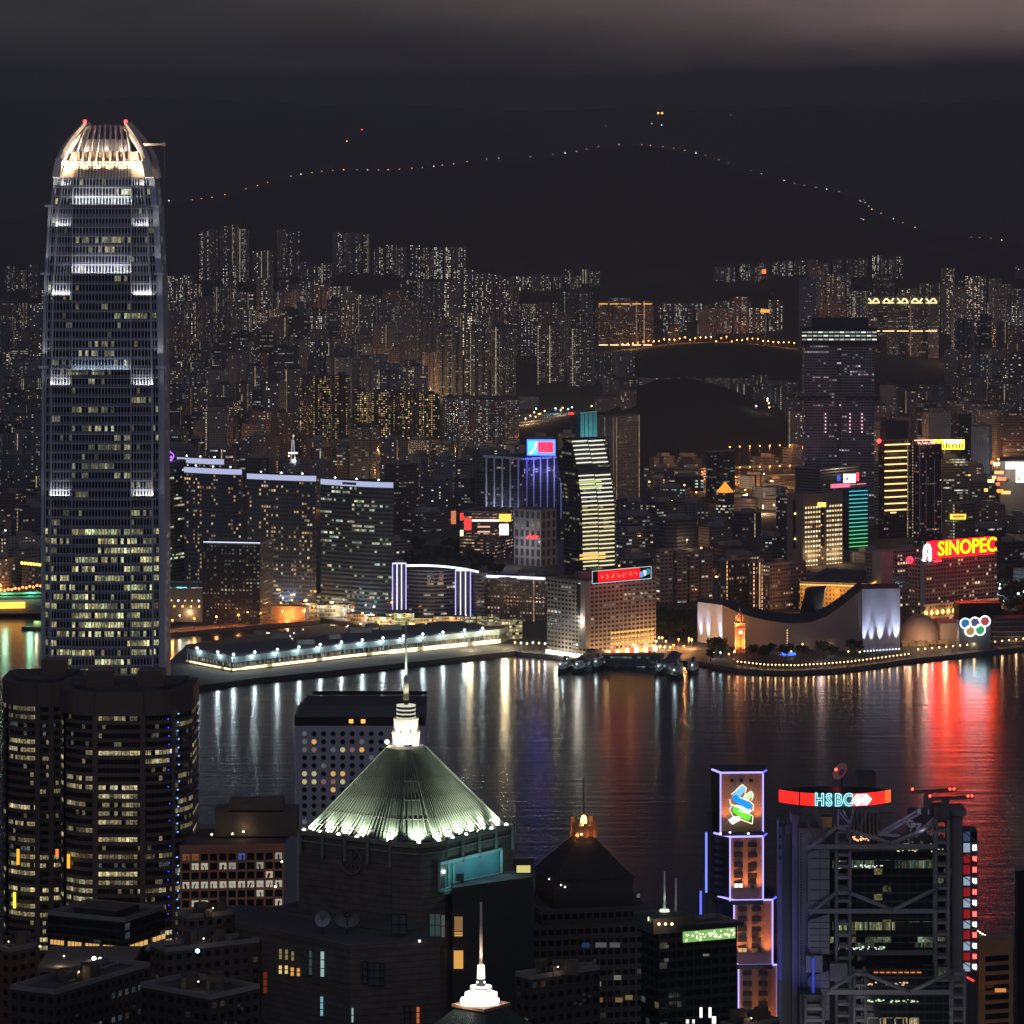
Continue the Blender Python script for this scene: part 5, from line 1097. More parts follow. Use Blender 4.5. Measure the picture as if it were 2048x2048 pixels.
# ---- flyover with sodium light, hill road, ridge lamps, hill-foot lamps
def road(name, pts, w, lit, label_mat, zs=None):
    b = MB(); 
    for (a, c) in zip(pts, pts[1:]):
        d = (c - a); n_ = Vector((-d.y, d.x, 0)).normalized() * w / 2; b.face([a - n_, c - n_, c + n_, a + n_], 0, None); b.bar(a - n_ + Vector((0, 0, .5)), c - n_ + Vector((0, 0, .5)), .3, 1.2, 1); b.bar(a + n_ + Vector((0, 0, .5)), c + n_ + Vector((0, 0, .5)), .3, 1.2, 1); b.bar(a - Vector((0, 0, .8)), c - Vector((0, 0, .8)), w * .8, 1.2, 1)
    return b.build(name, [label_mat, M_conc])
M_road = surf('asphalt_sodium', (.14, .12, .11), .7)
for k, (y0, z0) in enumerate(((5050, 15), (4960, 9))):
    pts = [Vector((PX(px, y0 + (px - 1440) * .3), y0 + (px - 1440) * .3, z0)) for px in range(1440, 1620, 20)]
    tag(road('flyover', pts, 13, 1, M_road), 'elevated road glowing orange, %s carriageway' % ['upper', 'lower'][k], 'flyover', 'glowing elevated roads')
    for i, p in enumerate(pts[1:-1]): street_lamp(p.x, p.y + 5, z0, 'amber', 'tall amber lamp on the elevated road', 'elevated road lamps', .8, 12 if k else 26, 30000 if i % 2 == 0 else 0, 'road_lamp')
    for p in pts[1::2]:
        pass
random.seed(9)
for i in range(34):
    px = 1245 + i * 10.4; y = 7230 + random.uniform(-60, 60); x = PX(px, y); street_lamp(x, y, H(x, y), 'amber' if random.random() < .8 else 'warm', 'sodium lamp on the orange-lit hill road', 'hill road sodium lamps', 1.15, 10, 60000 if i % 2 == 0 else 0, 'road_lamp')
def ridge_pt(px):
    y = 9480; return Vector((PX(px, y), y, H(PX(px, y), y)))
G_ridge = None
for i in range(78):
    px = 340 + i * 21.9 + random.uniform(-3, 3)
    if random.random() < .16: continue
    p = ridge_pt(px); p.y -= 10; s = street_lamp(p.x, p.y, p.z - 3, 'warm' if i % 6 else 'white', 'tiny lamp in the string along the mountain ridge', 'mountain ridge lamps', .48 if i % 4 else .72, 9, 0, 'ridge_lamp')
for px, py, st, r in ((1316, 227, 'amber', 3.0), (1324, 227, 'amber', 3.0), (1303, 248, 'white', 1.0), (1323, 251, 'white', 1.0), (1211, 252, 'white', .8), (1460, 231, 'white', .8), (724, 260, 'red', 1.6), (735, 270, 'amber', 2.6), (744, 270, 'amber', 2.4), (755, 269, 'white', 1.2), (688, 283, 'amber', 1.4), (694, 283, 'amber', 1.4)):
    y = 9700
    for _ in range(60):
        x = PX(px, y); 
        if H(x, y) > PZ(py, y): break
        y += 60
    street_lamp(PX(px, y), y - 14, PZ(py, y) - 8, st, 'lone lamp high on the far mountain', 'lone lamps on the far mountain', r, 9, 0, 'ridge_lamp')
for i, (px, py) in enumerate(((1719, 402), (1726, 400), (1730, 406), (1737, 413), (1722, 438), (1726, 440), (1733, 446))):
    y = 8500
    while H(PX(px, y), y) < PZ(py, y) and y < 9600: y += 15
    street_lamp(PX(px, y), y - 6, PZ(py, y) - 8, 'white', 'lamp on the bend of the mountain road', 'mountain bend lamps', .5, 9, 0, 'ridge_lamp')
# amber lamp clusters in the city
def cluster(px0, px1, y0, y1, n, st, label, grp, r=1.0, light=110000, h=9):
    n = int(n * .62)
    for i in range(n):
        px = random.uniform(px0, px1); y = random.uniform(y0, y1); x = PX(px, y); street_lamp(x, y, H(x, y) if y > 4300 else 3, st if isinstance(st, str) else random.choice(st), label, grp, r, h, light if i % 3 == 0 else 0)
cluster(925, 1045, 5250, 5400, 16, ['amber', 'amber', 'warm'], 'amber lamp on the road left of the roof sign tower', 'lamps left of the roof sign tower')
cluster(1050, 1085, 5900, 6150, 9, ['amber', 'warm'], 'amber lamp around the small sports ground', 'lamps by the sports ground')
cluster(1060, 1200, 6200, 6350, 16, ['white', 'warm', 'teal'], 'cool lamp along the greenish lit road above the sports ground', 'cool lamps above the sports ground', 1.1)
cluster(710, 880, 6700, 7000, 26, ['amber', 'amber', 'warm'], 'amber lamp between the warm-windowed estate and the skyline', 'amber lamps behind the warm estate')
cluster(505, 580, 7300, 7500, 14, ['amber', 'warm'], 'amber lamp of the small hillside car park', 'hillside car park lamps', 1.0)
cluster(1480, 1545, 5650, 5900, 9, ['warm', 'white'], 'lamp in the clearing on the dark knoll', 'lamps in the knoll clearing', 1.0, 2500)
cluster(1290, 1600, 4500, 5000, 34, ['amber', 'warm', 'warm', 'white'], 'street lamp among the low blocks before the dark knoll', 'street lamps before the knoll', .9)
cluster(-10, 85, 6700, 7500, 18, ['white', 'teal', 'warm'], 'bright lamp on the floodlit western slope', 'lamps on the western slope', 1.3, 9000)
cluster(1890, 2050, 7000, 7400, 26, ['warm', 'amber', 'white'], 'lamp on the eastern hill road', 'eastern hill road lamps', 1.1)
cluster(1870, 2050, 4500, 6200, 30, ['amber', 'amber', 'warm', 'white'], 'street lamp in the busy eastern streets', 'eastern street lamps', 1.0)
cluster(330, 960, 4500, 6200, 50, ['amber', 'warm', 'white'], 'street lamp in the streets behind the capped towers', 'street lamps behind the capped towers', .9)
cluster(1230, 1560, 3450, 4100, 40, ['amber', 'warm', 'warm', 'white'], 'street lamp in the low quarter behind the four slabs', 'street lamps in the low quarter', .8, 7000)
cluster(0, 84, 3600, 4200, 20, ['amber', 'warm', 'red', 'white'], 'street lamp near the western quay', 'street lamps near the western quay', .8, 12000)
cluster(1985, 2050, 3450, 3700, 14, ['teal', 'white'], 'teal lamp in the small garden right of the red-sign hotel', 'teal garden lamps', .9, 9000)
# small hillside and roof signs
for px, py, Y, w, h, c, s, lb in ((485, 636, 7450, 22, 9, (1, .35, .04), 3.2, 'small rectangular orange sign on a mid-hill roof'), (531, 902, 5200, 18, 7, (1, .3, .04), 3, 'small orange glowing sign behind the capped towers'), (1938, 775, 6800, 22, 9, (1, .04, .03), 2.8, 'red sign bar on a far eastern tower'), (1937, 787, 6800, 7, 16, (1, .04, .03), 2.2, 'narrow red sign below the red bar on a far eastern tower'),
                                  (1142, 827, 5550, 11, 5, (1, .05, .03), 1.8, 'small red sign left of the teal netted tower'), (1528, 543, 8200, 8, 9, (1, .16, .05), 2.4, 'red-orange beacon on a skyline tower'), (845, 810, 6000, 7, 4, (1, .08, .05), 2, 'tiny red sign on the warm-windowed estate'), (1530, 622, 7300, 18, 6, (1, .35, .05), 2, 'small amber sign above the hill road'),
                                  (300, 900, 5000, 4, 4, (1, 1, 1), 1, 'tiny white roof sign')):
    if px == 300: continue
    p = W(px, py, Y); s_ = thing('roof_sign', p, lb, 'sign'); b = MB(); b.box(p, (w * Y / F, 1.5, h * Y / F)); b.build('panel', glow('rs%d' % px, c, s), s_); b = MB(); b.bar(p + Vector((0, 1.5, 0)), (p.x, p.y + 1.5, min(p.z - 2, H(p.x, p.y) if Y > 4300 else 3)), 2.5); b.build('mount', M_dark, s_)
# orange pyramid roof on a mid city block, its lamplight put in as emission
t, C, A, B, D, z1 = block('office_tower', 'dark slim tower behind a glowing orange pyramid roof', 'office tower', 1412, 1425, 1470, 4750, 50, 905, fac_off(2))
t, C, A, B, D, z1 = block('office_block', 'block topped by a small glowing orange pyramid', 'office block', 1432, 1450, 1468, 4400, 45, 986, fac_off(3), parapet=False)
c = centre(A, B, C, D); b = MB(); Q4 = [C, B, D, A]
for i in range(4): b.face([(*Q4[i], z1), (*Q4[(i + 1) % 4], z1), (c.x, c.y, z1 + 12)])
b.build('pyramid_roof', glow('orange_pyr', (1, .32, .03), 1.6), t)
t = thing('lattice_mast', (PX(586, 4300), 4300, 3), 'white lit lattice mast with a glowing ring above the middle capped tower', 'mast')
b = MB()
for s in (-1, 1): b.bar(W(586 + s * 4, 930, 4300), W(586 + s * 1.5, 880, 4300), .8)
b.bar(W(586, 880, 4300), W(586, 868, 4300), .5); b.build('frame', glow('mast_w', (.9, .9, 1), .7), t); b = MB(); b.bar(W(577, 906, 4299), W(595, 906, 4299), 1.5); b.ball(W(588, 922, 4298), 2.2); b.build('lit_ring', glow('mast_b', (1, 1, 1), 4), t)
tower(PX(586, 4310), 4310, 26, 20, PZ(925, 4310) - 3, .4, 'rect', fac_off(6), 'office_block', 'office block', 'block under the white lit mast', 'office blocks across the harbour', z=3)
# trees of the park and the promenade
random.seed(31)
for i in range(64):
    px = random.uniform(790, 1000); y = random.uniform(3750, 4080); tree(PX(px, y), y, 3, 'broad dark tree in the park below the arcade signs', 'park trees below the arcade')
for i in range(46):
    px = random.uniform(1312, 1395); y = random.uniform(3290, 3420); tree(PX(px, y), y, 3, 'dark tree in the garden between the chequered block and the culture centre', 'garden trees by the ferry square')
for i in range(16):
    px = random.choice([random.uniform(1420, 1460), random.uniform(1500, 1715)]); p = G(px, random.uniform(1308, 1322)); tree(p.x, p.y, 3, 'small tree on the promenade before the swooping roof', 'promenade trees')
for i in range(40):
    px = random.uniform(1985, 2060); y = random.uniform(3330, 3800); tree(PX(px, y), y, 3, 'dark tree in the garden at the eastern edge', 'eastern garden trees')
# ---- run after the landmarks so that the filler keeps clear of them
for Y in ROWS:
    f = (Y - 4400) / 3200
    for (a, c, hs, dn) in ((-40, 330, .8, .9), (330, 620, 1.0, .93), (620, 1000, 1.05, .95), (1000, 1240, .85, .85), (1240, 1600, .55, .75), (1600, 2100, 1.0, .92)):
        hm = 30 + 38 * f; hx = 62 + 52 * f
        if Y < 5000 and 1000 < a: hm, hx = 14, 34
        elif Y < 5000 and 620 <= a: hm, hx = 25, 60
        row_fill(Y, a, c, hm * hs, hx * hs, 20, 42, off=.5 if Y < 5400 else .12, dens=dn)
for Y in (3650, 3800, 3950, 4100, 4260):
    row_fill(Y, 1235, 1560, 12, 30, 24, 48, off=.7, dens=.85, rots=(.64,))
    row_fill(Y, 1880, 2080, 12, 34, 22, 44, off=.6, dens=.9, rots=(.64,))
    row_fill(Y, 640, 1120, 10, 24, 28, 50, off=.7, dens=.5, rots=(.64,))
    row_fill(Y, -40, 90, 20, 48, 22, 40, off=.4, dens=.9, rots=(.64, .1))
    row_fill(Y, 1560, 1880, 20, 45, 22, 40, off=.4, dens=.8, rots=(.64,))
# sight lines: no filler may stand in front of what the photograph shows, and what nothing shows is left out
VIS = [(868, 1195, 790, 6800, 650), (594, 882, 872, 5600, 748), (884, 1042, 885, 5520, 792), (698, 762, 935, 4780, 850), (330, 790, 1172, 3640, 930), (968, 1132, 1032, 4150, 918), (896, 1113, 1076, 3935, 1024), (1126, 1232, 1134, 3470, 880), (1150, 1196, 890, 4300, 828), (1194, 1282, 935, 4700, 835), (1592, 1762, 962, 4330, 650), (1573, 1687, 1146, 3900, 992),
       (1672, 1738, 1094, 4080, 976), (1755, 1886, 1092, 4200, 880), (1860, 1932, 918, 4550, 880), (1968, 2060, 985, 4380, 922), (1430, 1470, 1008, 4400, 985), (1410, 1471, 975, 4750, 905), (1888, 1952, 1042, 3900, 1008), (1310, 1428, 1196, 3560, 1101),
       (1434, 1614, 1222, 3500, 1122), (1275, 1545, 905, 5450, 780), (1236, 1600, 748, 6700, 700), (1190, 1310, 700, 7400, 602), (1730, 1880, 765, 7250, 592), (790, 1000, 1118, 3700, 1100), (1430, 1600, 945, 4950, 915), (560, 612, 935, 4290, 868), (1045, 1210, 800, 5200, 795), (1730, 2060, 1195, 3400, 1105)]
SK = [4000.0] * 560
def mark(a, c, t):
    for q in range(max(0, int((a + 60) / 4)), min(560, int((c + 60) / 4) + 1)): SK[q] = min(SK[q], t)
random.seed(3); na = no = nt = 0; vis = sorted(VIS, key=lambda v: v[3])
for i, (x, y, w, d, h, rot, off) in enumerate(sorted(SPEC, key=lambda q: q[1])):
    if not in_frame(x, y): continue
    while vis and vis[0][3] < y: v = vis.pop(0); mark(v[0], v[1], v[4] + 3)
    pc = 1024 + x * F / y; pw = w * .62 * F / y; z = H(x, y) if y > 4300 else 3.0; top = HY + (CAM_H - z - h) * F / y
    lim = max([v[2] for v in vis if v[0] < pc + pw and v[1] > pc - pw] or [0])
    if top < lim + 2:
        h = CAM_H - z - (lim + 2 + random.random() * 12 - HY) * y / F
        if h < 9: continue
        top = HY + (CAM_H - z - h) * F / y
    cols_ = range(max(0, int((pc - pw * .8 + 60) / 4)), min(559, int((pc + pw * .8 + 60) / 4)) + 1)
    seen = sum(1 for q in cols_ if SK[q] > top + 5)
    if not cols_ or seen < max(1, len(cols_) * .22): continue
    mark(pc - pw * .8, pc + pw * .8, top)
    far = max(0, min(1, (y - 4300) / 3600)); px = pc
    warmth = 1 if (560 < px < 860 and 4900 < y < 6300) or (px > 1700 and y > 4600) else (1 if random.random() < .22 else 0)
    size = 'low' if h < 40 else 'mid-height' if h < 75 else 'tall'
    if off:
        m = fac_off(i % 10)
        tower(x, y, w, d, h, rot, random.choice(['rect', 'rect', 'cham']), m, 'office_block', 'office block', '%s %s office block' % (size, 'wide' if w > 34 else 'narrow'), 'office blocks across the harbour', solo=y > 5200, fh=3.6, cw=3.4); no += 1
    elif na < 165:
        m = fac_res(i % 12, far, warmth)
        tower(x, y, w, d, h, rot, random.choice(['cross', 'notch', 'rect', 'cham', 'cross']), m, 'apartment_tower', 'apartment tower', '%s %s dotted apartment tower' % (size, 'broad' if w > 33 else 'slim'), 'apartment towers across the harbour', solo=y > 5200); na += 1
    else:
        m = fac_res(i % 12, far, warmth)
        tower(x, y, w, d, h, rot, random.choice(['notch', 'rect']), m, 'tenement_block', 'tenement block', '%s %s dotted tenement block' % (size, 'broad' if w > 33 else 'slim'), 'tenement blocks across the harbour', solo=y > 5200, plant=False); nt += 1
print('towers', na, no, nt, len(SPEC))
# ================================================================= NEAR SHORE
# ---- tallest skyscraper: stepped tiers, white fins, glowing crown
Y0 = 1760.0; cx = PX(202, Y0); cyc = Y0 + 28; s1 = Y0 / F
t = thing('skyscraper', (cx, cyc, 6), 'tallest skyscraper, stepped, with pale fins and a glowing warm crown', 'skyscraper')
def ifc_plan(hw, k=0.0, bay=13.0):
    a = hw; e = hw - 4.2; f = min(bay, a - 8)
    P = [(-e, -a + 1.6), (-f, -a + 1.6), (-f, -a), (f, -a), (f, -a + 1.6), (e, -a + 1.6), (e, -e)]
    out = []
    for q in range(4):
        c, s = (1, 0, -1, 0)[q], (0, 1, 0, -1)[q]
        for x, y in P: out.append((cx + x * c - y * s, cyc + x * s + y * c))
    return out
M_if = facade('skyscraper_glass', wall=(.21, .23, .28), glass=(.018, .026, .042), wx=.80, wy=.58, p=.03, phi=.70, q=.17, B=1.3, ca=(1, .86, .42), cb=(.8, 1, .6), detail=.75, strip=.0, grough=.1, seg=8.0)
M_if2 = facade('skyscraper_glass_busy', wall=(.21, .23, .28), glass=(.018, .026, .042), wx=.80, wy=.58, p=.10, phi=.74, q=.62, B=1.25, ca=(1, .82, .36), cb=(.8, 1, .55), detail=.8, strip=.0, grough=.1, seg=9.0)
M_fin = surf('pale_fin', (.55, .59, .70), .4, noise=.08); M_col = surf('corner_column', (.55, .60, .72), .45, noise=.08)
# tiers: (py_top, py_bottom, half width top, half width bottom)
TI = [(735, 1240, 27.6, 28.0, M_if), (1240, 2096, 27.9, 28.0, M_if2), (548, 735, 25.7, 26.5, M_if), (412, 548, 24.0, 25.4, M_if), (355, 412, 22.0, 23.2, M_if)]
TI = [(735, 1055, 26.6, 26.9, M_if), (1055, 2096, 27.0, 27.0, M_if2)] + TI[2:]
FH = 4.15
for pt, pb, ht, hb, mt in TI:
    z1, z0 = PZ(pt, Y0), PZ(pb, Y0); P0, P1 = ifc_plan(hb), ifc_plan(ht); b = MB(); b.prism(P0, z0, z1, 0, 1, cw=1.45, fh=FH, taper=P1, cont=False); b.build('glass_tier', [mt, M_roof], t)
    b = MB(); n = len(P0)
    for i in range(n):
        a, c = Vector(P0[i]), Vector(P0[(i + 1) % n]); a1, c1 = Vector(P1[i]), Vector(P1[(i + 1) % n]); L = (c - a).length
        if (a + c).y / 2 > cyc + 10: continue
        d = (c - a).normalized(); no_ = Vector((d.y, -d.x)) * .25
        k = max(1, round(L / 1.45))
        for j in range(k + 1):
            p, q = a.lerp(c, j / k) + no_, a1.lerp(c1, j / k) + no_; b.bar((p.x, p.y, z0), (q.x, q.y, z1), .26, .5)
    b.build('fin', M_fin, t)
    b = MB(); z = z0 + FH
    while z < z1 - .5:
        f = (z - z0) / (z1 - z0)
        for i in range(n):
            a = Vector(P0[i]).lerp(Vector(P1[i]), f); c = Vector(P0[(i + 1) % n]).lerp(Vector(P1[(i + 1) % n]), f)
            if (a + c).y / 2 > cyc + 10 or (c - a).length < 1: continue
            d = (c - a).normalized(); no_ = Vector((d.y, -d.x)) * .16; b.bar((a.x + no_.x, a.y + no_.y, z), (c.x + no_.x, c.y + no_.y, z), .3, .34)
        z += FH
    b.build('sill_band', M_fin, t)
    # corner columns
    for sx in (-1, 1):
        b = MB(); b.bar((cx + sx * (hb - .2), cyc - hb + 5.4, z0), (cx + sx * (ht - .2), cyc - ht + 5.4, z1), 2.3 if sx > 0 else 1.2, 2.0); b.build('corner_column', M_col, t)
        b = MB(); b.bar((cx + sx * (hb - 4.2), cyc - hb + 1.7, z0), (cx + sx * (ht - 4.2), cyc - ht + 1.7, z1), .9, .9); b.build('corner_column', M_fin, t)
# terrace lights: fins washed from below (whole bay or wings only)
def wash(py, x0, x1, off, e, colr=(.85, .9, 1), up=14, hw=27, n=4):
    z = PZ(py, Y0)
    for i in range(n):
        xx = x0 + (x1 - x0) * (i + .5) / n
        lamp('AREA', (cx + xx, cyc - hw - off, z), e, colr, t, size=abs(x1 - x0) / n * .95, sizey=.5, to=(cx + xx, cyc - hw + .6, z + up))
    b = MB(); b.bar((cx + x0, cyc - hw - off - .2, z - .7), (cx + x1, cyc - hw - off - .2, z - .7), .8, .4); b.build('light_trough', M_grey, t)
wash(408, -13, 13, 2.2, 900, (1, .97, .85), 16, 23.2); wash(546, -13, 13, 2.2, 750, (1, .92, .92), 16, 25.4); wash(739, -13, 13, 1.8, 160, (.8, .88, 1), 10, 26.6)
for py, e, hw in ((452, 260, 24.6), (590, 420, 26.0), (770, 380, 26.8), (992, 380, 27.0), (370, 200, 22.4)):
    for s in (-1, 1): wash(py, s * 14.5, s * 23, .7, e, (1, .93, .85), 6, hw - 1.0, 2)
for py, hw in ((412, 24.6), (548, 26.3), (735, 27.0)):
    for s in (-1, 1):
        b = MB(); b.box((cx + s * (hw - .8), cyc - hw + 5, PZ(py, Y0)), (4.2, 4, 1)); b.build('setback_cap', M_fin, t)
        lamp('SPOT', (cx + s * (hw - .5), cyc - hw + 1.0, PZ(py, Y0) + 1.5), 1500, (1, .95, .85), t, .3, to=(cx + s * (hw - 2.4), cyc - hw + 6.5, PZ(py, Y0) + 24), spot=60)
# crown body: lit lattice drum, then the claws
zc0, zc1 = PZ(355, Y0), PZ(322, Y0); b = MB(); P0 = rect(cx, cyc, 38, 38, 0); P1 = rect(cx, cyc, 33, 33, 0); b.prism(P0, zc0, zc1, 0, 0, taper=P1); b.build('crown_drum', surf('crown_core', (.45, .40, .34), .6), t)
b = MB()
for i in range(19):
    x = -13 + 26 * i / 18; b.bar((cx + x, cyc - 19.6, zc0), (cx + x, cyc - 17.4, zc1), .42, .6)
for k in range(6):
    z = zc0 + (zc1 - zc0) * (k + .5) / 6; y = cyc - 19.7 + 2.4 * (k + .5) / 6; b.bar((cx - 13, y, z), (cx + 13, y, z), .3, .32)
b.build('crown_lattice', surf('crown_white', (.78, .72, .66), .4), t)
M_claw = surf('claw_white', (.74, .70, .66), .4)
def crown_prof(f):  # half width as the crown curves in, f 0 (py 355) .. 1 (py 247)
    return lerp_tab([(0, 20.6), (.3, 19.4), (.5, 17.6), (.7, 14.8), (.85, 12.0), (1, 9.2)], f)
zt = PZ(249, Y0)
for side in range(4):
    ang = side * math.pi / 2
    for i in range(9):
        x = -13.0 + 26.0 * i / 8; top = zt - abs(i - 4) * .2; b = MB(); pr = None
        for k in range(9):
            f = k / 8; y = -crown_prof(f) + 1.2; xx = x * (1 - .30 * f * f); p = Vector((xx, y, zc0 + (top - zc0) * f)); c_, s_ = math.cos(ang), math.sin(ang); p = Vector((cx + p.x * c_ - p.y * s_, cyc + p.x * s_ + p.y * c_, p.z))
            if pr and k > 2: b.bar(pr, p, .75, 1.5 if k < 7 else 1.0)
            pr = p
        b.build('crown_fin', M_claw, t)
for sx in (-1, 1):
    for sy in (-1, 1):
        b = MB(); pr = None
        for k in range(13):
            f = k / 12; w = crown_prof(f); p = Vector((cx + sx * w, cyc + sy * w, zc0 + (zt + 1 - zc0) * f))
            if pr: b.bar(pr, p, 3.4 - 2.0 * f, 3.4 - 2.0 * f)
            pr = p
        b.build('crown_corner_arc', M_claw, t)
        b = MB(); b.bar((cx + sx * 21.6, cyc + sy * 21.6, zc0), (cx + sx * 20.0, cyc + sy * 20.0, PZ(318, Y0)), 2.0); b.build('crown_corner_post', M_claw, t)
b = MB(); n = 7
for i in range(7): x = -10 + 20 * i / 6; b.box((cx + x, cyc - 15.6, PZ(310, Y0)), (1.6, .6, 3.4))
b.build('crown_window', M_black, t)
b = MB(); b.prism(rect(cx, cyc, 31, 31, 0), zc1, PZ(303, Y0), 0, 0, taper=rect(cx, cyc, 29, 29, 0)); b.build('crown_core', surf('crown_core', (.45, .40, .34), .6), t)
b = MB(); b.prism(rect(cx, cyc, 22, 22, 0), PZ(303, Y0), PZ(278, Y0), 0, 0); b.build('crown_plant', M_dark, t)
for x in (-14, -9, -3, 3, 9, 14): lamp('SPOT', (cx + x, cyc - 23.4, PZ(345, Y0)), 14000, (1, .68, .42), t, .5, to=(cx + x * .8, cyc - 14, PZ(290, Y0)), spot=75)
for sx in (-1, 1): lamp('POINT', (cx + sx * 17.6, cyc - 19.0, PZ(326, Y0)), 9000, (1, .70, .46), t, .6); lamp('POINT', (cx + sx * 15.4, cyc - 14, PZ(300, Y0)), 4000, (1, .68, .42), t, .6)
for x in (-8, 0, 8): lamp('POINT', (cx + x, cyc - 13.4, PZ(299, Y0)), 3600, (1, .8, .6), t, .5)
for sx in (-1, 1):
    b = MB(); b.ball((cx + sx * 9.2, cyc - 9.2, zt + 1.6), .85); b.build('aviation_lamp', G_red, t)
b = MB(); b.bar((cx + 16, cyc - 12, PZ(289, Y0)), (PX(322, Y0), cyc - 12, PZ(288, Y0)), .8, 1.0); b.box((PX(321, Y0), cyc - 12, PZ(288, Y0)), (1.6, 1.4, 1.6)); b.build('gondola_arm', M_claw, t)
b = MB(); b.bar((PX(322, Y0), cyc - 12, PZ(288, Y0)), (PX(322, Y0), cyc - 12, PZ(375, Y0)), .12); b.build('gondola_cable', M_grey, t)

# ---- twin rounded office towers with brown bands
M_gran = surf('brown_granite', (.125, .098, .085), .55, noise=.15, scale=.1)
M_exw = facade('exchange_glass', wall=(.05, .036, .03), glass=(.012, .015, .017), wx=.86, wy=.86, p=.07, phi=.82, q=.40, B=.9, ca=(1, .80, .36), cb=(1, .95, .6), detail=.75, strip=.0, grough=.06, seg=11.0)
M_exb = facade('exchange_glass_cool', wall=(.05, .036, .03), glass=(.012, .015, .017), wx=.86, wy=.86, p=.2, phi=.5, q=.1, B=.5, ca=(.6, .9, 1), cb=(1, .9, .5), detail=.9, strip=.0, grough=.06, seg=5.0)
def round_tower(pxl, pxr, ptop, Yc, flat0, flat1, label, name='office_tower'):
    x0, x1 = PX(pxl, Yc), PX(pxr, Yc); w = x1 - x0; f0, f1 = PX(flat0, Yc), PX(flat1, Yc); zt_ = PZ(ptop, Yc); t = thing(name, ((x0 + x1) / 2, Yc + 22, 8), label, 'office tower', 'rounded office towers with brown bands')
    def outline(o=0.0):
        P = []; r = f0 - x0
        for k in range(9): a = math.pi * (1 + .5 * k / 8); P.append((f0 + (r + o) * math.cos(a), Yc + 22 + (22 + o) * math.sin(a)))
        P += [(f0 + .1, Yc - 1.0 - o), (f1 - .1, Yc - 1.0 - o)]; r2 = x1 - f1
        for k in range(9): a = math.pi * (1.5 + .5 * k / 8); P.append((f1 + (r2 + o) * math.cos(a), Yc + 22 + (22 + o) * math.sin(a)))
        P += [(x1 + o, Yc + 44), (x0 - o, Yc + 44)]; return P
    fh = 3.28; nfl = int((zt_ - 8 - 9) / fh); P = outline(); Po = outline(.45)
    z = zt_ - 9
    b = MB(); b.prism(outline(.5), z, zt_, 0, 1); b.build('parapet_wall', [M_gran, M_roof], t)
    for k in range(nfl):
        zb = z - (k + 1) * fh
        if k < 34:
            b = MB(); b.prism(P, zb + 1.35, z - k * fh, 0, 1, cw=1.5, fh=fh, top=False, cont=True); b.build('window_band', M_exb if k in (2, 3, 17) else M_exw, t)
        zl = zb
    b = MB()
    for k in range(34): zb = z - (k + 1) * fh; b.prism(Po, zb, zb + 1.35, 0, 0, bottom=True)
    b.build('granite_band', M_gran, t)
    for px in (flat0, flat0 + (flat1 - flat0) * .98):
        b = MB(); b.box((PX(px, Yc), Yc - 1.3, (z + z - 34 * fh) / 2), (2.0, 1.6, 34 * fh)); b.build('granite_pier', M_gran, t)
    b = MB()
    for q in (-.62, .62): 
        for i in range(1): b.bar((f0 + (f0 - x0) * math.cos(math.pi * 1.2), Yc + 22 + 22.7 * math.sin(math.pi * 1.2), z - 34 * fh), (f0 + (f0 - x0) * math.cos(math.pi * 1.2), Yc + 22 + 22.7 * math.sin(math.pi * 1.2), z), 1.2)
    b.bar((f1 + (x1 - f1) * math.cos(-math.pi * .28), Yc + 22 + 22.7 * math.sin(-math.pi * .28), z - 34 * fh), (f1 + (x1 - f1) * math.cos(-math.pi * .28), Yc + 22 + 22.7 * math.sin(-math.pi * .28), z), 1.2); b.build('granite_pier', M_gran, t)
    b = MB(); b.prism(inset(P, 5), zt_, zt_ + 1.2, 0, 0); b.build('roof_slab', M_roof, t)
    return t, x0, x1, zt_, z, fh
t, x0, x1, zt_, z, fh = round_tower(110, 377, 1384, 1500, 191, 288, 'rounded office tower with brown bands, right one of the pair')
for a, c in ((170, 225), (272, 323)):
    b = MB(); b.box((PX((a + c) / 2, 1500), 1512, zt_ + 4.2), ((c - a) * .19, 12, 6)); b.build('roof_plant', M_gran, t)
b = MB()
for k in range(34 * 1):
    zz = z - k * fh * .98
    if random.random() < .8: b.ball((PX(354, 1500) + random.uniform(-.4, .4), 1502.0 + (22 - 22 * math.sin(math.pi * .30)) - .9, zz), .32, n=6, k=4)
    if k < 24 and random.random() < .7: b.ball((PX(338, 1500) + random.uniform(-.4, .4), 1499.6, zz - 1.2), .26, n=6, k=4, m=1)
b.build('painted_blue_reflection', [glow('blue_sp', (.15, .45, 1), 2.0), glow('blue_sp2', (.05, .05, 1), 2.2)], t)  # blue streaks reflected in the glass, painted as glowing dots
t, x0, x1, zt_, z, fh = round_tower(-6, 148, 1368, 1575, 76, 104, 'rounded office tower with brown bands, left one of the pair')
b = MB(); b.box((PX(95, 1575), 1600, zt_ + 3.4), (10, 10, 7)); b.build('roof_plant', M_gran, t)
b = MB(); b.box((PX(18, 1575) , 1586, zt_ - 4.5), (2.2, .6, 1.0)); b.build('orange_lamp', G_amb, t)
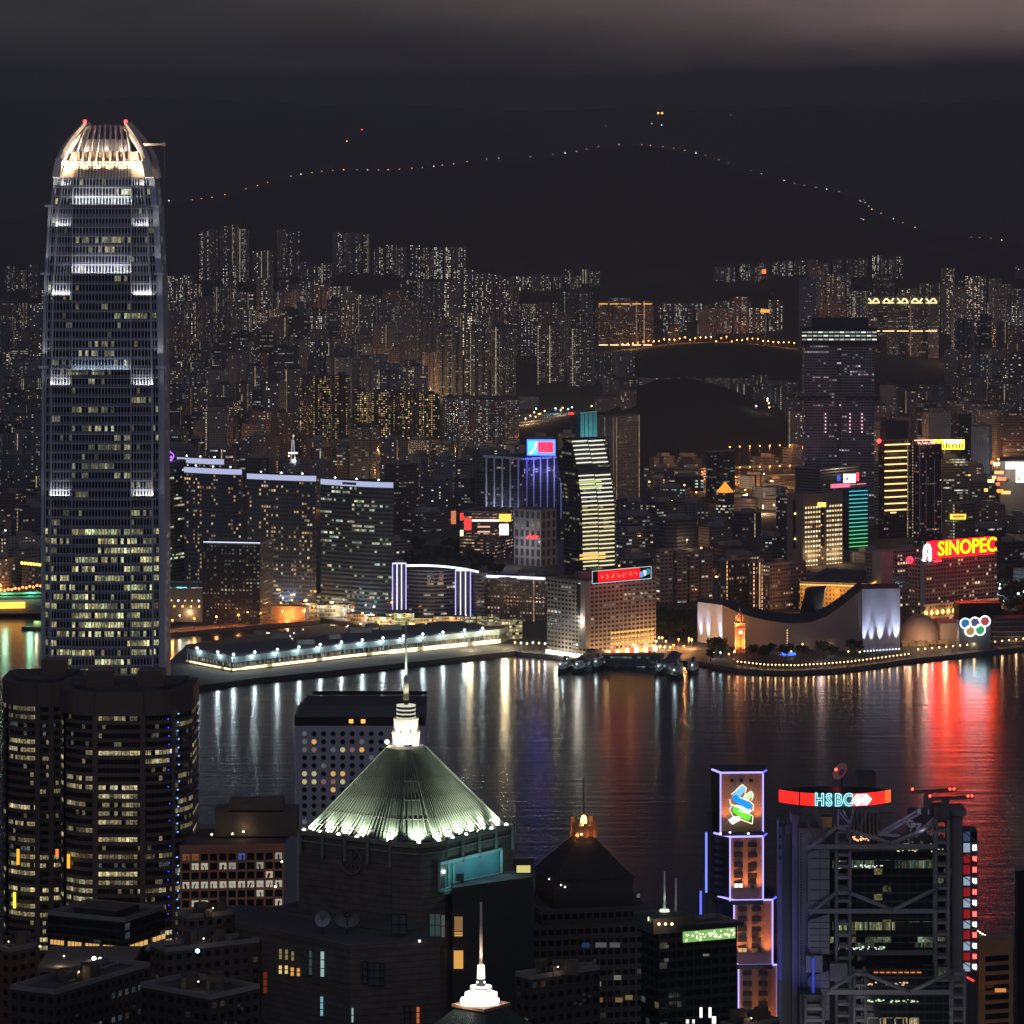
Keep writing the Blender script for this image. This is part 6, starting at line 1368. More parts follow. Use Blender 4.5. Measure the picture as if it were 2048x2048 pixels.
# tenants' bright vertical windows on the low floors
t = thing('vertical_sign', W(136, 1718, 1574), 'narrow orange lit vertical banner between the rounded towers', 'sign')
for i, (px, pt, pb, c) in enumerate(((37, 1697, 1728, (1, .42, .03)), (30, 1783, 1815, (1, .75, .05)), (136, 1710, 1738, (1, .4, .03)), (115, 1697, 1712, (1, .2, .02)))):
    Yq = 1571 if px < 100 else 1499; 
    if i == 0: s = t; s.location = W(px, (pt + pb) / 2, Yq); ORG[s.name] = s.location.copy(); s['label'] = 'narrow orange lit banner high on the left rounded tower'; s['group'] = 'lit vertical banners'
    else: s = thing('vertical_sign', W(px, (pt + pb) / 2, Yq), ['', 'narrow yellow lit banner low on the left rounded tower', 'narrow orange lit banner on the left edge of the right rounded tower', 'small red-orange banner between the rounded towers'][i], 'sign', 'lit vertical banners')
    b = MB(); yy = Yq - 1.5 if px != 136 else 1500.6; b.box((PX(px, Yq), yy, PZ((pt + pb) / 2, Yq)), (1.1, .5, (pb - pt) * Yq / F)); b.build('light_box', glow('vs%d' % i, c, 1.5), s)

# ---- white tower with round porthole windows
Yj = 1560; M_port = surf('porthole_concrete', (.50, .52, .60), .6, noise=.06)
x0, x1 = PX(590, Yj), PX(850, Yj); zt_ = PZ(1452, Yj)
t = thing('porthole_tower', ((x0 + x1) / 2, Yj + 20, 6), 'pale tower pierced by rows of round windows behind the pyramid roof', 'office tower')
b = MB(); b.prism([(x0, Yj), (x1, Yj), (x1, Yj + 40), (x0, Yj + 40)], 6, zt_, 0, 1); b.build('wall', [M_port, M_roof], t)
b = MB(); b.prism([(x0 - .3, Yj + 1.5), (x1, Yj + 1.5), (x1, Yj + 40), (x0 - .3, Yj + 40)], zt_, zt_ + 3.4, 0, 0); b.build('top_recess', M_black, t)
yr = Yj + 1
b = MB(); b.prism([(x0 - .4, yr), (x1, yr), (x1, yr + 40), (x0 - .4, yr + 40)], zt_ + 3.4, PZ(1396, Yj + 38) + 1.0, 0, 1, taper=[(x0 + 3, yr + 6), (x1, yr + 6), (x1, yr + 37), (x0 + 3, yr + 37)]); b.build('roof_box', [surf('jroof', (.10, .10, .11), .6), surf('jroof2', (.07, .065, .07), .7)], t)
b = MB(); zz = PZ(1396, Yj + 38) + 2; b.bar((x0 + 5, yr + 37, zz), (x1, yr + 37, zz), .6, 1.6); b.build('roof_rail', M_black, t)
for px in (702, 726):
    b = MB(); b.box((PX(px, Yj), Yj + 1.2, zt_ + 1.7), (1.7, .6, 1.5)); b.build('roof_lamp', glow('jamb', (1, .5, .12), 1.4), t)
LIT = {(1, 1): 1, (2, 1): 2, (2, 4): 3, (2, 5): 2, (2, 6): 1, (5, 0): 3, (5, 1): 3, (5, 3): 1, (5, 4): 1, (6, 0): 3, (6, 1): 3, (6, 2): 2, (6, 3): 2, (6, 4): 3, (7, 3): 1, (2, 0): 4, (1, 0): 4, (2, 3): 4}
PM = [M_glassd, glow('port_amber', (1, .52, .16), .75), glow('port_dim', (1, .55, .45), .2), glow('port_yel', (1, .85, .4), .5), glow('port_white', (.8, .85, .9), .12)]
for r in range(14):
    for c_ in range(13):
        px = 609 + c_ * 19.1; py = 1467.5 + r * 16.0
        if px > 600 + 240 - max(0, (r - 0)) * 0: continue
        p = W(px, py, Yj); b = MB(); b.tube((p.x, Yj - .05, p.z), (p.x, Yj + .4, p.z), 1.0, 1.0, 14)
        b2 = MB(); n = 14
        b.build('window', PM[LIT.get((r, c_), 4 if (r * 5 + c_) % 11 == 0 else 0)], t) if (c_ < 9 - max(0, r - 3) * .62) else None
b = MB()
for r in range(14):
    for c_ in range(9):
        p = W(609 + c_ * 19.1, 1467.5 + r * 16.0, Yj); n = 14
        if c_ >= 9 - max(0, r - 3) * .62: continue
        for i in range(n):
            a, e = 2 * math.pi * i / n, 2 * math.pi * (i + 1) / n
            b.bar((p.x + 1.15 * math.cos(a), Yj - .1, p.z + 1.15 * math.sin(a)), (p.x + 1.15 * math.cos(e), Yj - .1, p.z + 1.15 * math.sin(e)), .22)
b.build('window_frame', M_port, t)

# ---- brown gridded office block
Yg = 1420
t = thing('grid_office', (PX(440, Yg), Yg + 15, 10), 'low brown office block with a deep square window grid left of the pyramid tower', 'office block')
M_grid = surf('grid_concrete', (.27, .17, .125), .75, noise=.15); x0, x1 = PX(362, Yg), PX(566, Yg + 4); zt_ = PZ(1692, Yg)
b = MB(); b.prism([(x0, Yg + 1.4), (x1, Yg + 5.4), (x1 + 3, Yg + 44), (x0 + 3, Yg + 40)], 8, zt_ - .4, 0, 1); b.build('core', [M_glassd, surf('grid_roof', (.10, .07, .055), .85)], t)
ncol = 11; cwid = (x1 - x0) / ncol; fhg = 18.6 * Yg / F; nrow = 13
b = MB()
for i in range(ncol + 1): x = x0 + cwid * i; y = Yg + 4.0 * i / ncol + .8; b.bar((x, y, 8), (x, y, zt_ - 1.2), .75, 1.4)
for k in range(nrow + 1): z = zt_ - 2.6 - k * fhg; b.bar((x0 - .3, Yg + .7, z), (x1 + .3, Yg + 4.7, z), 1.2, .8)
b.bar((x0 - .5, Yg + .5, zt_ - 1.0), (x1 + .5, Yg + 4.5, zt_ - 1.0), 1.6, 2.2); b.build('facade_grid', M_grid, t)
WM = [M_glassd, glow('w_white', (1, .92, .72), .42), glow('w_warm', (1, .75, .5), .5), glow('w_half', (.9, .85, .7), .3), glow('w_blue', (.15, .25, .9), .3), glow('w_or', (.9, .35, .12), .18)]
rg = random.Random(4)
for r in range(8):
    for c_ in range(ncol):
        k = 0
        if r == 1 and c_ in (1, 2, 4, 5): k = rg.choice([1, 3])
        elif r == 3: k = 1
        elif r == 5 and c_ in (1, 2): k = rg.choice([1, 3])
        elif r == 0 and c_ in (0, 1): k = 5
        elif r == 0 and c_ == 6: k = 4
        elif c_ > 7 and rg.random() < .35: k = rg.choice([1, 2, 3])
        elif rg.random() < .06: k = 3
        x = x0 + cwid * (c_ + .5); y = Yg + 4.0 * (c_ + .5) / ncol + 1.25; z = zt_ - 2.6 - (r + .5) * fhg
        b = MB(); hw_ = cwid * .5 - .42; rr = random.Random(r * 40 + c_)
        b.face([(x - hw_, y, z - fhg * .5 + .42), (x + hw_, y, z - fhg * .5 + .42), (x + hw_, y, z + fhg * .5 - .42), (x - hw_, y, z + fhg * .5 - .42)]); b.f and None
        b.bar((x - hw_, y - .05, z - .2), (x + hw_, y - .05, z - .2), .08, .08, 1); b.bar((x + rr.uniform(-.6, .6), y - .04, z - fhg * .5 + .42), (x + rr.uniform(-.6, .6), y - .04, z + .4), rr.uniform(.2, .8), .1, 1)
        b.build('window', [WM[k], M_black], t)
lamp('AREA', (PX(430, Yg), Yg - 30, 60), 14000, (1, .5, .3), t, size=26, to=(PX(430, Yg), Yg, zt_ - 25))
b = MB(); b.box((PX(505, Yg), Yg + 26, zt_ + 5), (30, 14, 9.5)); b.build('penthouse', surf('penthouse', (.16, .12, .09), .8), t)
b = MB(); b.box((PX(505, Yg), Yg + 24, zt_ + 11.2), (20, 10, 4)); b.build('penthouse', surf('penthouse', (.16, .12, .09), .8), t)
for px, dz in ((418, 2), (460, 2.2), (482, 3), (563, -6), (550, -15)):
    b = MB(); b.ball((PX(px, Yg), Yg + 13 if px < 500 else Yg + 2, zt_ + dz), .38, n=6, k=4); b.build('roof_lamp', glow('rl_w', (1, .85, .55), 6), t)
lamp('POINT', (PX(482, Yg), Yg + 16, zt_ + 3.5), 160, (1, .75, .35), t, .3)

# ---- stone tower with floodlit green pyramid roof
Yp = 1262.0; th = R(35.5); ld = Vector((-math.cos(th), math.sin(th))); rd = Vector((math.sin(th), math.cos(th))); Cf = Vector((PX(843, Yp), Yp))
M_stone = None
m = bpy.data.materials.new('dark_stone'); m.use_nodes = True; nb = NB(m.node_tree); bs = m.node_tree.nodes['Principled BSDF']; bs.inputs['Roughness'].default_value = .7
tc = nb.n('ShaderNodeTexCoord'); sp = nb.n('ShaderNodeSeparateXYZ'); m.node_tree.links.new(tc.outputs['Object'], sp.inputs[0])
cr = nb.m('LESS_THAN', nb.m('FRACT', nb.m('MULTIPLY', sp.outputs[2], .5)), .08); nz = nb.n('ShaderNodeTexNoise'); nz.inputs['Scale'].default_value = .35; nz.inputs['Detail'].default_value = 6; m.node_tree.links.new(tc.outputs['Object'], nz.inputs[0])
base = nb.mix(nz.outputs[0], (.055, .048, .038), (.19, .165, .13)); m.node_tree.links.new(nb.mix(cr, base, (.025, .022, .02)), bs.inputs['Base Color']); M_stone = m
t = thing('pyramid_tower', (Cf.x, Cf.y + 30, 30), 'dark stone tower capped by a large floodlit green pyramid roof and spire', 'office tower')
zR = PZ(1697, Yp)   # parapet height
S = 50.0
def pp(u, v): q = Cf + ld * u + rd * v; return (q.x, q.y)
ch = 11.0
body = [pp(ch, -1.2), pp(1.5, 1.5), pp(-1.2, ch), pp(-.2, ch + 1), pp(-.2, S), pp(S, S), pp(S, -.2), pp(ch + 1, -.2)]
def ccw(P):
    a = sum(P[i][0] * P[(i + 1) % len(P)][1] - P[(i + 1) % len(P)][0] * P[i][1] for i in range(len(P))); return P if a > 0 else P[::-1]
body = ccw(body); zT = PZ(1850, Yp)
b = MB(); b.prism(body, zT, zR, 0, 1); b.build('upper_wall', [M_stone, M_roof], t)
b = MB()
for i in range(len(body)):
    p, q = body[i], body[(i + 1) % len(body)]; b.bar((*p, zR + .5), (*q, zR + .5), 1.3, 1.4); b.bar((*p, zR - 2.2), (*q, zR - 2.2), .9, .5)
b.build('cornice', surf('cornice_pale', (.22, .23, .19), .6), t)
M_brk = surf('bracket', (.20, .21, .17), .6)
for k in range(5):
    for fn in ((lambda s: pp(s, -.9)), (lambda s: pp(-.9, s))):
        q = fn(ch + 1 + k * 9.2); b = MB(); b.bar((*q, zR - 7), (*q, zR + .8), .9, .9); b.ball((q[0], q[1], zR + 1.2), .8, n=8, k=5); b.build('bracket', M_brk, t)
# pyramid: square base inset, ribbed
Si = 46.0; o2 = 2.2
def pq(u, v, z=None): q = Cf + ld * (u + o2) + rd * (v + o2); return Vector((q.x, q.y, z if z is not None else 0))
zb_, za = zR + 1.0, PZ(1490, Yp + 32); k0 = 3.6; cu = Si / 2
c4 = [(0, 0), (0, Si), (Si, Si), (Si, 0)]; t4 = [(cu - k0, cu - k0), (cu - k0, cu + k0), (cu + k0, cu + k0), (cu + k0, cu - k0)]
M_cop = surf('copper_roof', (.036, .058, .048), .65, metal=.0, noise=.3, scale=.25); M_seam = surf('copper_seam', (.085, .115, .098), .5)
# chamfered front corner
chp = 7.5
base8 = [(0, chp), (chp, 0)]
b = MB(); bot = [pq(0, chp, zb_), pq(0, Si, zb_), pq(Si, Si, zb_), pq(Si, 0, zb_), pq(chp, 0, zb_)]; tp = [pq(cu - k0, cu - k0 + .6, za), pq(cu - k0, cu + k0, za), pq(cu + k0, cu + k0, za), pq(cu + k0, cu - k0, za), pq(cu - k0 + .6, cu - k0, za)]
for i in range(5):
    j = (i + 1) % 5; b.face([bot[i], bot[j], tp[j], tp[i]])
b.face(tp)
# consistent outward normals are not needed for a closed opaque roof
b.build('pyramid_roof', M_cop, t)
b = MB()
for i in (0, 3, 4):
    j = (i + 1) % 5; n = {0: 26, 3: 26, 4: 5}[i]
    e1, e2 = (bot[i], bot[j]); a1, a2 = tp[i], tp[j]; nrm = (e2 - e1).cross(a1 - e1).normalized()
    if nrm.z < 0: nrm = -nrm
    for k in range(n + 1):
        p, q = e1.lerp(e2, k / n) + nrm * .12, a1.lerp(a2, k / n) + nrm * .12; b.bar(p, q, .22, .3)
b.build('standing_seam', M_seam, t)
b = MB()
for i in (0, 3, 4):
    e1, e2 = bot[i], bot[(i + 1) % 5]; a1, a2 = tp[i], tp[(i + 1) % 5]
    for f in (.07, .22, .42, .62): b.bar(e1.lerp(a1, f) + Vector((0, -.1, .12)), e2.lerp(a2, f) + Vector((0, -.1, .12)), .2, .12)
b.build('cross_joint', M_black, t)
b = MB()
for i in range(5): b.bar(bot[i] + Vector((0, 0, .2)), tp[i] + Vector((0, 0, .2)), .6, .6)
b.build('hip_ridge', M_seam, t)
# eave floodlights
EV = [(bot[0].lerp(bot[1], f)) for f in (.03, .2, .37, .54, .71, .93)] + [bot[4].lerp(bot[3], f) for f in (.12, .42, .6, .78, .96)] + [bot[4].lerp(bot[0], .5)]
cen = pq(cu, cu, zb_)
for i, p in enumerate(EV):
    d = (p - cen); d.z = 0; d.normalize(); q = p + d * 2.4 + Vector((0, 0, .2))
    lamp('SPOT', p + d * 1.3 + Vector((0, 0, 1.0)), 38000 * (1.5 if i == 11 else 1), (1, .95, .70), t, .35, to=p - d * 2 + Vector((0, 0, 2.4)), spot=120, blend=.9, name='floodlight')
    b = MB(); b.ball(q, .62, n=8, k=5); b.build('floodlight_head', glow('flood', (1, .98, .85), 12), t)
# lantern stack
ax = pq(cu, cu, 0); Ya = ax.y
def oct_(r, x=ax): return [(x.x + r * math.cos(R(45 * k + 22.5) ), x.y + r * math.sin(R(45 * k + 22.5))) for k in range(8)]
M_lan = surf('lantern_stone', (.7, .66, .55), .5)
def zz(py): return PZ(py, Ya)
b = MB(); b.prism(oct_(6.9), zz(1493), zz(1489), 0, 0, taper=oct_(6.0)); b.build('lantern_base', M_lan, t)
for i, (r, a, c, s) in enumerate(((4.5, 1489, 1466, 3.0), (3.9, 1462, 1440, 1.6))):
    b = MB(); b.prism(oct_(r), zz(a), zz(c), 0, 0); b.build('lantern_glazing', glow('lantern%d' % i, (1, .95, .82), s), t)
    b = MB()
    for q in oct_(r + .15): b.bar((*q, zz(a)), (*q, zz(c)), .4)
    b.prism(oct_(r + .5), zz(c), zz(c) + .7, 0, 0); b.build('lantern_frame', M_lan, t)
b = MB(); b.prism(oct_(3.1), zz(1440) + .7, zz(1412), 0, 0); b.build('spire_base', M_black, t)
for k in range(4):
    b = MB(); z = zz(1436 - k * 8); b.prism(oct_(3.35), z, z + .45, 0, 0, bottom=True); b.build('lit_rib', glow('ribl', (.8, .8, .62), .9 - .15 * k), t)
b = MB(); b.tube((ax.x, ax.y, zz(1412)), (ax.x, ax.y, zz(1400)), .8, .6, 8); b.build('mast_foot', M_dark, t)
b = MB(); b.tube((ax.x, ax.y, zz(1400)), (ax.x, ax.y, zz(1354)), .95, .85, 8); b.build('mast', surf('mast_pale', (.6, .62, .5), .5), t)
b = MB(); b.tube((ax.x, ax.y, zz(1354)), (ax.x, ax.y, zz(1242)), .42, .2, 8); b.build('mast', surf('mast_teal', (.45, .6, .6), .5), t)
for a, e, c in ((0, 2600, (1, .95, .8)), (2.1, 2600, (1, .95, .8)), (4.2, 2600, (1, .95, .8))):
    lamp('SPOT', (ax.x + 3.6 * math.cos(a - 1.2), ax.y - 4.0, zz(1412)), 1600, c, t, .3, to=(ax.x, ax.y, zz(1320)), spot=40)
b = MB(); b.ball((ax.x - 6.2, ax.y - 2, zz(1482)), .7); b.build('floodlight_head', glow('flood', (1, .98, .85), 12), t)
lamp('POINT', (ax.x - 3, ax.y - 8, zz(1474)), 250, (1, .9, .7), t, .4)
# roundel on the front-left face
q = Cf + ld * 28 - rd * .5; b = MB(); pr = None
for k in range(33):
    a = k / 32 * 2 * math.pi; p = Vector((q.x + ld.x * 4.2 * math.cos(a), q.y + ld.y * 4.2 * math.cos(a), PZ(1722, q.y) + 4.2 * math.sin(a)))
    if pr: b.bar(pr, p, .5, .6)
    pr = p
for k in range(4):
    a = k * math.pi / 4; dd = Vector((ld.x * math.cos(a), ld.y * math.cos(a), math.sin(a))) * 3.6; o_ = Vector((q.x, q.y, PZ(1722, q.y))); b.bar(o_ - dd, o_ + dd, .3)
b.build('roundel', surf('roundel', (.16, .14, .11), .6), t)
# teal lit sky-lobby opening in the right face
def rf(v, z, off=0.0): q = Cf + rd * v - ld * off; return Vector((q.x, q.y, z))
def vat(px):  # distance along the right face seen at px
    tt = (px - 1024) / F; return (tt * Cf.y - Cf.x) / (rd.x - tt * rd.y)
v0, v1 = vat(874), vat(998)
zA, zB = PZ(1727, Cf.y + rd.y * v0), PZ(1781, Cf.y + rd.y * v0)
b = MB(); o_ = .3; b.face([rf(v0, zB, o_), rf(v1, zB, o_), rf(v1, zA, o_), rf(v0, zA, o_)]); b.build('lobby_back', surf('lobby_teal', (.10, .30, .34), .5, noise=.15), t)
b = MB()
for v in (v0, v0 + 5.4, v0 + 8, v1): b.bar(rf(v, zB, o_ + .6), rf(v, zA, o_ + .6), .5 if v not in (v0, v1) else .9)
for z in (zA, zB): b.bar(rf(v0, z, o_ + .6), rf(v1, z, o_ + .6), 1.0)
b.bar(rf(v0, zB - .5, o_ + 2.6), rf(v1, zB - .5, o_ + 2.6), 1.0); b.bar(rf(v0 + 7, zB + 1.6, o_ + .9), rf(v1, zB + 1.0, o_ + .9), .3); b.build('lobby_frame', surf('lobby_frame', (.25, .45, .45), .5), t)
b = MB(); b.box(rf(v0 + 11, zB + 2.2, o_ + .5), (3, 1, 3.4)); b.build('lobby_furniture', M_black, t)
for v in (v0 + 6, v0 + 18, v0 + 30): lamp('POINT', rf(v, (zA + zB) / 2 + 2, o_ + 5.5), 620, (.45, .95, 1), t, .6)
b = MB(); b.ball(rf(v0 + 1.3, zB + 6.0, o_ + 1.4), .55); b.build('lobby_lamp', glow('lobby_l', (.8, 1, .9), 14), t)
# lower stone body with setbacks, windows, terrace
low = ccw([pp(-2.5, 10), pp(-2.5, S + 4), pp(S + 8, S + 4), pp(S + 8, -6), pp(22, -6), pp(22, -14), pp(-2, -14), pp(-2.5, -4)])
b = MB(); b.prism(low, 5, zT, 0, 1); b.build('lower_wall', [M_stone, M_roof], t)
Yl = Yp - 18
wing = ccw([tuple(W(470, 0, Yl + 22)[:2]), tuple(W(700, 0, Yl - 16)[:2]), tuple(W(880, 0, Yl - 6)[:2]), tuple(W(880, 0, Yl + 40)[:2]), tuple(W(470, 0, Yl + 60)[:2])])
zW = PZ(1880, Yl); b = MB(); b.prism(wing, 5, zW, 0, 1); b.build('terrace_wing', [M_stone, M_roof], t)
b = MB(); b.bar((*wing[0], zW + .8), (*wing[1], zW + .8), .5, 1.4); b.bar((*wing[1], zW + .8), (*wing[2], zW + .8), .5, 1.4); b.build('terrace_parapet', M_stone, t)
right = ccw([tuple(W(905, 0, Yp + 6)[:2]), tuple(W(1065, 0, Yp + 26)[:2]), tuple(W(1068, 0, Yp + 60)[:2]), tuple(W(900, 0, Yp + 60)[:2])])
b = MB(); b.prism(right, 5, PZ(1760, Yp + 20), 0, 1); b.build('side_wing', [surf('side_wing', (.035, .045, .05), .5), M_roof], t)
b = MB(); q = W(1047, 1738, Yp + 24); b.box(q, (4.5, 2, 2)); b.build('roof_glow', glow('rg', (1, .9, .3), .7), t)
def wallwin(px, py, w, h, mat, Y, cols=1, rows=1, nm='window', frame=M_black):
    b = MB(); hw_, hh = w * Y / F / 2, h * Y / F / 2; c = W(px, py, Y); b.box(c, (hw_ * 2, .3, hh * 2))
    for i in range(cols + 1): x = c.x - hw_ + 2 * hw_ * i / cols; b.bar((x, c.y - .22, c.z - hh), (x, c.y - .22, c.z + hh), .22, .22, 1)
    for i in range(rows + 1): z = c.z - hh + 2 * hh * i / rows; b.bar((c.x - hw_, c.y - .22, z), (c.x + hw_, c.y - .22, z), .22, .22, 1)
    return b.build(nm, [mat, frame], t)
def yw(px):   # y of the terrace wing front at px
    P_ = [W(470, 0, Yl + 22), W(700, 0, Yl - 16), W(880, 0, Yl - 6)]; xs2 = [1024 + p.x * F / p.y for p in P_]
    return lerp_tab([(xs2[i], P_[i].y) for i in range(3)], px) - .4
WY = glow('win_yellow', (1, .72, .3), .8); WO = glow('win_orange', (1, .5, .12), .75); WYo = glow('win_olive', (.9, .7, .3), .25); WT = glow('win_teal', (.55, .85, .75), .55); WTd = glow('win_teal_dim', (.3, .5, .48), .1); WB = glow('win_blue', (.4, .75, 1), .5); WG = surf('win_grey', (.10, .12, .13), .3)
for px, py, w, h, mt in ((562, 1908, 9, 22, WYo), (574, 1909, 9, 22, WYo), (586, 1912, 8, 20, WYo), (562, 1939, 10, 18, WY), (574, 1939, 10, 18, WY), (586, 1943, 11, 18, WO), (598, 1944, 10, 17, WO), (646, 1928, 11, 52, WT), (622, 1925, 10, 50, WTd), (644, 2012, 8, 40, WB), (705, 2030, 5, 30, WT), (748, 1948, 24, 46, WG), (730, 1945, 9, 44, WG), (764, 1948, 8, 44, WG), (532, 1965, 12, 44, glow('win_red', (.6, .1, .02), .2)), (836, 2030, 7, 34, glow('win_or2', (1, .25, .08), .5)), (815, 2030, 12, 36, WG)):
    wallwin(px, py, w, h, mt, yw(px), 2 if w > 20 else 1, 3 if h > 30 else 2)
def yl(px): return Cf.y - 13.2 - abs(px - 840) * .05
for px, py, w, h, mt, c_ in ((798, 1848, 30, 40, WG, 2), (870, 1850, 22, 46, WTd, 2), (886, 1852, 9, 46, glow('win_pale', (.6, .62, .6), .12), 1)):
    wallwin(px, py, w, h, mt, yl(px) if px < 850 else yl(px) - 1, c_, 2)
for px, py, w, h, mt in ((917, 1850, 18, 36, glow('win_amb3', (.9, .5, .18), .28)), (917, 1868, 18, 10, WO), (917, 1919, 20, 38, WO), (900, 1920, 8, 40, WG)):
    wallwin(px, py, w, h, mt, Cf.y + 4 + (px - 905) * .1, 1, 1)
b = MB(); b.ball(W(839, 1882, Yl - 12), .35); b.build('terrace_lamp', G_white, t)
# satellite dishes on the terrace
for px, py, r, asp, lb in ((645, 1838, 2.5, 1, 'round satellite dish facing the camera, left one on the stone terrace'), (694, 1838, 4.0, .7, 'wide tilted satellite dish, right one on the stone terrace')):
    p = W(px, py, Yl + 8); s = thing('satellite_dish', (p.x, p.y, zW), lb, 'satellite dish', 'satellite dishes on the stone terrace'); n = 20; b = MB(); rings = []
    tilt = Matrix.Rotation(R(0 if asp == 1 else 38), 3, 'X')
    for k in range(5):
        f = k / 4; rings.append([p + tilt @ Vector((math.cos(2 * math.pi * i / n) * r * f, .35 * r * (1 - f * f) , math.sin(2 * math.pi * i / n) * r * f)) for i in range(n)])
    for k in range(4):
        for i in range(n): j = (i + 1) % n; b.face([rings[k][i], rings[k][j], rings[k + 1][j], rings[k + 1][i]] if k else [rings[1][i], rings[1][j], rings[0][0]], smooth=True)
    b.build('reflector', surf('dish', (.34, .35, .36), .5), s); b = MB(); b.bar((p.x, p.y + 1, zW), (p.x, p.y + 1, p.z), .4); b.build('mount', M_dark, s); b = MB(); b.bar(p + tilt @ Vector((0, 0, -r * .9)), p + tilt @ Vector((0, -r * .9, 0)), .15); b.ball(p + tilt @ Vector((0, -r * .9, 0)), .3); b.build('feed_arm', M_grey, s)
lamp('POINT', W(690, 1800, Yl - 20), 500, (.9, .95, 1), s, 2)

# ---- second, nearer pyramid with blazing lantern at the bottom edge
Y2 = 1130; ax = W(962, 2000, Y2); cxx = ax.x
t = thing('pyramid_tower', (cxx, Y2, 60), 'nearer green pyramid roof at the bottom edge with a blazing white lantern and thin spire', 'office tower')
S2 = 23; th2 = R(38); l2 = Vector((-math.cos(th2), math.sin(th2))); r2_ = Vector((math.sin(th2), math.cos(th2)))
def p2(u, v, z): return Vector((cxx + l2.x * u + r2_.x * v, Y2 + l2.y * u + r2_.y * v, z))
def z2(py): return PZ(py, Y2)
zt2_, zb2_ = z2(2012), z2(2140); B4 = [p2(-S2, -S2, zb2_), p2(-S2, S2, zb2_), p2(S2, S2, zb2_), p2(S2, -S2, zb2_)]; T4 = [p2(-4.5, -4.5, zt2_), p2(-4.5, 4.5, zt2_), p2(4.5, 4.5, zt2_), p2(4.5, -4.5, zt2_)]
b = MB()
for i in range(4): b.face([B4[i], B4[(i + 1) % 4], T4[(i + 1) % 4], T4[i]])
b.face(T4); b.build('pyramid_roof', M_cop, t)
b = MB()
for i in (0, 3):
    j = (i + 1) % 4; nrm = (B4[j] - B4[i]).cross(T4[i] - B4[i]).normalized(); nrm = nrm if nrm.z > 0 else -nrm
    for k in range(23): b.bar(B4[i].lerp(B4[j], k / 22) + nrm * .12, T4[i].lerp(T4[j], k / 22) + nrm * .12, .2, .3)
b.build('standing_seam', M_seam, t)
b = MB(); b.prism([tuple(p[:2]) for p in ccw([tuple(q[:2]) for q in B4])], 20, zb2_, 0, 0); b.build('wall', M_stone, t)
for r, a, c, s in ((5.6, 2008, 1999, 1.2), (4.9, 1999, 1986, 9), (3.2, 1986, 1972, 3.4)):
    b = MB(); b.prism([(cxx + r * math.cos(R(45 * k + 22)), Y2 + r * math.sin(R(45 * k + 22))) for k in range(8)], z2(a), z2(c), 0, 0); b.build('lantern_glazing', glow('lan2_%d' % a, (1, .93, .85), s, s > 5), t)
b = MB(); b.prism(ccw([tuple(p2(-6, -6, 0)[:2]), tuple(p2(-6, 6, 0)[:2]), tuple(p2(6, 6, 0)[:2]), tuple(p2(6, -6, 0)[:2])]), zt2_, zt2_ + .8, 0, 0); b.build('lantern_cornice', surf('cornice_coral', (.6, .32, .2), .6), t)
b = MB()
for k in range(3): b.prism([(cxx + 3.5 * math.cos(R(45 * q + 22)), Y2 + 3.5 * math.sin(R(45 * q + 22))) for q in range(8)], z2(1986 - k * 5), z2(1986 - k * 5) + .35, 0, 0)
b.build('lantern_frame', M_conc, t)
b = MB(); b.prism([(cxx + 1.4 * math.cos(R(90 * q)), Y2 + 1.4 * math.sin(R(90 * q))) for q in range(4)], z2(1972), z2(1957), 0, 0); b.build('spire_foot', M_dark, t)
b = MB(); b.tube((cxx, Y2, z2(1957)), (cxx, Y2, z2(1930)), 1.15, 1.0, 10); b.build('spire_drum', glow('drum', (1, .82, .66), 2.4), t)
b = MB(); b.tube((cxx, Y2, z2(1930)), (cxx, Y2, z2(1804)), .5, .34, 8); b.build('spire', surf('spire_pale', (.85, .72, .62), .5), t)
for a in (-1, 1): lamp('SPOT', (cxx + a * 3, Y2 - 3.2, z2(1955)), 2600, (1, .8, .62), t, .3, to=(cxx, Y2, z2(1870)), spot=34); b = MB(); b.ball((cxx + a * 1.0, Y2 - 1.6, z2(1962)), .28); b.build('lamp_head', G_white, t)
lamp('POINT', (cxx - 5.5, Y2 - 6, z2(1990)), 900, (1, .9, .8), t, .4)
for q_, r_ in (((cxx - 4.8, Y2 - 3.2, z2(1996)), 1.1), ((cxx + 4.6, Y2 - 2.4, z2(1997)), .7)): b = MB(); b.ball(q_, r_); b.build('floodlight_head', glow('flood3', (1, .96, .92), 20), t)

# ---- dark pyramid-roofed tower with orange crown
Yk = 1330; kx = PX(1170, Yk); M_kw = facade('dark_pyr', wall=(.06, .055, .05), glass=(.01, .012, .014), wx=.7, wy=.5, p=.05, phi=.4, q=.03, B=.35, ca=(.7, .8, .9), cb=(1, .6, .25), detail=.7, strip=.0)
t = thing('pyramid_tower', (kx, Yk + 22, 10), 'unlit dark tower with a black pyramid roof and small orange glowing crown', 'office tower')
def sq(hw, rot=R(12)): return rect(kx, Yk + 22, hw * 2, hw * 2, rot)
def zk(py): return PZ(py, Yk)
b = MB(); b.prism(sq(19), 5, zk(1800) - 4, 0, 1, cw=2.6, fh=3.6); b.build('wall', [M_kw, M_roof], t)
b = MB(); b.prism(sq(23), 5, zk(1850), 0, 1, cw=2.6, fh=3.6); b.build('lower_wall', [M_kw, M_roof], t)
b = MB(); b.prism(sq(14), zk(1800) - 4.2, zk(1768), 0, 1); b.build('neck', [surf('neck', (.04, .037, .035), .7), M_roof], t)
b = MB(); b.prism(sq(14.6), zk(1768), zk(1765), 0, 0); b.build('eave', M_dark, t)
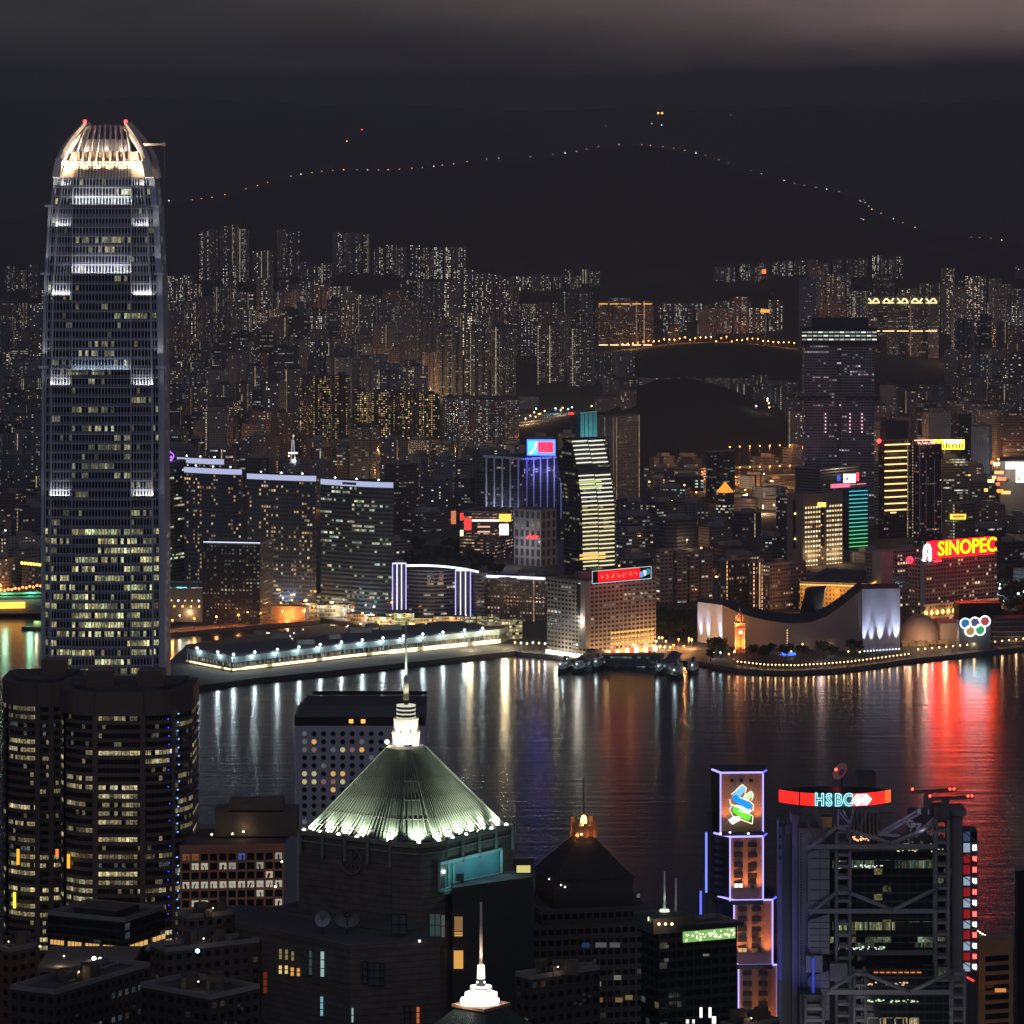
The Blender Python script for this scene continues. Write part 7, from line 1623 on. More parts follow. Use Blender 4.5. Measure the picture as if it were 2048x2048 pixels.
b = MB(); b.prism(sq(13.8), zk(1765), zk(1693), 0, 0, taper=sq(2.9)); b.build('pyramid_roof', surf('black_slate', (.022, .022, .022), .6), t)
b = MB(); cp = sq(3.2)
for i in range(4):
    p = Vector(cp[i]); b.bar((p.x, p.y, zk(1695)), (p.x * 1.0, p.y, zk(1656)), 1.3)
    q = Vector(cp[(i + 1) % 4]); m_ = (p + q) / 2; b.bar((m_.x, m_.y, zk(1695)), (m_.x, m_.y, zk(1666)), 1.6)
b.prism(sq(2.5), zk(1695), zk(1672), 0, 0); b.build('crown', surf('crown_terracotta', (.5, .24, .12), .7), t)
for a in ((-2.2, -4.6), (2.2, -4.6), (-5, 0), (5, 0)): lamp('POINT', (kx + a[0], Yk + 22 + a[1], zk(1688)), 150, (1, .4, .1), t, .2)
b = MB(); b.ball((kx, Yk + 22, zk(1663)), 1.1, sz=2.0); b.build('flame_lamp', glow('flame', (1, .6, .15), 5), t)
for a in (-1, 1):
    b = MB(); b.ball((kx + a * .9, Yk + 18.4, zk(1687)), .3); b.build('lamp_head', glow('kl', (1, .75, .5), 8), t)
b = MB(); b.tube((kx, Yk + 22, zk(1663)), (kx, Yk + 22, zk(1576)), .32, .12, 6); b.build('mast', M_dark, t)
for i in range(5):
    b = MB(); q = W(1098 + i * 8, 1758 + i * 4, Yk + 6); b.ball(q, .26); b.build('eave_lamp', glow('el', (1, .95, .85), 4), t)
for i, (px, w) in enumerate(((1140, 22), (1168, 22), (1202, 22), (1230, 20), (1110, 20))):
    b = MB(); b.box(W(px, 1890, Yk - 1.6), (w * .168, .3, 1.6)); b.build('window', glow('kwin%d' % i, [(.7, .8, .9), (.1, .3, .9), (.8, .85, .85), (.8, .8, .8), (.7, .75, .7)][i], .10), t)
for px, py, c in ((1198, 2000, (1, .45, .12)), (1238, 2000, (.9, .5, .2)), (1258, 1995, (.9, .6, .3)), (1235, 1955, (.8, .8, .5)), (1195, 1968, (1, .95, .8))):
    b = MB(); b.box(W(px, py, Yk - 1.7), (2.4, .3, 1.5)); b.build('window', glow('kwn%d' % px, c, .2), t)

# ---- dark low tower with green lit rim and two white masts
Yv = 1260; t, C, A, B, D, z1 = block('office_block', 'dark glass block with a green lit roof rim and two white masts', 'office block', 1282, 1318, 1474, Yv, 66, 1862, facade('rimblk', wall=(.02, .022, .025), glass=(.008, .01, .013), wx=.85, wy=.6, p=.03, B=.3, strip=.0, cb=(.8, .9, 1), detail=.6))
cc = centre(A, B, C, D)
Pq = [C, B, D, A]
gl = [glow('rimgreen', (.45, .9, .25), .55), glow('rimgreen_hot', (.85, 1, .6), 1.6)]
b = MB(); rg = random.Random(3)
a0, c0_ = on_face(C, B, .3, z1 - 2.6, .4), on_face(C, B, .97, z1 - 2.6, .4); b.bar(a0, c0_, .3, 3.4)
for i in range(46): q = on_face(C, B, .32 + rg.random() * .64, z1 - 2.6 + rg.uniform(-1.3, 1.3), .75); b.ball(q, .18 + rg.random() * .22, m=1, n=6, k=4)
b.build('rim_light', gl, t)
b = MB(); b.bar(on_face(C, B, .22, z1 + .6, 1.2), on_face(C, B, 1.04, z1 + .6, 1.2), 3, 1.2); b.build('roof_edge', M_dark, t)
b = MB(); b.box((C.x + 2, C.y + 9, z1 + 1.5), (15, 15, 5), R(24)); b.build('corner_turret', surf('turret', (.08, .09, .08), .6), t)
for i in range(3):
    q = W(1318 + i * 13, 1848, Yv - 2); b = MB(); b.ball(q, .42); b.build('turret_lamp', glow('turl', (1, .6, .3), 7), t)
lamp('POINT', W(1330, 1846, Yv - 5), 420, (1, .55, .3), t, .5)
for i in range(3):
    b = MB(); b.box(W(1297 + i * 6, 1838 + i * 3, Yv + 1), (.5, .3, 1.3)); b.build('turret_window', glow('turw', (.8, 1, .6), 1.2), t)
for px, pt, pb, e in ((1329, 1743, 1819, 1.0), (1352, 1756, 1832, .6)):
    q = W(px, pb, Yv + 12); s = MB(); s.tube(q, W(px, pt, Yv + 12), .42, .26, 8); s.build('mast', surf('mast_white', (.8, .85, .82), .5), t); s = MB(); s.tube(q - Vector((0, 0, .7)), q, 1.7, 1.5, 12); s.build('mast_base', glow('mbase', (.85, 1, .85), 1.2 * e), t)
    lamp('SPOT', q + Vector((.9, -1.8, .3)), 620 * e, (.85, 1, .95), t, .2, to=W(px, pt + 30, Yv + 12), spot=40)
    s = MB(); s.bar(q - Vector((0, 0, .7)), (q.x, q.y, z1), 1.2); s.build('mast_foot', M_dark, t)
for px, py, w, h, c in ((1402, 2025, 5, 20, 2.2), (1420, 2025, 5, 20, 2.2), (1375, 2043, 6, 8, 1), (1387, 2043, 5, 8, 1), (1428, 2040, 8, 14, 1.6), (1412, 1910, 12, 4, .15), (1333, 1893, 9, 6, .08), (1333, 1920, 9, 6, .05)):
    b = MB(); q = W(px, py, Yv - 6); b.box(q, (w * .16, .3, h * .16)); b.build('window', glow('vw%d' % px, (.95, 1, .9), c), t)

# ---- stepped bank tower edged in neon, ribbon emblem at the top
Ys = 1372; t = thing('bank_tower', (PX(1495, Ys), Ys + 12, 10), 'stepped bank tower outlined in violet neon with a blue and green ribbon emblem', 'office tower')
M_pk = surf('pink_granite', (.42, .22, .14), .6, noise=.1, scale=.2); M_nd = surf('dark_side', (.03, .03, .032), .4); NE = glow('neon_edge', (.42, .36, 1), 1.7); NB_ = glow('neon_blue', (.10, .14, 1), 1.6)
def tier(xl, xc, xr, pt, pb, dep=24, y=Ys):
    z1, z0 = PZ(pt, y), PZ(pb, y); a = Vector((PX(xc, y), y)); c = Vector((PX(xr, y + 1), y + 1)); l = Vector((PX(xl, y + 8), y + 8))
    P = [a, c, Vector((c.x + 2, y + dep)), Vector((l.x, y + dep)), l]; b = MB(); n = len(P)
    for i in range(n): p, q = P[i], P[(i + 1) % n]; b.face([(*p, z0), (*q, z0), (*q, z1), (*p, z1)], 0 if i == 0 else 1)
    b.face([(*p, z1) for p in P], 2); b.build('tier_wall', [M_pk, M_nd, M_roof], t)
    for nm_, p, q in (('neon_tube', l, a), ('neon_tube', a, c)):
        b = MB(); b.bar((p.x, p.y - .3, z1 + .3), (q.x, q.y - .3, z1 + .3), .55); b.build(nm_, NE, t)
    b = MB(); b.bar((c.x, c.y - .3, z1 + .3), (c.x + 1.6, c.y + 5, z1 + .3), .5); b.build('neon_tube', NB_, t)
    for p, m_ in ((a, NE), (c, NE)):
        b = MB(); b.bar((p.x, p.y - .35, z0 + (z1 - z0) * .03), (p.x, p.y - .35, z1), .5); b.build('neon_tube', m_, t)
    return a, c, z0, z1
T1 = tier(1424, 1441, 1526, 1547, 1668, 20, Ys + 4); T2 = tier(1428, 1460, 1526, 1675, 1806, 24); T3 = tier(1436, 1468, 1545, 1802, 1934, 26, Ys - 2); T4_ = tier(1464, 1477, 1555, 1932, 2100, 28, Ys - 4)
M_wd = M_black; WL = glow('lit_win', (1, .95, .8), 1.6); WW = glow('lit_win2', (1, .6, .25), .7)
for (a, c, z0, z1), pys, pxs in ((T2, [1689, 1709.5, 1730, 1751, 1771], [1477, 1505]), (T3, [1818, 1838, 1858, 1879, 1900], [1485, 1514 - 1]), (T4_, [1946, 1967, 1987, 2008, 2029], [1495, 1526])):
    for r, py in enumerate(pys):
        for k, px in enumerate(pxs):
            b = MB(); q = W(px, py, a.y - .2)
            for s in (-1, 1): b.box(q + Vector((s * .78, 0, 0)), (1.35, .3, 1.35), 0, 0)
            b.box(q + Vector((0, .05, 0)), (3.2, .25, 1.7), 0, 1); b.build('window', [WL if (r == 4 and k == 0 and a is T2[0]) else WW if (r == 4 and k == 0 and a is T3[0]) else M_black, surf('win_surround', (.05, .04, .035), .5)], t)
for k in range(3):
    b = MB(); b.box(W(1464 + k * 19, 1561, T1[0].y - .2), (1.2, .3, 1.1)); b.build('window', M_black, t)
for k in range(9):
    b = MB(); b.box((T2[0].x - 3.4, Ys + 4.2, T2[3] - 3 - k * 2.5), (4.6, .3, 1.2), R(-34)); b.build('side_window', M_black, t)
for (a, c, z0, z1), e in ((T1, 1.0), (T2, 1.15), (T3, 1.15), (T4_, 1.0)):
    for u in (.12, .5, .88):
        p = a.lerp(c, u); lamp('SPOT', (p.x, p.y - 3.2, z0 + 1.6), 9500 * e, (1, .42, .15), t, .3, to=(p.x, p.y + .3, z0 + 17), spot=58, blend=1)
    b = MB(); p, q = a.lerp(c, .02), a.lerp(c, .98); b.bar((p.x, p.y - 3.4, z0 + .7), (q.x, q.y - 3.4, z0 + .7), 1.2, 1.4); b.build('ledge', M_nd, t)
for px in (1441, 1497, 1460):
    b = MB(); b.ball(W(px, 1661 + (px % 7), Ys - 1), .3); b.build('ledge_lamp', G_white, t)
# ribbon emblem
sg = thing('ribbon_emblem', W(1483, 1610, Ys + 3), 'large lit emblem of interwoven blue and green ribbons on the bank tower', 'sign'); Ye = Ys + 3.0
def ribbon(nm, pts, w, mat, y):
    b = MB(); 
    for a, c in zip(pts, pts[1:]): b.tube(W(*a, y), W(*a, y + .3), w, w, 14); b.tube(W(*c, y), W(*c, y + .3), w, w, 14); b.bar(W(*a, y + .15), W(*c, y + .15), .3, w * 2)
    b.build(nm, mat, sg)
def z2p(x, y): return (1380 + x / 7.547, 1520 + y / 7.547)
OUT = glow('ribbon_edge', (1, .9, .7), 2.0)
LB, BL, GN, LG, WH = glow('rb_lb', (.25, .62, 1), 1.1), glow('rb_b', (.0, .25, 1), 1.5), glow('rb_g', (.12, .8, .03), 1.2), glow('rb_lg', (.75, .95, .5), 1.0), glow('rb_w', (.7, .9, 1), 1.2)
A_ = z2p
ribbon('ribbon', [A_(690, 560), A_(785, 440)], 1.15, LB, Ye - .1); ribbon('ribbon', [A_(840, 590), A_(905, 530)], .95, LG, Ye - .05)
ribbon('ribbon', [A_(700, 715), A_(880, 760)], .95, WH, Ye + .02); ribbon('ribbon', [A_(635, 915), A_(725, 885)], .95, WH, Ye + .04)
ribbon('ribbon', [A_(690, 575), A_(880, 690)], 1.15, BL, Ye - .3); ribbon('ribbon', [A_(690, 755), A_(870, 865)], 1.15, GN, Ye - .35)
for pts in ([(625, 520), (790, 370), (850, 420), (830, 520)], [(600, 590), (610, 660), (880, 790), (950, 760), (960, 680), (900, 620), (740, 560)], [(800, 560), (920, 470), (960, 520), (930, 610)], [(640, 680), (595, 750), (650, 850), (940, 965), (950, 850), (890, 810), (720, 760)], [(660, 860), (585, 905), (640, 970), (760, 900)]):
    b = MB()
    for a, c in zip(pts, pts[1:]): b.bar(W(*A_(*a), Ye - .4), W(*A_(*c), Ye - .4), .22)
    b.build('ribbon_edge', OUT, sg)
# two free blue poles
for px, pt, pb in ((1412.5, 1665, 1785), (1401.5, 1782, 1835)):
    s = thing('neon_pole', W(px, pb, Ys + 8), 'thin blue neon pole left of the bank tower, %s' % ('upper and longer' if px > 1405 else 'lower and shorter'), 'neon pole', 'blue neon poles by the bank tower'); b = MB(); b.tube(W(px, pb, Ys + 8), W(px, pt, Ys + 8), .38, .38, 8); b.build('tube', NB_ if px < 1405 else glow('neon_mid', (.2, .28, 1), 1.3), s)
    b = MB(); b.box(W(px + 6, (pt + pb) / 2 + 60, Ys + 10), (1.6, 3, (pb - pt + 200) * Ys / F)); b.build('frame', M_nd, s)

# ---- exoskeleton bank headquarters
Yh = 1342; hp = Yh / F; t = thing('bank_headquarters', (PX(1760, Yh), Yh + 15, 10), 'bank headquarters with exposed masts and hanging trusses under a round red roof sign', 'office tower')
M_cl = surf('grey_cladding', (.165, .165, .17), .45, noise=.1, scale=.3); M_cld = surf('dark_cladding', (.08, .08, .085), .45, noise=.1)
def bx(px0, px1, pt, pb, y, dep, mat, nm='module', bev=None):
    x0, x1 = PX(px0, y), PX(px1, y); z1, z0 = PZ(pt, y), PZ(pb, y); b = MB(); b.box(((x0 + x1) / 2, y + dep / 2, (z0 + z1) / 2), (x1 - x0, dep, z1 - z0)); return b.build(nm, mat, t)
# glass floors
M_hg = facade('hq_glass', wall=(.03, .032, .035), glass=(.012, .018, .02), wx=.93, wy=.72, p=.05, phi=.5, q=.10, B=.5, ca=(.75, 1, .7), cb=(1, .85, .35), detail=.85, strip=.0, grough=.08, seg=12.0)
bx(1660, 1905, 1700, 1940, Yh + 9, 34, M_hg, 'glass_floors'); bx(1720, 1905, 1938, 2110, Yh + 2, 40, M_hg, 'glass_floors')
for k, (pt, pb, c, s) in enumerate(((1719, 1738, (.35, .7, .5), .30), (1842, 1862, (.6, .8, .4), .38), (1884, 1896, (.5, .8, .6), .25), (2034, 2060, (1, .72, .42), .9))):
    b = MB(); x0_, x1_ = (1664, 1868) if pt < 2000 else (1733, 1838)
    b.box(W((x0_ + x1_) / 2, (pt + pb) / 2, Yh + (8.4 if pt < 1930 else 1.5)), ((x1_ - x0_) * hp, .5, (pb - pt) * hp * .85), 0, 0, cw=.55, fh=3.4)
    b.build('lit_glazing', facade('hq_lit%d' % k, wall=(.03, .03, .03), glass=(.02, .03, .03), wx=.8, wy=.95, p=.04 if pt != 2034 else .3, phi=.9, q=.62, B=s * 1.6, ca=c, cb=(1, .85, .4), detail=.8, strip=.0, seg=13.0), t)
for pt, c, n in ((1700, (1, .9, .4), 10), (1733, (.9, 1, .8), 14), (1896, (.8, 1, .85), 14), (1968, (1, .6, .4), 9), (2002, (.8, .95, .6), 12)):
    b = MB(); rr = random.Random(pt); x_ = 1790 if pt == 1700 else 1670 if pt < 1900 else 1735
    for i in range(n * 2): q = W(x_ + rr.random() * 100, pt + rr.uniform(-3, 3), Yh + (8.0 if pt < 1930 else 1.0)); b.box(q, (rr.uniform(.3, .9), .2, rr.uniform(.15, .5)))
    b.build('ceiling_light', glow('hqc%d' % pt, c, 1.0), t)
for i in range(8):
    b = MB(); b.box(W(1752 + i * 12.3, 1945, Yh + .6), (1.5, .3, .4)); b.build('orange_dash', glow('odash', (1, .28, .06), .8), t)
# masts (ladders)
def ladder(px0, px1, pt, pb, y, nm='mast'):
    b = MB(); z1, z0 = PZ(pt, y), PZ(pb, y)
    for px in (px0, px1):
        for dy in (0, 5): b.tube((PX(px, y), y + dy, z0), (PX(px, y), y + dy, z1), .62, .62, 10)
    z = z0
    while z < z1:
        for dy in (0, 5): b.bar((PX(px0, y), y + dy, z), (PX(px1, y), y + dy, z), .8, 1.0)
        for px in (px0, px1): b.bar((PX(px, y), y, z), (PX(px, y), y + 5, z), .8, 1.0)
        z += 3.9
    b.build(nm, M_cl, t)
ladder(1673, 1700, 1655, 2100, Yh); ladder(1872, 1897, 1640, 1960, Yh); ladder(1709, 1731, 1940, 2110, Yh - 12); ladder(1905, 1930, 1945, 2110, Yh - 12); ladder(1611, 1646, 1995, 2110, Yh - 14)
def truss(py, h, xs2, y):
    for (a, pa), (c, pc) in zip(xs2, xs2[1:]):
        b = MB(); b.tube(W(a, py + pa, y), W(c, py + pc, y), .7, .7, 10); b.build('truss_bar', M_cl, t)
    b = MB(); b.bar(W(xs2[0][0], py + h, y), W(xs2[-1][0], py + h, y), 1.0, 1.5); b.build('truss_chord', M_cl, t)
truss(1786, 36, [(1617, 42), (1673, 0), (1700, 0), (1786, 34), (1872, -8)], Yh - 1.2); truss(1655, 38, [(1617, 42), (1673, 0), (1700, 6), (1782, 32), (1872, -5)], Yh - 1.2)
truss(1948, 36, [(1650, 38), (1709, 0), (1731, 0), (1820, 36), (1905, -4)], Yh - 13)
b = MB(); b.bar(W(1655, 1700, Yh + 5), W(1872, 1693, Yh + 5), 1.2, 1.6); b.bar(W(1655, 1905, Yh + 5), W(1872, 1905, Yh + 5), 1.2, 1.6); b.build('floor_edge', M_cld, t)
# service towers and module stacks at the left
bx(1557, 1564, 1643, 2110, Yh + 6, 8, surf('blue_shaft', (.10, .13, .32), .5), 'service_tower')
for i in range(4):
    b = MB(); b.box(W(1560.5, 1651 + i * 21.5, Yh + 5.8), (.6, .4, 1.3)); b.build('shaft_window', M_black, t)
bx(1564, 1592, 1652, 2110, Yh + 10, 14, M_cld, 'service_tower'); bx(1570, 1584, 1649, 1668, Yh + 9, 8, surf('violet_unit', (.14, .12, .22), .5), 'roof_unit'); bx(1584, 1597, 1630, 2110, Yh + 7, 10, surf('violet_shaft', (.16, .14, .22), .45), 'service_tower')
bx(1598, 1640, 1657, 2110, Yh + 4, 26, M_cl, 'service_tower')
b = MB()
for i in range(70): b.box(W(1602, 1668 + i * 5.6, Yh + 3.8), (.5, .3, .45))
b.build('vent_slot', M_black, t)
for a, c in ((1696, 1822), (1832, 1908), (1945, 2040)):
    P = [(1620, a + 8), (1616, a + 14), (1616, c - 14), (1622, c), (1659, c - (8 if c < 1900 else 0)), (1659, a - 4)]
    b = MB(); y = Yh - .2; f = [W(px, py, y) for px, py in P]; k = [p + Vector((0, 9, 0)) for p in f]
    b.face(f[::-1]); 
    for i in range(len(f)): j = (i + 1) % len(f); b.face([f[i], f[j], k[j], k[i]])
    b.build('panelled_bay', M_cl, t)
    b = MB()
    for i in range(1, 6): z = a + (c - a) * i / 6; b.bar(W(1619, z, y - .06), W(1658, z, y - .06), .12, .16)
    b.bar(W(1640, a + 2, y - .06), W(1640, c - 4, y - .06), .12, .14); b.build('panel_joint', M_black, t)
bx(1624, 1629, 1917, 1985, Yh - 4, 1, glow('hq_blue', (.06, .1, .9), .5), 'blue_light_strip'); bx(1612, 1645, 1912, 1945, Yh - 2.5, 8, M_cl, 'module'); bx(1660, 1695, 1928, 1962, Yh - 3, 8, M_cl, 'module'); bx(1600, 1645, 1990, 2110, Yh - 8, 12, M_cld, 'module')
# right service tower and glazed stair lit red and white
bx(1904, 1925, 1622, 1962, Yh + 4, 12, M_cl, 'service_tower'); bx(1902, 1933, 1620, 1632, Yh + 3, 14, M_cl, 'roof_unit')
b = MB(); ca_, cb_ = W(1925, 1660, Yh + 5), W(1953, 1660, Yh + 8)
bx(1925.5, 1954, 1660, 1950, Yh + 8, 8, M_glassd, 'stair_glazing')
seg = [(1662, 1684, 'b'), (1685, 1706, 'w'), (1708, 1727, 'r'), (1729, 1750, 'r'), (1752, 1772, 'w'), (1774, 1794, 'r'), (1796, 1816, 'w'), (1818, 1838, 'r'), (1840, 1858, 'w'), (1860, 1880, 'r'), (1882, 1902, 'w'), (1904, 1922, 'r'), (1924, 1944, 'w')]
for i, (a, c, k) in enumerate(seg):
    cc = {'w': (.6, .75, 1), 'r': (1, .03, .04), 'b': (.15, .22, .6)}[k]; s = {'w': 1.0, 'r': .55, 'b': .5}[k]
    b = MB(); b.box(W(1933, (a + c) / 2, Yh + 7.6), (2.6, .3, (c - a) * hp * .86)); b.build('stair_panel', glow('sp_' + k, cc, s * .5), t)
    if k != 'b':
        b = MB()
        for px in (1947, 1952): b.box(W(px, (a + c) / 2, Yh + 7.2), (.5, .5, (c - a) * hp * .5), 0)
        b.ball(W(1949, (a + c) / 2, Yh + 6.8), .5); b.build('stair_lamp', glow('sl_' + k, {'w': (.85, .92, 1), 'r': (1, .05, .04)}[k], 7), t)
b = MB()
for px in (1926, 1941, 1954): b.bar(W(px, 1660, Yh + 7), W(px, 1950, Yh + 7), .3)
for i, (a, c, k) in enumerate(seg): b.bar(W(1926, a, Yh + 6.9), W(1954, a, Yh + 6.9), .35)
for i in range(0, 13, 2): b.bar(W(1926, seg[i][0], Yh + 6.8), W(1954, seg[i][1], Yh + 6.8), .3)
b.build('stair_frame', M_cld, t)
b = MB(); b.bar(W(1925, 1950, Yh + 5), W(1948, 1962, Yh + 5), .8, .6); b.build('red_edge', glow('rededge', (1, .04, .04), 2), t)
# roof: round sign drum, dish, cranes
Yr2 = Yh + 14.3; cxr = PX(1670, Yh); rad = 23.3; zc1 = PZ(1583, Yr2 - rad) - 0; z_top = PZ(1585, Yr2 - 0); 
sg = thing('round_sign', (cxr, Yr2, PZ(1640, Yr2)), 'round red rooftop sign band with white and blue letters and a lit hexagon emblem', 'sign')
zt5, zb5 = PZ(1588, Yr2 - rad), PZ(1613, Yr2 - rad); n = 64; RR = [glow('drum_red', (1, .018, .012), 1.7), glow('drum_red2', (1, .10, .02), 1.8)]
def cyl(a, r): return Vector((cxr + r * math.sin(a), Yr2 - r * math.cos(a) , 0))
b = MB()
for i in range(n):
    a, c = -.955 + 1.91 * i / n, -.955 + 1.91 * (i + 1) / n; p, q = cyl(a, rad), cyl(c, rad); mid = (a + c) / 2
    b.face([(p.x, p.y, zb5), (q.x, q.y, zb5), (q.x, q.y, zt5), (p.x, p.y, zt5)], 0 if mid < .80 else 1)
    p2_, q2_ = cyl(a, rad - .6), cyl(c, rad - .6); b.face([(q2_.x, q2_.y, zb5), (p2_.x, p2_.y, zb5), (p2_.x, p2_.y, zt5), (q2_.x, q2_.y, zt5)], 2); b.face([(p.x, p.y, zt5), (q.x, q.y, zt5), (q2_.x, q2_.y, zt5), (p2_.x, p2_.y, zt5)], 2)
b.build('sign_band', RR + [M_black], sg)
b = MB(); b.prism([tuple(cyl(-.95 + 1.9 * i / 24, rad - .9)[:2]) for i in range(25)] + [(cxr + 18.5 * math.cos(math.pi * k / 12), Yr2 - 13 + 9 * math.sin(math.pi * k / 12)) for k in range(1, 12)], zt5 - 1.6, zt5 - .4, 0, 0, bottom=True); b.build('drum_floor', M_black, sg)
def ang(px):
    a = 0.0
    for _ in range(30): a = math.asin(max(-1, min(1, ((px - 1024) / F * (Yr2 - rad * math.cos(a)) - cxr) / rad)))
    return a
aL = ang(1629); aR = ang(1705)
b = MB()
for i in range(10):
    a, c = aL + (aR - aL) * i / 10, aL + (aR - aL) * (i + 1) / 10; p, q = cyl(a, rad + .25), cyl(c, rad + .25); b.face([(p.x, p.y, zb5 - .1), (q.x, q.y, zb5 - .1), (q.x, q.y, zt5 + .1), (p.x, p.y, zt5 + .1)])
b.build('letter_panel', glow('letter_panel', (.02, .09, .12), .6), sg)
for i, ch_ in enumerate('HSBC'):
    a = ang(1639.5 + i * 18.6); p = cyl(a, rad + .5); text_part(ch_, 5.7, glow('hs_out', (.35, .85, 1), 2.6), sg, 'letter_outline', (p.x, p.y, (zt5 + zb5) / 2), a, .2, sx=.80, bold=.24); p = cyl(a, rad + .75); text_part(ch_, 5.7, glow('hs_in', (.03, .20, .26), .8), sg, 'lettering', (p.x, p.y, (zt5 + zb5) / 2), a, .2, sx=.80, bold=.0)
a0_ = ang(1722); cc = cyl(a0_, rad + .6); dx = Vector((math.cos(a0_), math.sin(a0_), 0)); zc = (zt5 + zb5) / 2
def hx(u, v, o=0.0): return Vector((cc.x + dx.x * u, cc.y + dx.y * u - o, zc + v))
b = MB(); hh = 1.9
b.face([hx(-hh, -hh), hx(hh, -hh), hx(hh, hh), hx(-hh, hh)], 0)
for s in (-1, 1): b.face([hx(s * hh, -hh), hx(s * (hh + 1.8), 0), hx(s * hh, hh)][::s], 0)
b.face([hx(-hh, hh, .15), hx(0, 0, .15), hx(hh, hh, .15)][::-1], 1); b.face([hx(-hh, -hh, .15), hx(hh, -hh, .15), hx(0, 0, .15)], 1)
b.build('hexagon_emblem', [glow('hex_w', (1, .85, .85), 6, True), glow('hex_r', (1, .25, .3), 3)], sg)
b = MB(); q = cyl(-.56, rad + .2); b.bar((q.x, q.y, zb5), (q.x, q.y, zt5), .4); b.build('band_joint', M_black, sg)
for a in (-.7, -.35, .35, .7):
    b = MB(); q = cyl(a, rad * .8); b.bar((q.x, q.y, zb5), (cxr + (q.x - cxr) * .6, q.y, PZ(1660, Yr2)), .8); b.build('strut', M_cld, sg)
lamp('POINT', hx(0, -3, 9), 500, (.8, .8, 1), sg, .6)
b = MB()
for a, c in (((1677, 1618), (1676, 1652)), ((1686, 1620), (1703, 1652)), ((1677, 1652), (1703, 1652)), ((1680, 1625), (1700, 1651))): b.bar(W(*a, Yh - 1), W(*c, Yh - 1), .4)
b.build('blue_tripod', surf('tripod', (.25, .3, .5), .4), t); lamp('POINT', W(1690, 1630, Yh - 8), 260, (.45, .5, 1), t, .5)
bx(1642, 1664, 1634, 1655, Yh + 3, 6, surf('gold_plant', (.35, .25, .08), .6), 'roof_plant'); lamp('POINT', W(1652, 1640, Yh - 3), 60, (1, .7, .2), t, .4)
bx(1700, 1760, 1640, 1688, Yh + 16, 14, M_cld, 'roof_plant'); bx(1715, 1752, 1548, 1590, Yh + 26, 10, M_cld, 'roof_plant')
for i in range(9): bx(1706 + i * 8, 1709 + i * 8, 1625, 1690, Yh + 14, 1, M_cl, 'roof_louvre') if i < 7 else None
b = MB(); rr = random.Random(8)
for i in range(26): b.box(W(1705 + rr.random() * 45, 1672 + rr.random() * 9, Yh + 12), (.4, .3, .5))
b.build('roof_lamps', glow('rooflamps', (1, .5, .25), 1.6), t)
# maintenance crane arms
for a, c in (((1756, 1668), (1838, 1620)), ((1760, 1672), (1842, 1626)), ((1830, 1672), (1868, 1636)), ((1790, 1686), (1868, 1646)), ((1756, 1668), (1800, 1672))):
    b = MB(); b.tube(W(*a, Yh + 4), W(*c, Yh + 4), .55, .5, 8); b.build('crane_strut', surf('strut_lilac', (.34, .33, .44), .4), t)
bx(1820, 1860, 1625, 1690, Yh + 12, 10, M_cld, 'crane_house'); bx(1868, 1896, 1612, 1645, Yh + 2, 8, M_cld, 'crane_house')
for px0, px1, py, o in ((1822, 1912, 1583, 8), (1857, 1948, 1597, 2)):
    b = MB(); b.bar(W(px0, py + 1, Yh + o), W(px1, py - 3, Yh + o), 1.3, 1.2); b.bar(W((px0 + px1) / 2 - 12, py, Yh + o), W((px0 + px1) / 2 - 12, 1640, Yh + o), 2.6); b.build('crane_jib', M_cld, t)
    for px in (px0 + 3, px1 - 12, px1 - 4):
        b = MB(); b.ball(W(px, py - 5, Yh + o - .5), .42); b.build('warning_lamp', glow('warn', (1, .05, .03), 9), t); lamp('POINT', W(px, py - 4, Yh + o - 2), 45, (1, .05, .04), t, .3)
for px, py, e in ((1838, 1628, 160), (1846, 1660, 120), (1800, 1655, 110)): lamp('POINT', W(px, py, Yh - 3), e, (.8, .75, 1), t, .4)
b = MB(); rr = random.Random(12)
for i in range(22): b.box(W(1815 + rr.random() * 60, 1620 + rr.random() * 70, Yh + 3), (rr.uniform(.3, 1.6), .4, rr.uniform(.3, 1.8)))
b.build('roof_equipment', surf('equip', (.4, .4, .46), .5), t)
# satellite dish on the roof
p = W(1683, 1545, Yh + 20); s = thing('satellite_dish', (p.x, p.y, PZ(1590, Yh + 20)), 'large satellite dish rimmed in red on the roof behind the round sign', 'satellite dish'); n = 20; b = MB(); r = 3.2; tl = Matrix.Rotation(R(-52), 3, 'Y') @ Matrix.Rotation(R(30), 3, 'X')
rg_ = [[p + tl @ Vector((math.cos(2 * math.pi * i / n) * r * f, math.sin(2 * math.pi * i / n) * r * f, .3 * r * f * f)) for i in range(n)] for f in (0, .35, .7, 1)]
for k in range(3):
    for i in range(n): j = (i + 1) % n; b.face([rg_[k][i], rg_[k][j], rg_[k + 1][j], rg_[k + 1][i]] if k else [rg_[1][i], rg_[1][j], rg_[0][0]], smooth=True)
b.build('reflector', surf('dish', (.34, .35, .36), .5), s); b = MB(); b.bar(p, (p.x, p.y, PZ(1592, Yh + 20)), .5); b.build('mount', M_dark, s); b = MB(); b.ball(W(1672, 1539, Yh + 18), .5); b.build('warning_lamp', glow('warn', (1, .05, .03), 9), s); lamp('POINT', W(1674, 1545, Yh + 14), 60, (1, .15, .2), s, .3)
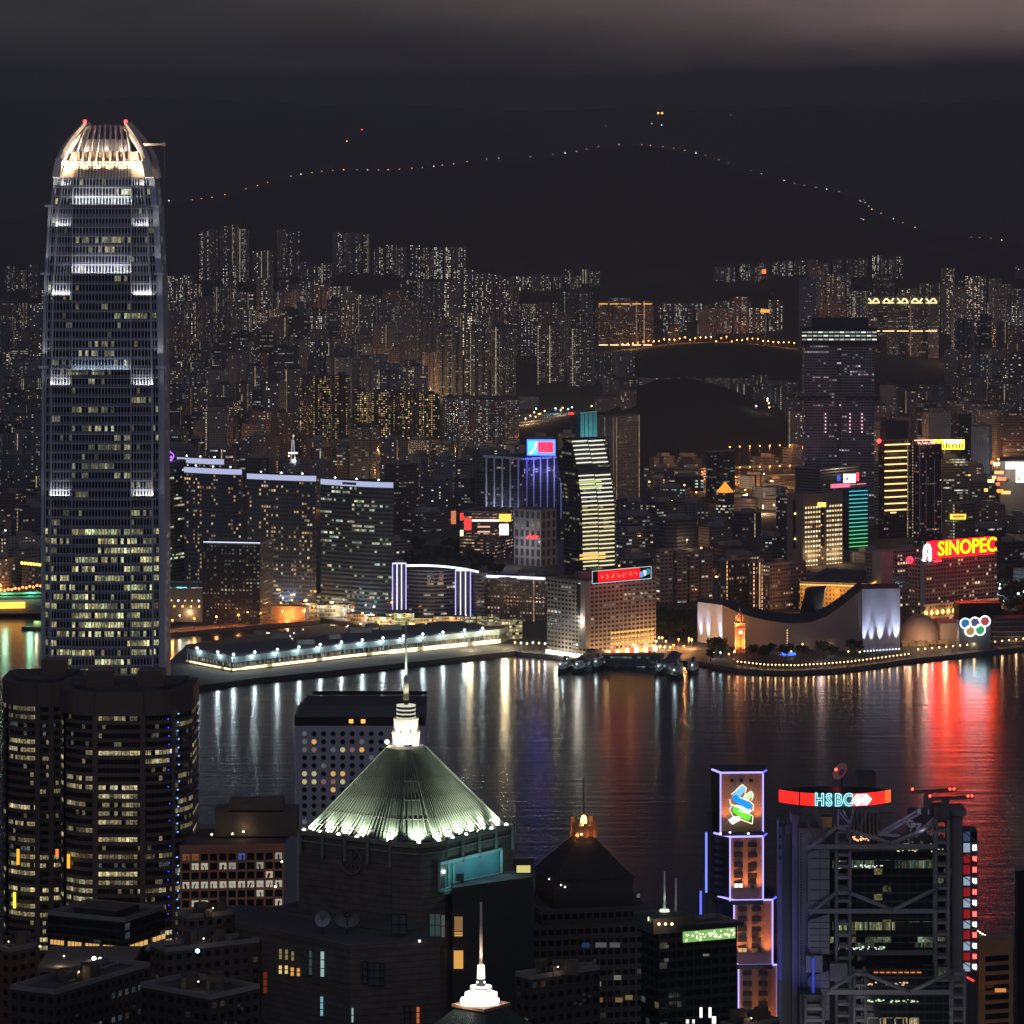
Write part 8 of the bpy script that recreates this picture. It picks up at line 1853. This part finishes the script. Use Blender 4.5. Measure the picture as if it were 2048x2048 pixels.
# washes of the headquarters: violet-blue from the left, neutral from the front, red edge
lamp('AREA', W(1540, 1900, Yh - 6), 1500, (.18, .2, 1), t, size=30, sizey=40, to=W(1590, 1800, Yh + 6)); lamp('POINT', W(1596, 1700, Yh - 5), 300, (.5, .45, 1), t, 1)
lamp('AREA', W(1700, 2200, Yh - 60), 9000, (.9, .9, 1), t, size=40, to=W(1760, 1850, Yh))
# ---- right edge: banded orange-lit block and a black slab
t2, C, A, B, D, z1 = block('office_block', 'office block lit orange between dark window bands at the right edge', 'office block', 1953, 1957, 2026, Yh + 60, 70, 1880, surf('band_conc', (.34, .22, .13), .7))
for i in range(9):
    b = MB(); z = z1 - 7 - i * 3.4; b.bar(on_face(C, B, .2, z, .2), on_face(C, B, .86, z, .2), .5, 1.9); b.build('window_band', M_glassd, t2)
plate(t2, 'orange_window', 1990, 2012, 1977, 1984, Yh + 58, glow('orwin', (1, .4, .08), .7)); lamp('AREA', W(1985, 2010, Yh + 30), 600, (1, .5, .2), t2, size=14, to=W(1990, 1950, Yh + 60))
for i in range(5):
    b = MB(); b.ball(W(1955 + i * 5, 1862 + i * 3, Yh + 62), .3); b.build('roof_lamp', glow('rl2', (1, .85, .5), 6), t2)
t3, C, A, B, D, z1 = block('office_tower', 'nearly black slab tower cut by the right edge', 'office tower', 2030, 2036, 2100, 1250, 60, 1742, surf('black_slab', (.012, .011, .012), .6))
# ---- bottom-left: glass block with lit floor, small plaza roof, brown blocks, black rooftops
t4, C, A, B, D, z1 = block('glass_block', 'dark glass block with a golden lit lower floor in front of the rounded towers', 'office block', 95, 250, 330, 1330, 26, 1845, facade('glassblk', wall=(.02, .022, .025), glass=(.01, .013, .016), wx=.92, wy=.7, p=.06, phi=.3, q=.08, B=.35, ca=(.6, .85, .9), cb=(.8, .9, 1), detail=.8, strip=.0, grough=.08))
b = MB()
for P_, Q_, n in ((A, C, 22), (C, B, 9)):
    for i in range(n):
        if (i * 7) % 5 == 0: continue
        b.bar(on_face(P_, Q_, (i + .1) / n, PZ(1898, 1330), .4), on_face(P_, Q_, (i + .75) / n, PZ(1898, 1330), .4), .4, 1.5)
b.build('lit_floor', glow('goldfloor', (1, .55, .16), .8), t4)
b = MB(); b.box(W(112, 1855, 1352), (4.6, .4, 2.2)); b.build('lit_window', glow('lw_teal', (.35, .7, .8), .5), t4)
b = MB(); c = centre(A, B, C, D); b.prism(inset([C, B, D, A], 9), z1, z1 + 2.2, 0, 0); b.build('roof_house', M_dark, t4)
for px, py in ((167, 1813), (182, 1822), (206, 1836)):
    b = MB(); b.ball(W(px, py, 1352), .4); b.build('roof_lamp', glow('rfl', (.55, .9, 1), 3), t4)
t5 = thing('colonnaded_hall', (PX(170, 1290), 1300, 20), 'pale colonnaded hall with a flat roof plaza dotted by headlights', 'hall')
z5 = PZ(1935, 1290); b = MB(); b.prism([(PX(75, 1290), 1290), (PX(235, 1290), 1284), (PX(262, 1290), 1296), (PX(262, 1290), 1326), (PX(75, 1290), 1326)], z5 - 1.4, z5, 0, 0, bottom=True); b.build('roof_deck', surf('hall_deck', (.2, .17, .14), .8), t5)
b = MB(); b.prism([(PX(80, 1290), 1296), (PX(250, 1290), 1296), (PX(250, 1290), 1322), (PX(80, 1290), 1322)], 10, z5 - 1.4, 0, 0); b.build('wall', M_black, t5)
for i in range(8):
    b = MB(); b.box((PX(110 + i * 20.5, 1290), 1291.5, z5 - 9), (1.1, 1.1, 15)); b.build('column', surf('column_pale', (.24, .22, .18), .7), t5)
b = MB(); n = 24; pc = Vector((PX(160, 1300), 1303, z5 + .1)); b.prism([(pc.x + 4.0 * math.cos(2 * math.pi * i / n), pc.y + 4.0 * math.sin(2 * math.pi * i / n)) for i in range(n)], z5, z5 + .4, 0, 0); b.build('round_skylight', surf('skyl', (.12, .12, .11), .4), t5)
for px, py, r, c in ((188, 1917, .7, 0), (200, 1918, .6, 0), (187, 1933, .35, 1), (100, 1927, .4, 1), (138, 1931, .4, 1), (80, 1893, .35, 1), (219, 1926, .35, 2), (212, 1925, .3, 1), (128, 1912, .3, 1)):
    b = MB(); b.ball(W(px, py, 1300), r, n=8, k=5); b.build('plaza_lamp', [glow('pl_w', (1, .9, .85), 8), glow('pl_y', (1, .8, .45), 4), glow('pl_r', (1, .3, .2), 3)][c], t5)
lamp('POINT', W(194, 1915, 1290), 420, (1, .85, .75), t5, .5); lamp('POINT', W(120, 1925, 1292), 220, (1, .8, .55), t5, .5)
for xl, xc, xr, Y_, th_, pt, c, lb in ((-30, 20, 74, 1230, 40, 1905, (.10, .045, .03), 'reddish-brown unlit block in the bottom left corner'), (355, 375, 502, 1290, 62, 1838, (.085, .062, .05), 'plain brown block standing before the grid office'), (300, 330, 520, 1240, 60, 1905, (.05, .038, .032), 'dim brown block with few windows below the plain brown block'), (20, 110, 300, 1150, 30, 1990, (.03, .03, .028), 'almost black rooftop at the bottom left edge'), (280, 420, 520, 1130, 40, 2000, (.025, .024, .022), 'almost black rooftop left of the stone terrace'), (1030, 1060, 1200, 1200, 55, 1960, (.03, .03, .03), 'dim grey block right of the blazing lantern'), (1440, 1475, 1560, 1200, 50, 2060, (.02, .02, .02), 'black rooftop below the bank tower')):
    tt, C, A, B, D, z1 = block('office_block', lb, 'building', xl, xc, xr, Y_, th_, pt, facade('dim%d' % xl, wall=tuple(v * 1.5 for v in c), glass=(.01, .011, .012), wx=.5, wy=.45, p=.02 if xl in (355, -30) else .05, B=.10, strip=.0, ca=(1, .7, .4), cb=(.5, .8, 1)), cw=3.4, fh=3.6, z0=8)
    roof_clutter(tt, centre(A, B, C, D), z1, 18, 6, xl + 50, surf('dim_plant', (.09, .08, .07), .8))
    rr = random.Random(xl); ce_ = centre(A, B, C, D)
    for k in range(4):
        b = MB(); p_ = A.lerp(B, rr.random()).lerp(C.lerp(D, rr.random()), rr.random()); q_ = p_ + (B - C).normalized() * rr.uniform(3, 9); b.tube((*p_, z1 + .8), (*q_, z1 + .8), .3, .3, 6); b.tube((*q_, z1), (*q_, z1 + 1.6), .35, .35, 6); b.build('pipe', M_conc, tt)
    for k in range(5):
        b = MB(); b.box(on_face(C, B, rr.random(), z1 - rr.uniform(3, 18), .5), (.9, .7, .7), R(90 - th_)); b.build('air_conditioner', M_conc, tt)
    b = MB(); b.ball((ce_.x, ce_.y - 6, z1 + 3), .22, n=6, k=4); b.build('roof_lamp', glow('dim_lamp', (1, .75, .45), 6), tt); lamp('POINT', (ce_.x, ce_.y - 6.6, z1 + 3), 90, (1, .7, .4), tt, .2)
b = MB(); 
t6 = thing('roof_floodlight', W(396, 1903, 1280), 'small cyan floodlight on the dim brown block', 'lamp'); b = MB(); b.ball(W(395, 1902, 1236), .7); b.build('lamp_head', glow('cyfl', (.4, .8, 1), 5), t6); b = MB(); b.bar(W(395, 1904, 1236), W(395, 1916, 1236), .3); b.build('post', M_dark, t6)
# lights of the low waterfront seen between the near towers
t7, C, A, B, D, z1 = block('city_hall', 'low hall with a lit roof edge between the dark pyramid tower and the masts', 'hall', 1236, 1240, 1282, 1620, 40, 1792, facade('chall', wall=(.12, .11, .09), glass=(.03, .03, .03), wx=.6, wy=.5, p=.3, B=.5, strip=.0))
t8, C, A, B, D, z1 = block('office_block', 'faint amber-lit block between the stone tower and the dark pyramid tower', 'office block', 1066, 1072, 1110, 1500, 40, 1815, facade('faint', wall=(.05, .04, .04), glass=(.02, .02, .02), wx=.6, wy=.5, p=.25, B=.3, strip=.0, ca=(1, .4, .1), cb=(1, .8, .5), detail=.7))
# ---- buildings that would share a label are told apart by their order from the left
ORD = 'first second third fourth fifth sixth seventh eighth ninth tenth eleventh twelfth thirteenth fourteenth fifteenth sixteenth seventeenth eighteenth nineteenth twentieth'.split()
byl = {}
for o in list(scn.objects):
    if o.parent is None and o.get('category') in ('apartment tower', 'office block', 'tenement block'): byl.setdefault(o['label'], []).append(o)
for l, os_ in byl.items():
    if 1 < len(os_) <= len(ORD):
        os_.sort(key=lambda o: o.location.x / o.location.y)
        for i, o in enumerate(os_):
            n = '%s from the left, %s' % (ORD[i] if i < len(os_) - 1 else 'last', l)
            if len(n.replace('-', ' ').split()) > 16: n = '%s from left, %s' % (ORD[i] if i < len(os_) - 1 else 'last', l)
            if len(n.split()) <= 16: o['label'] = n
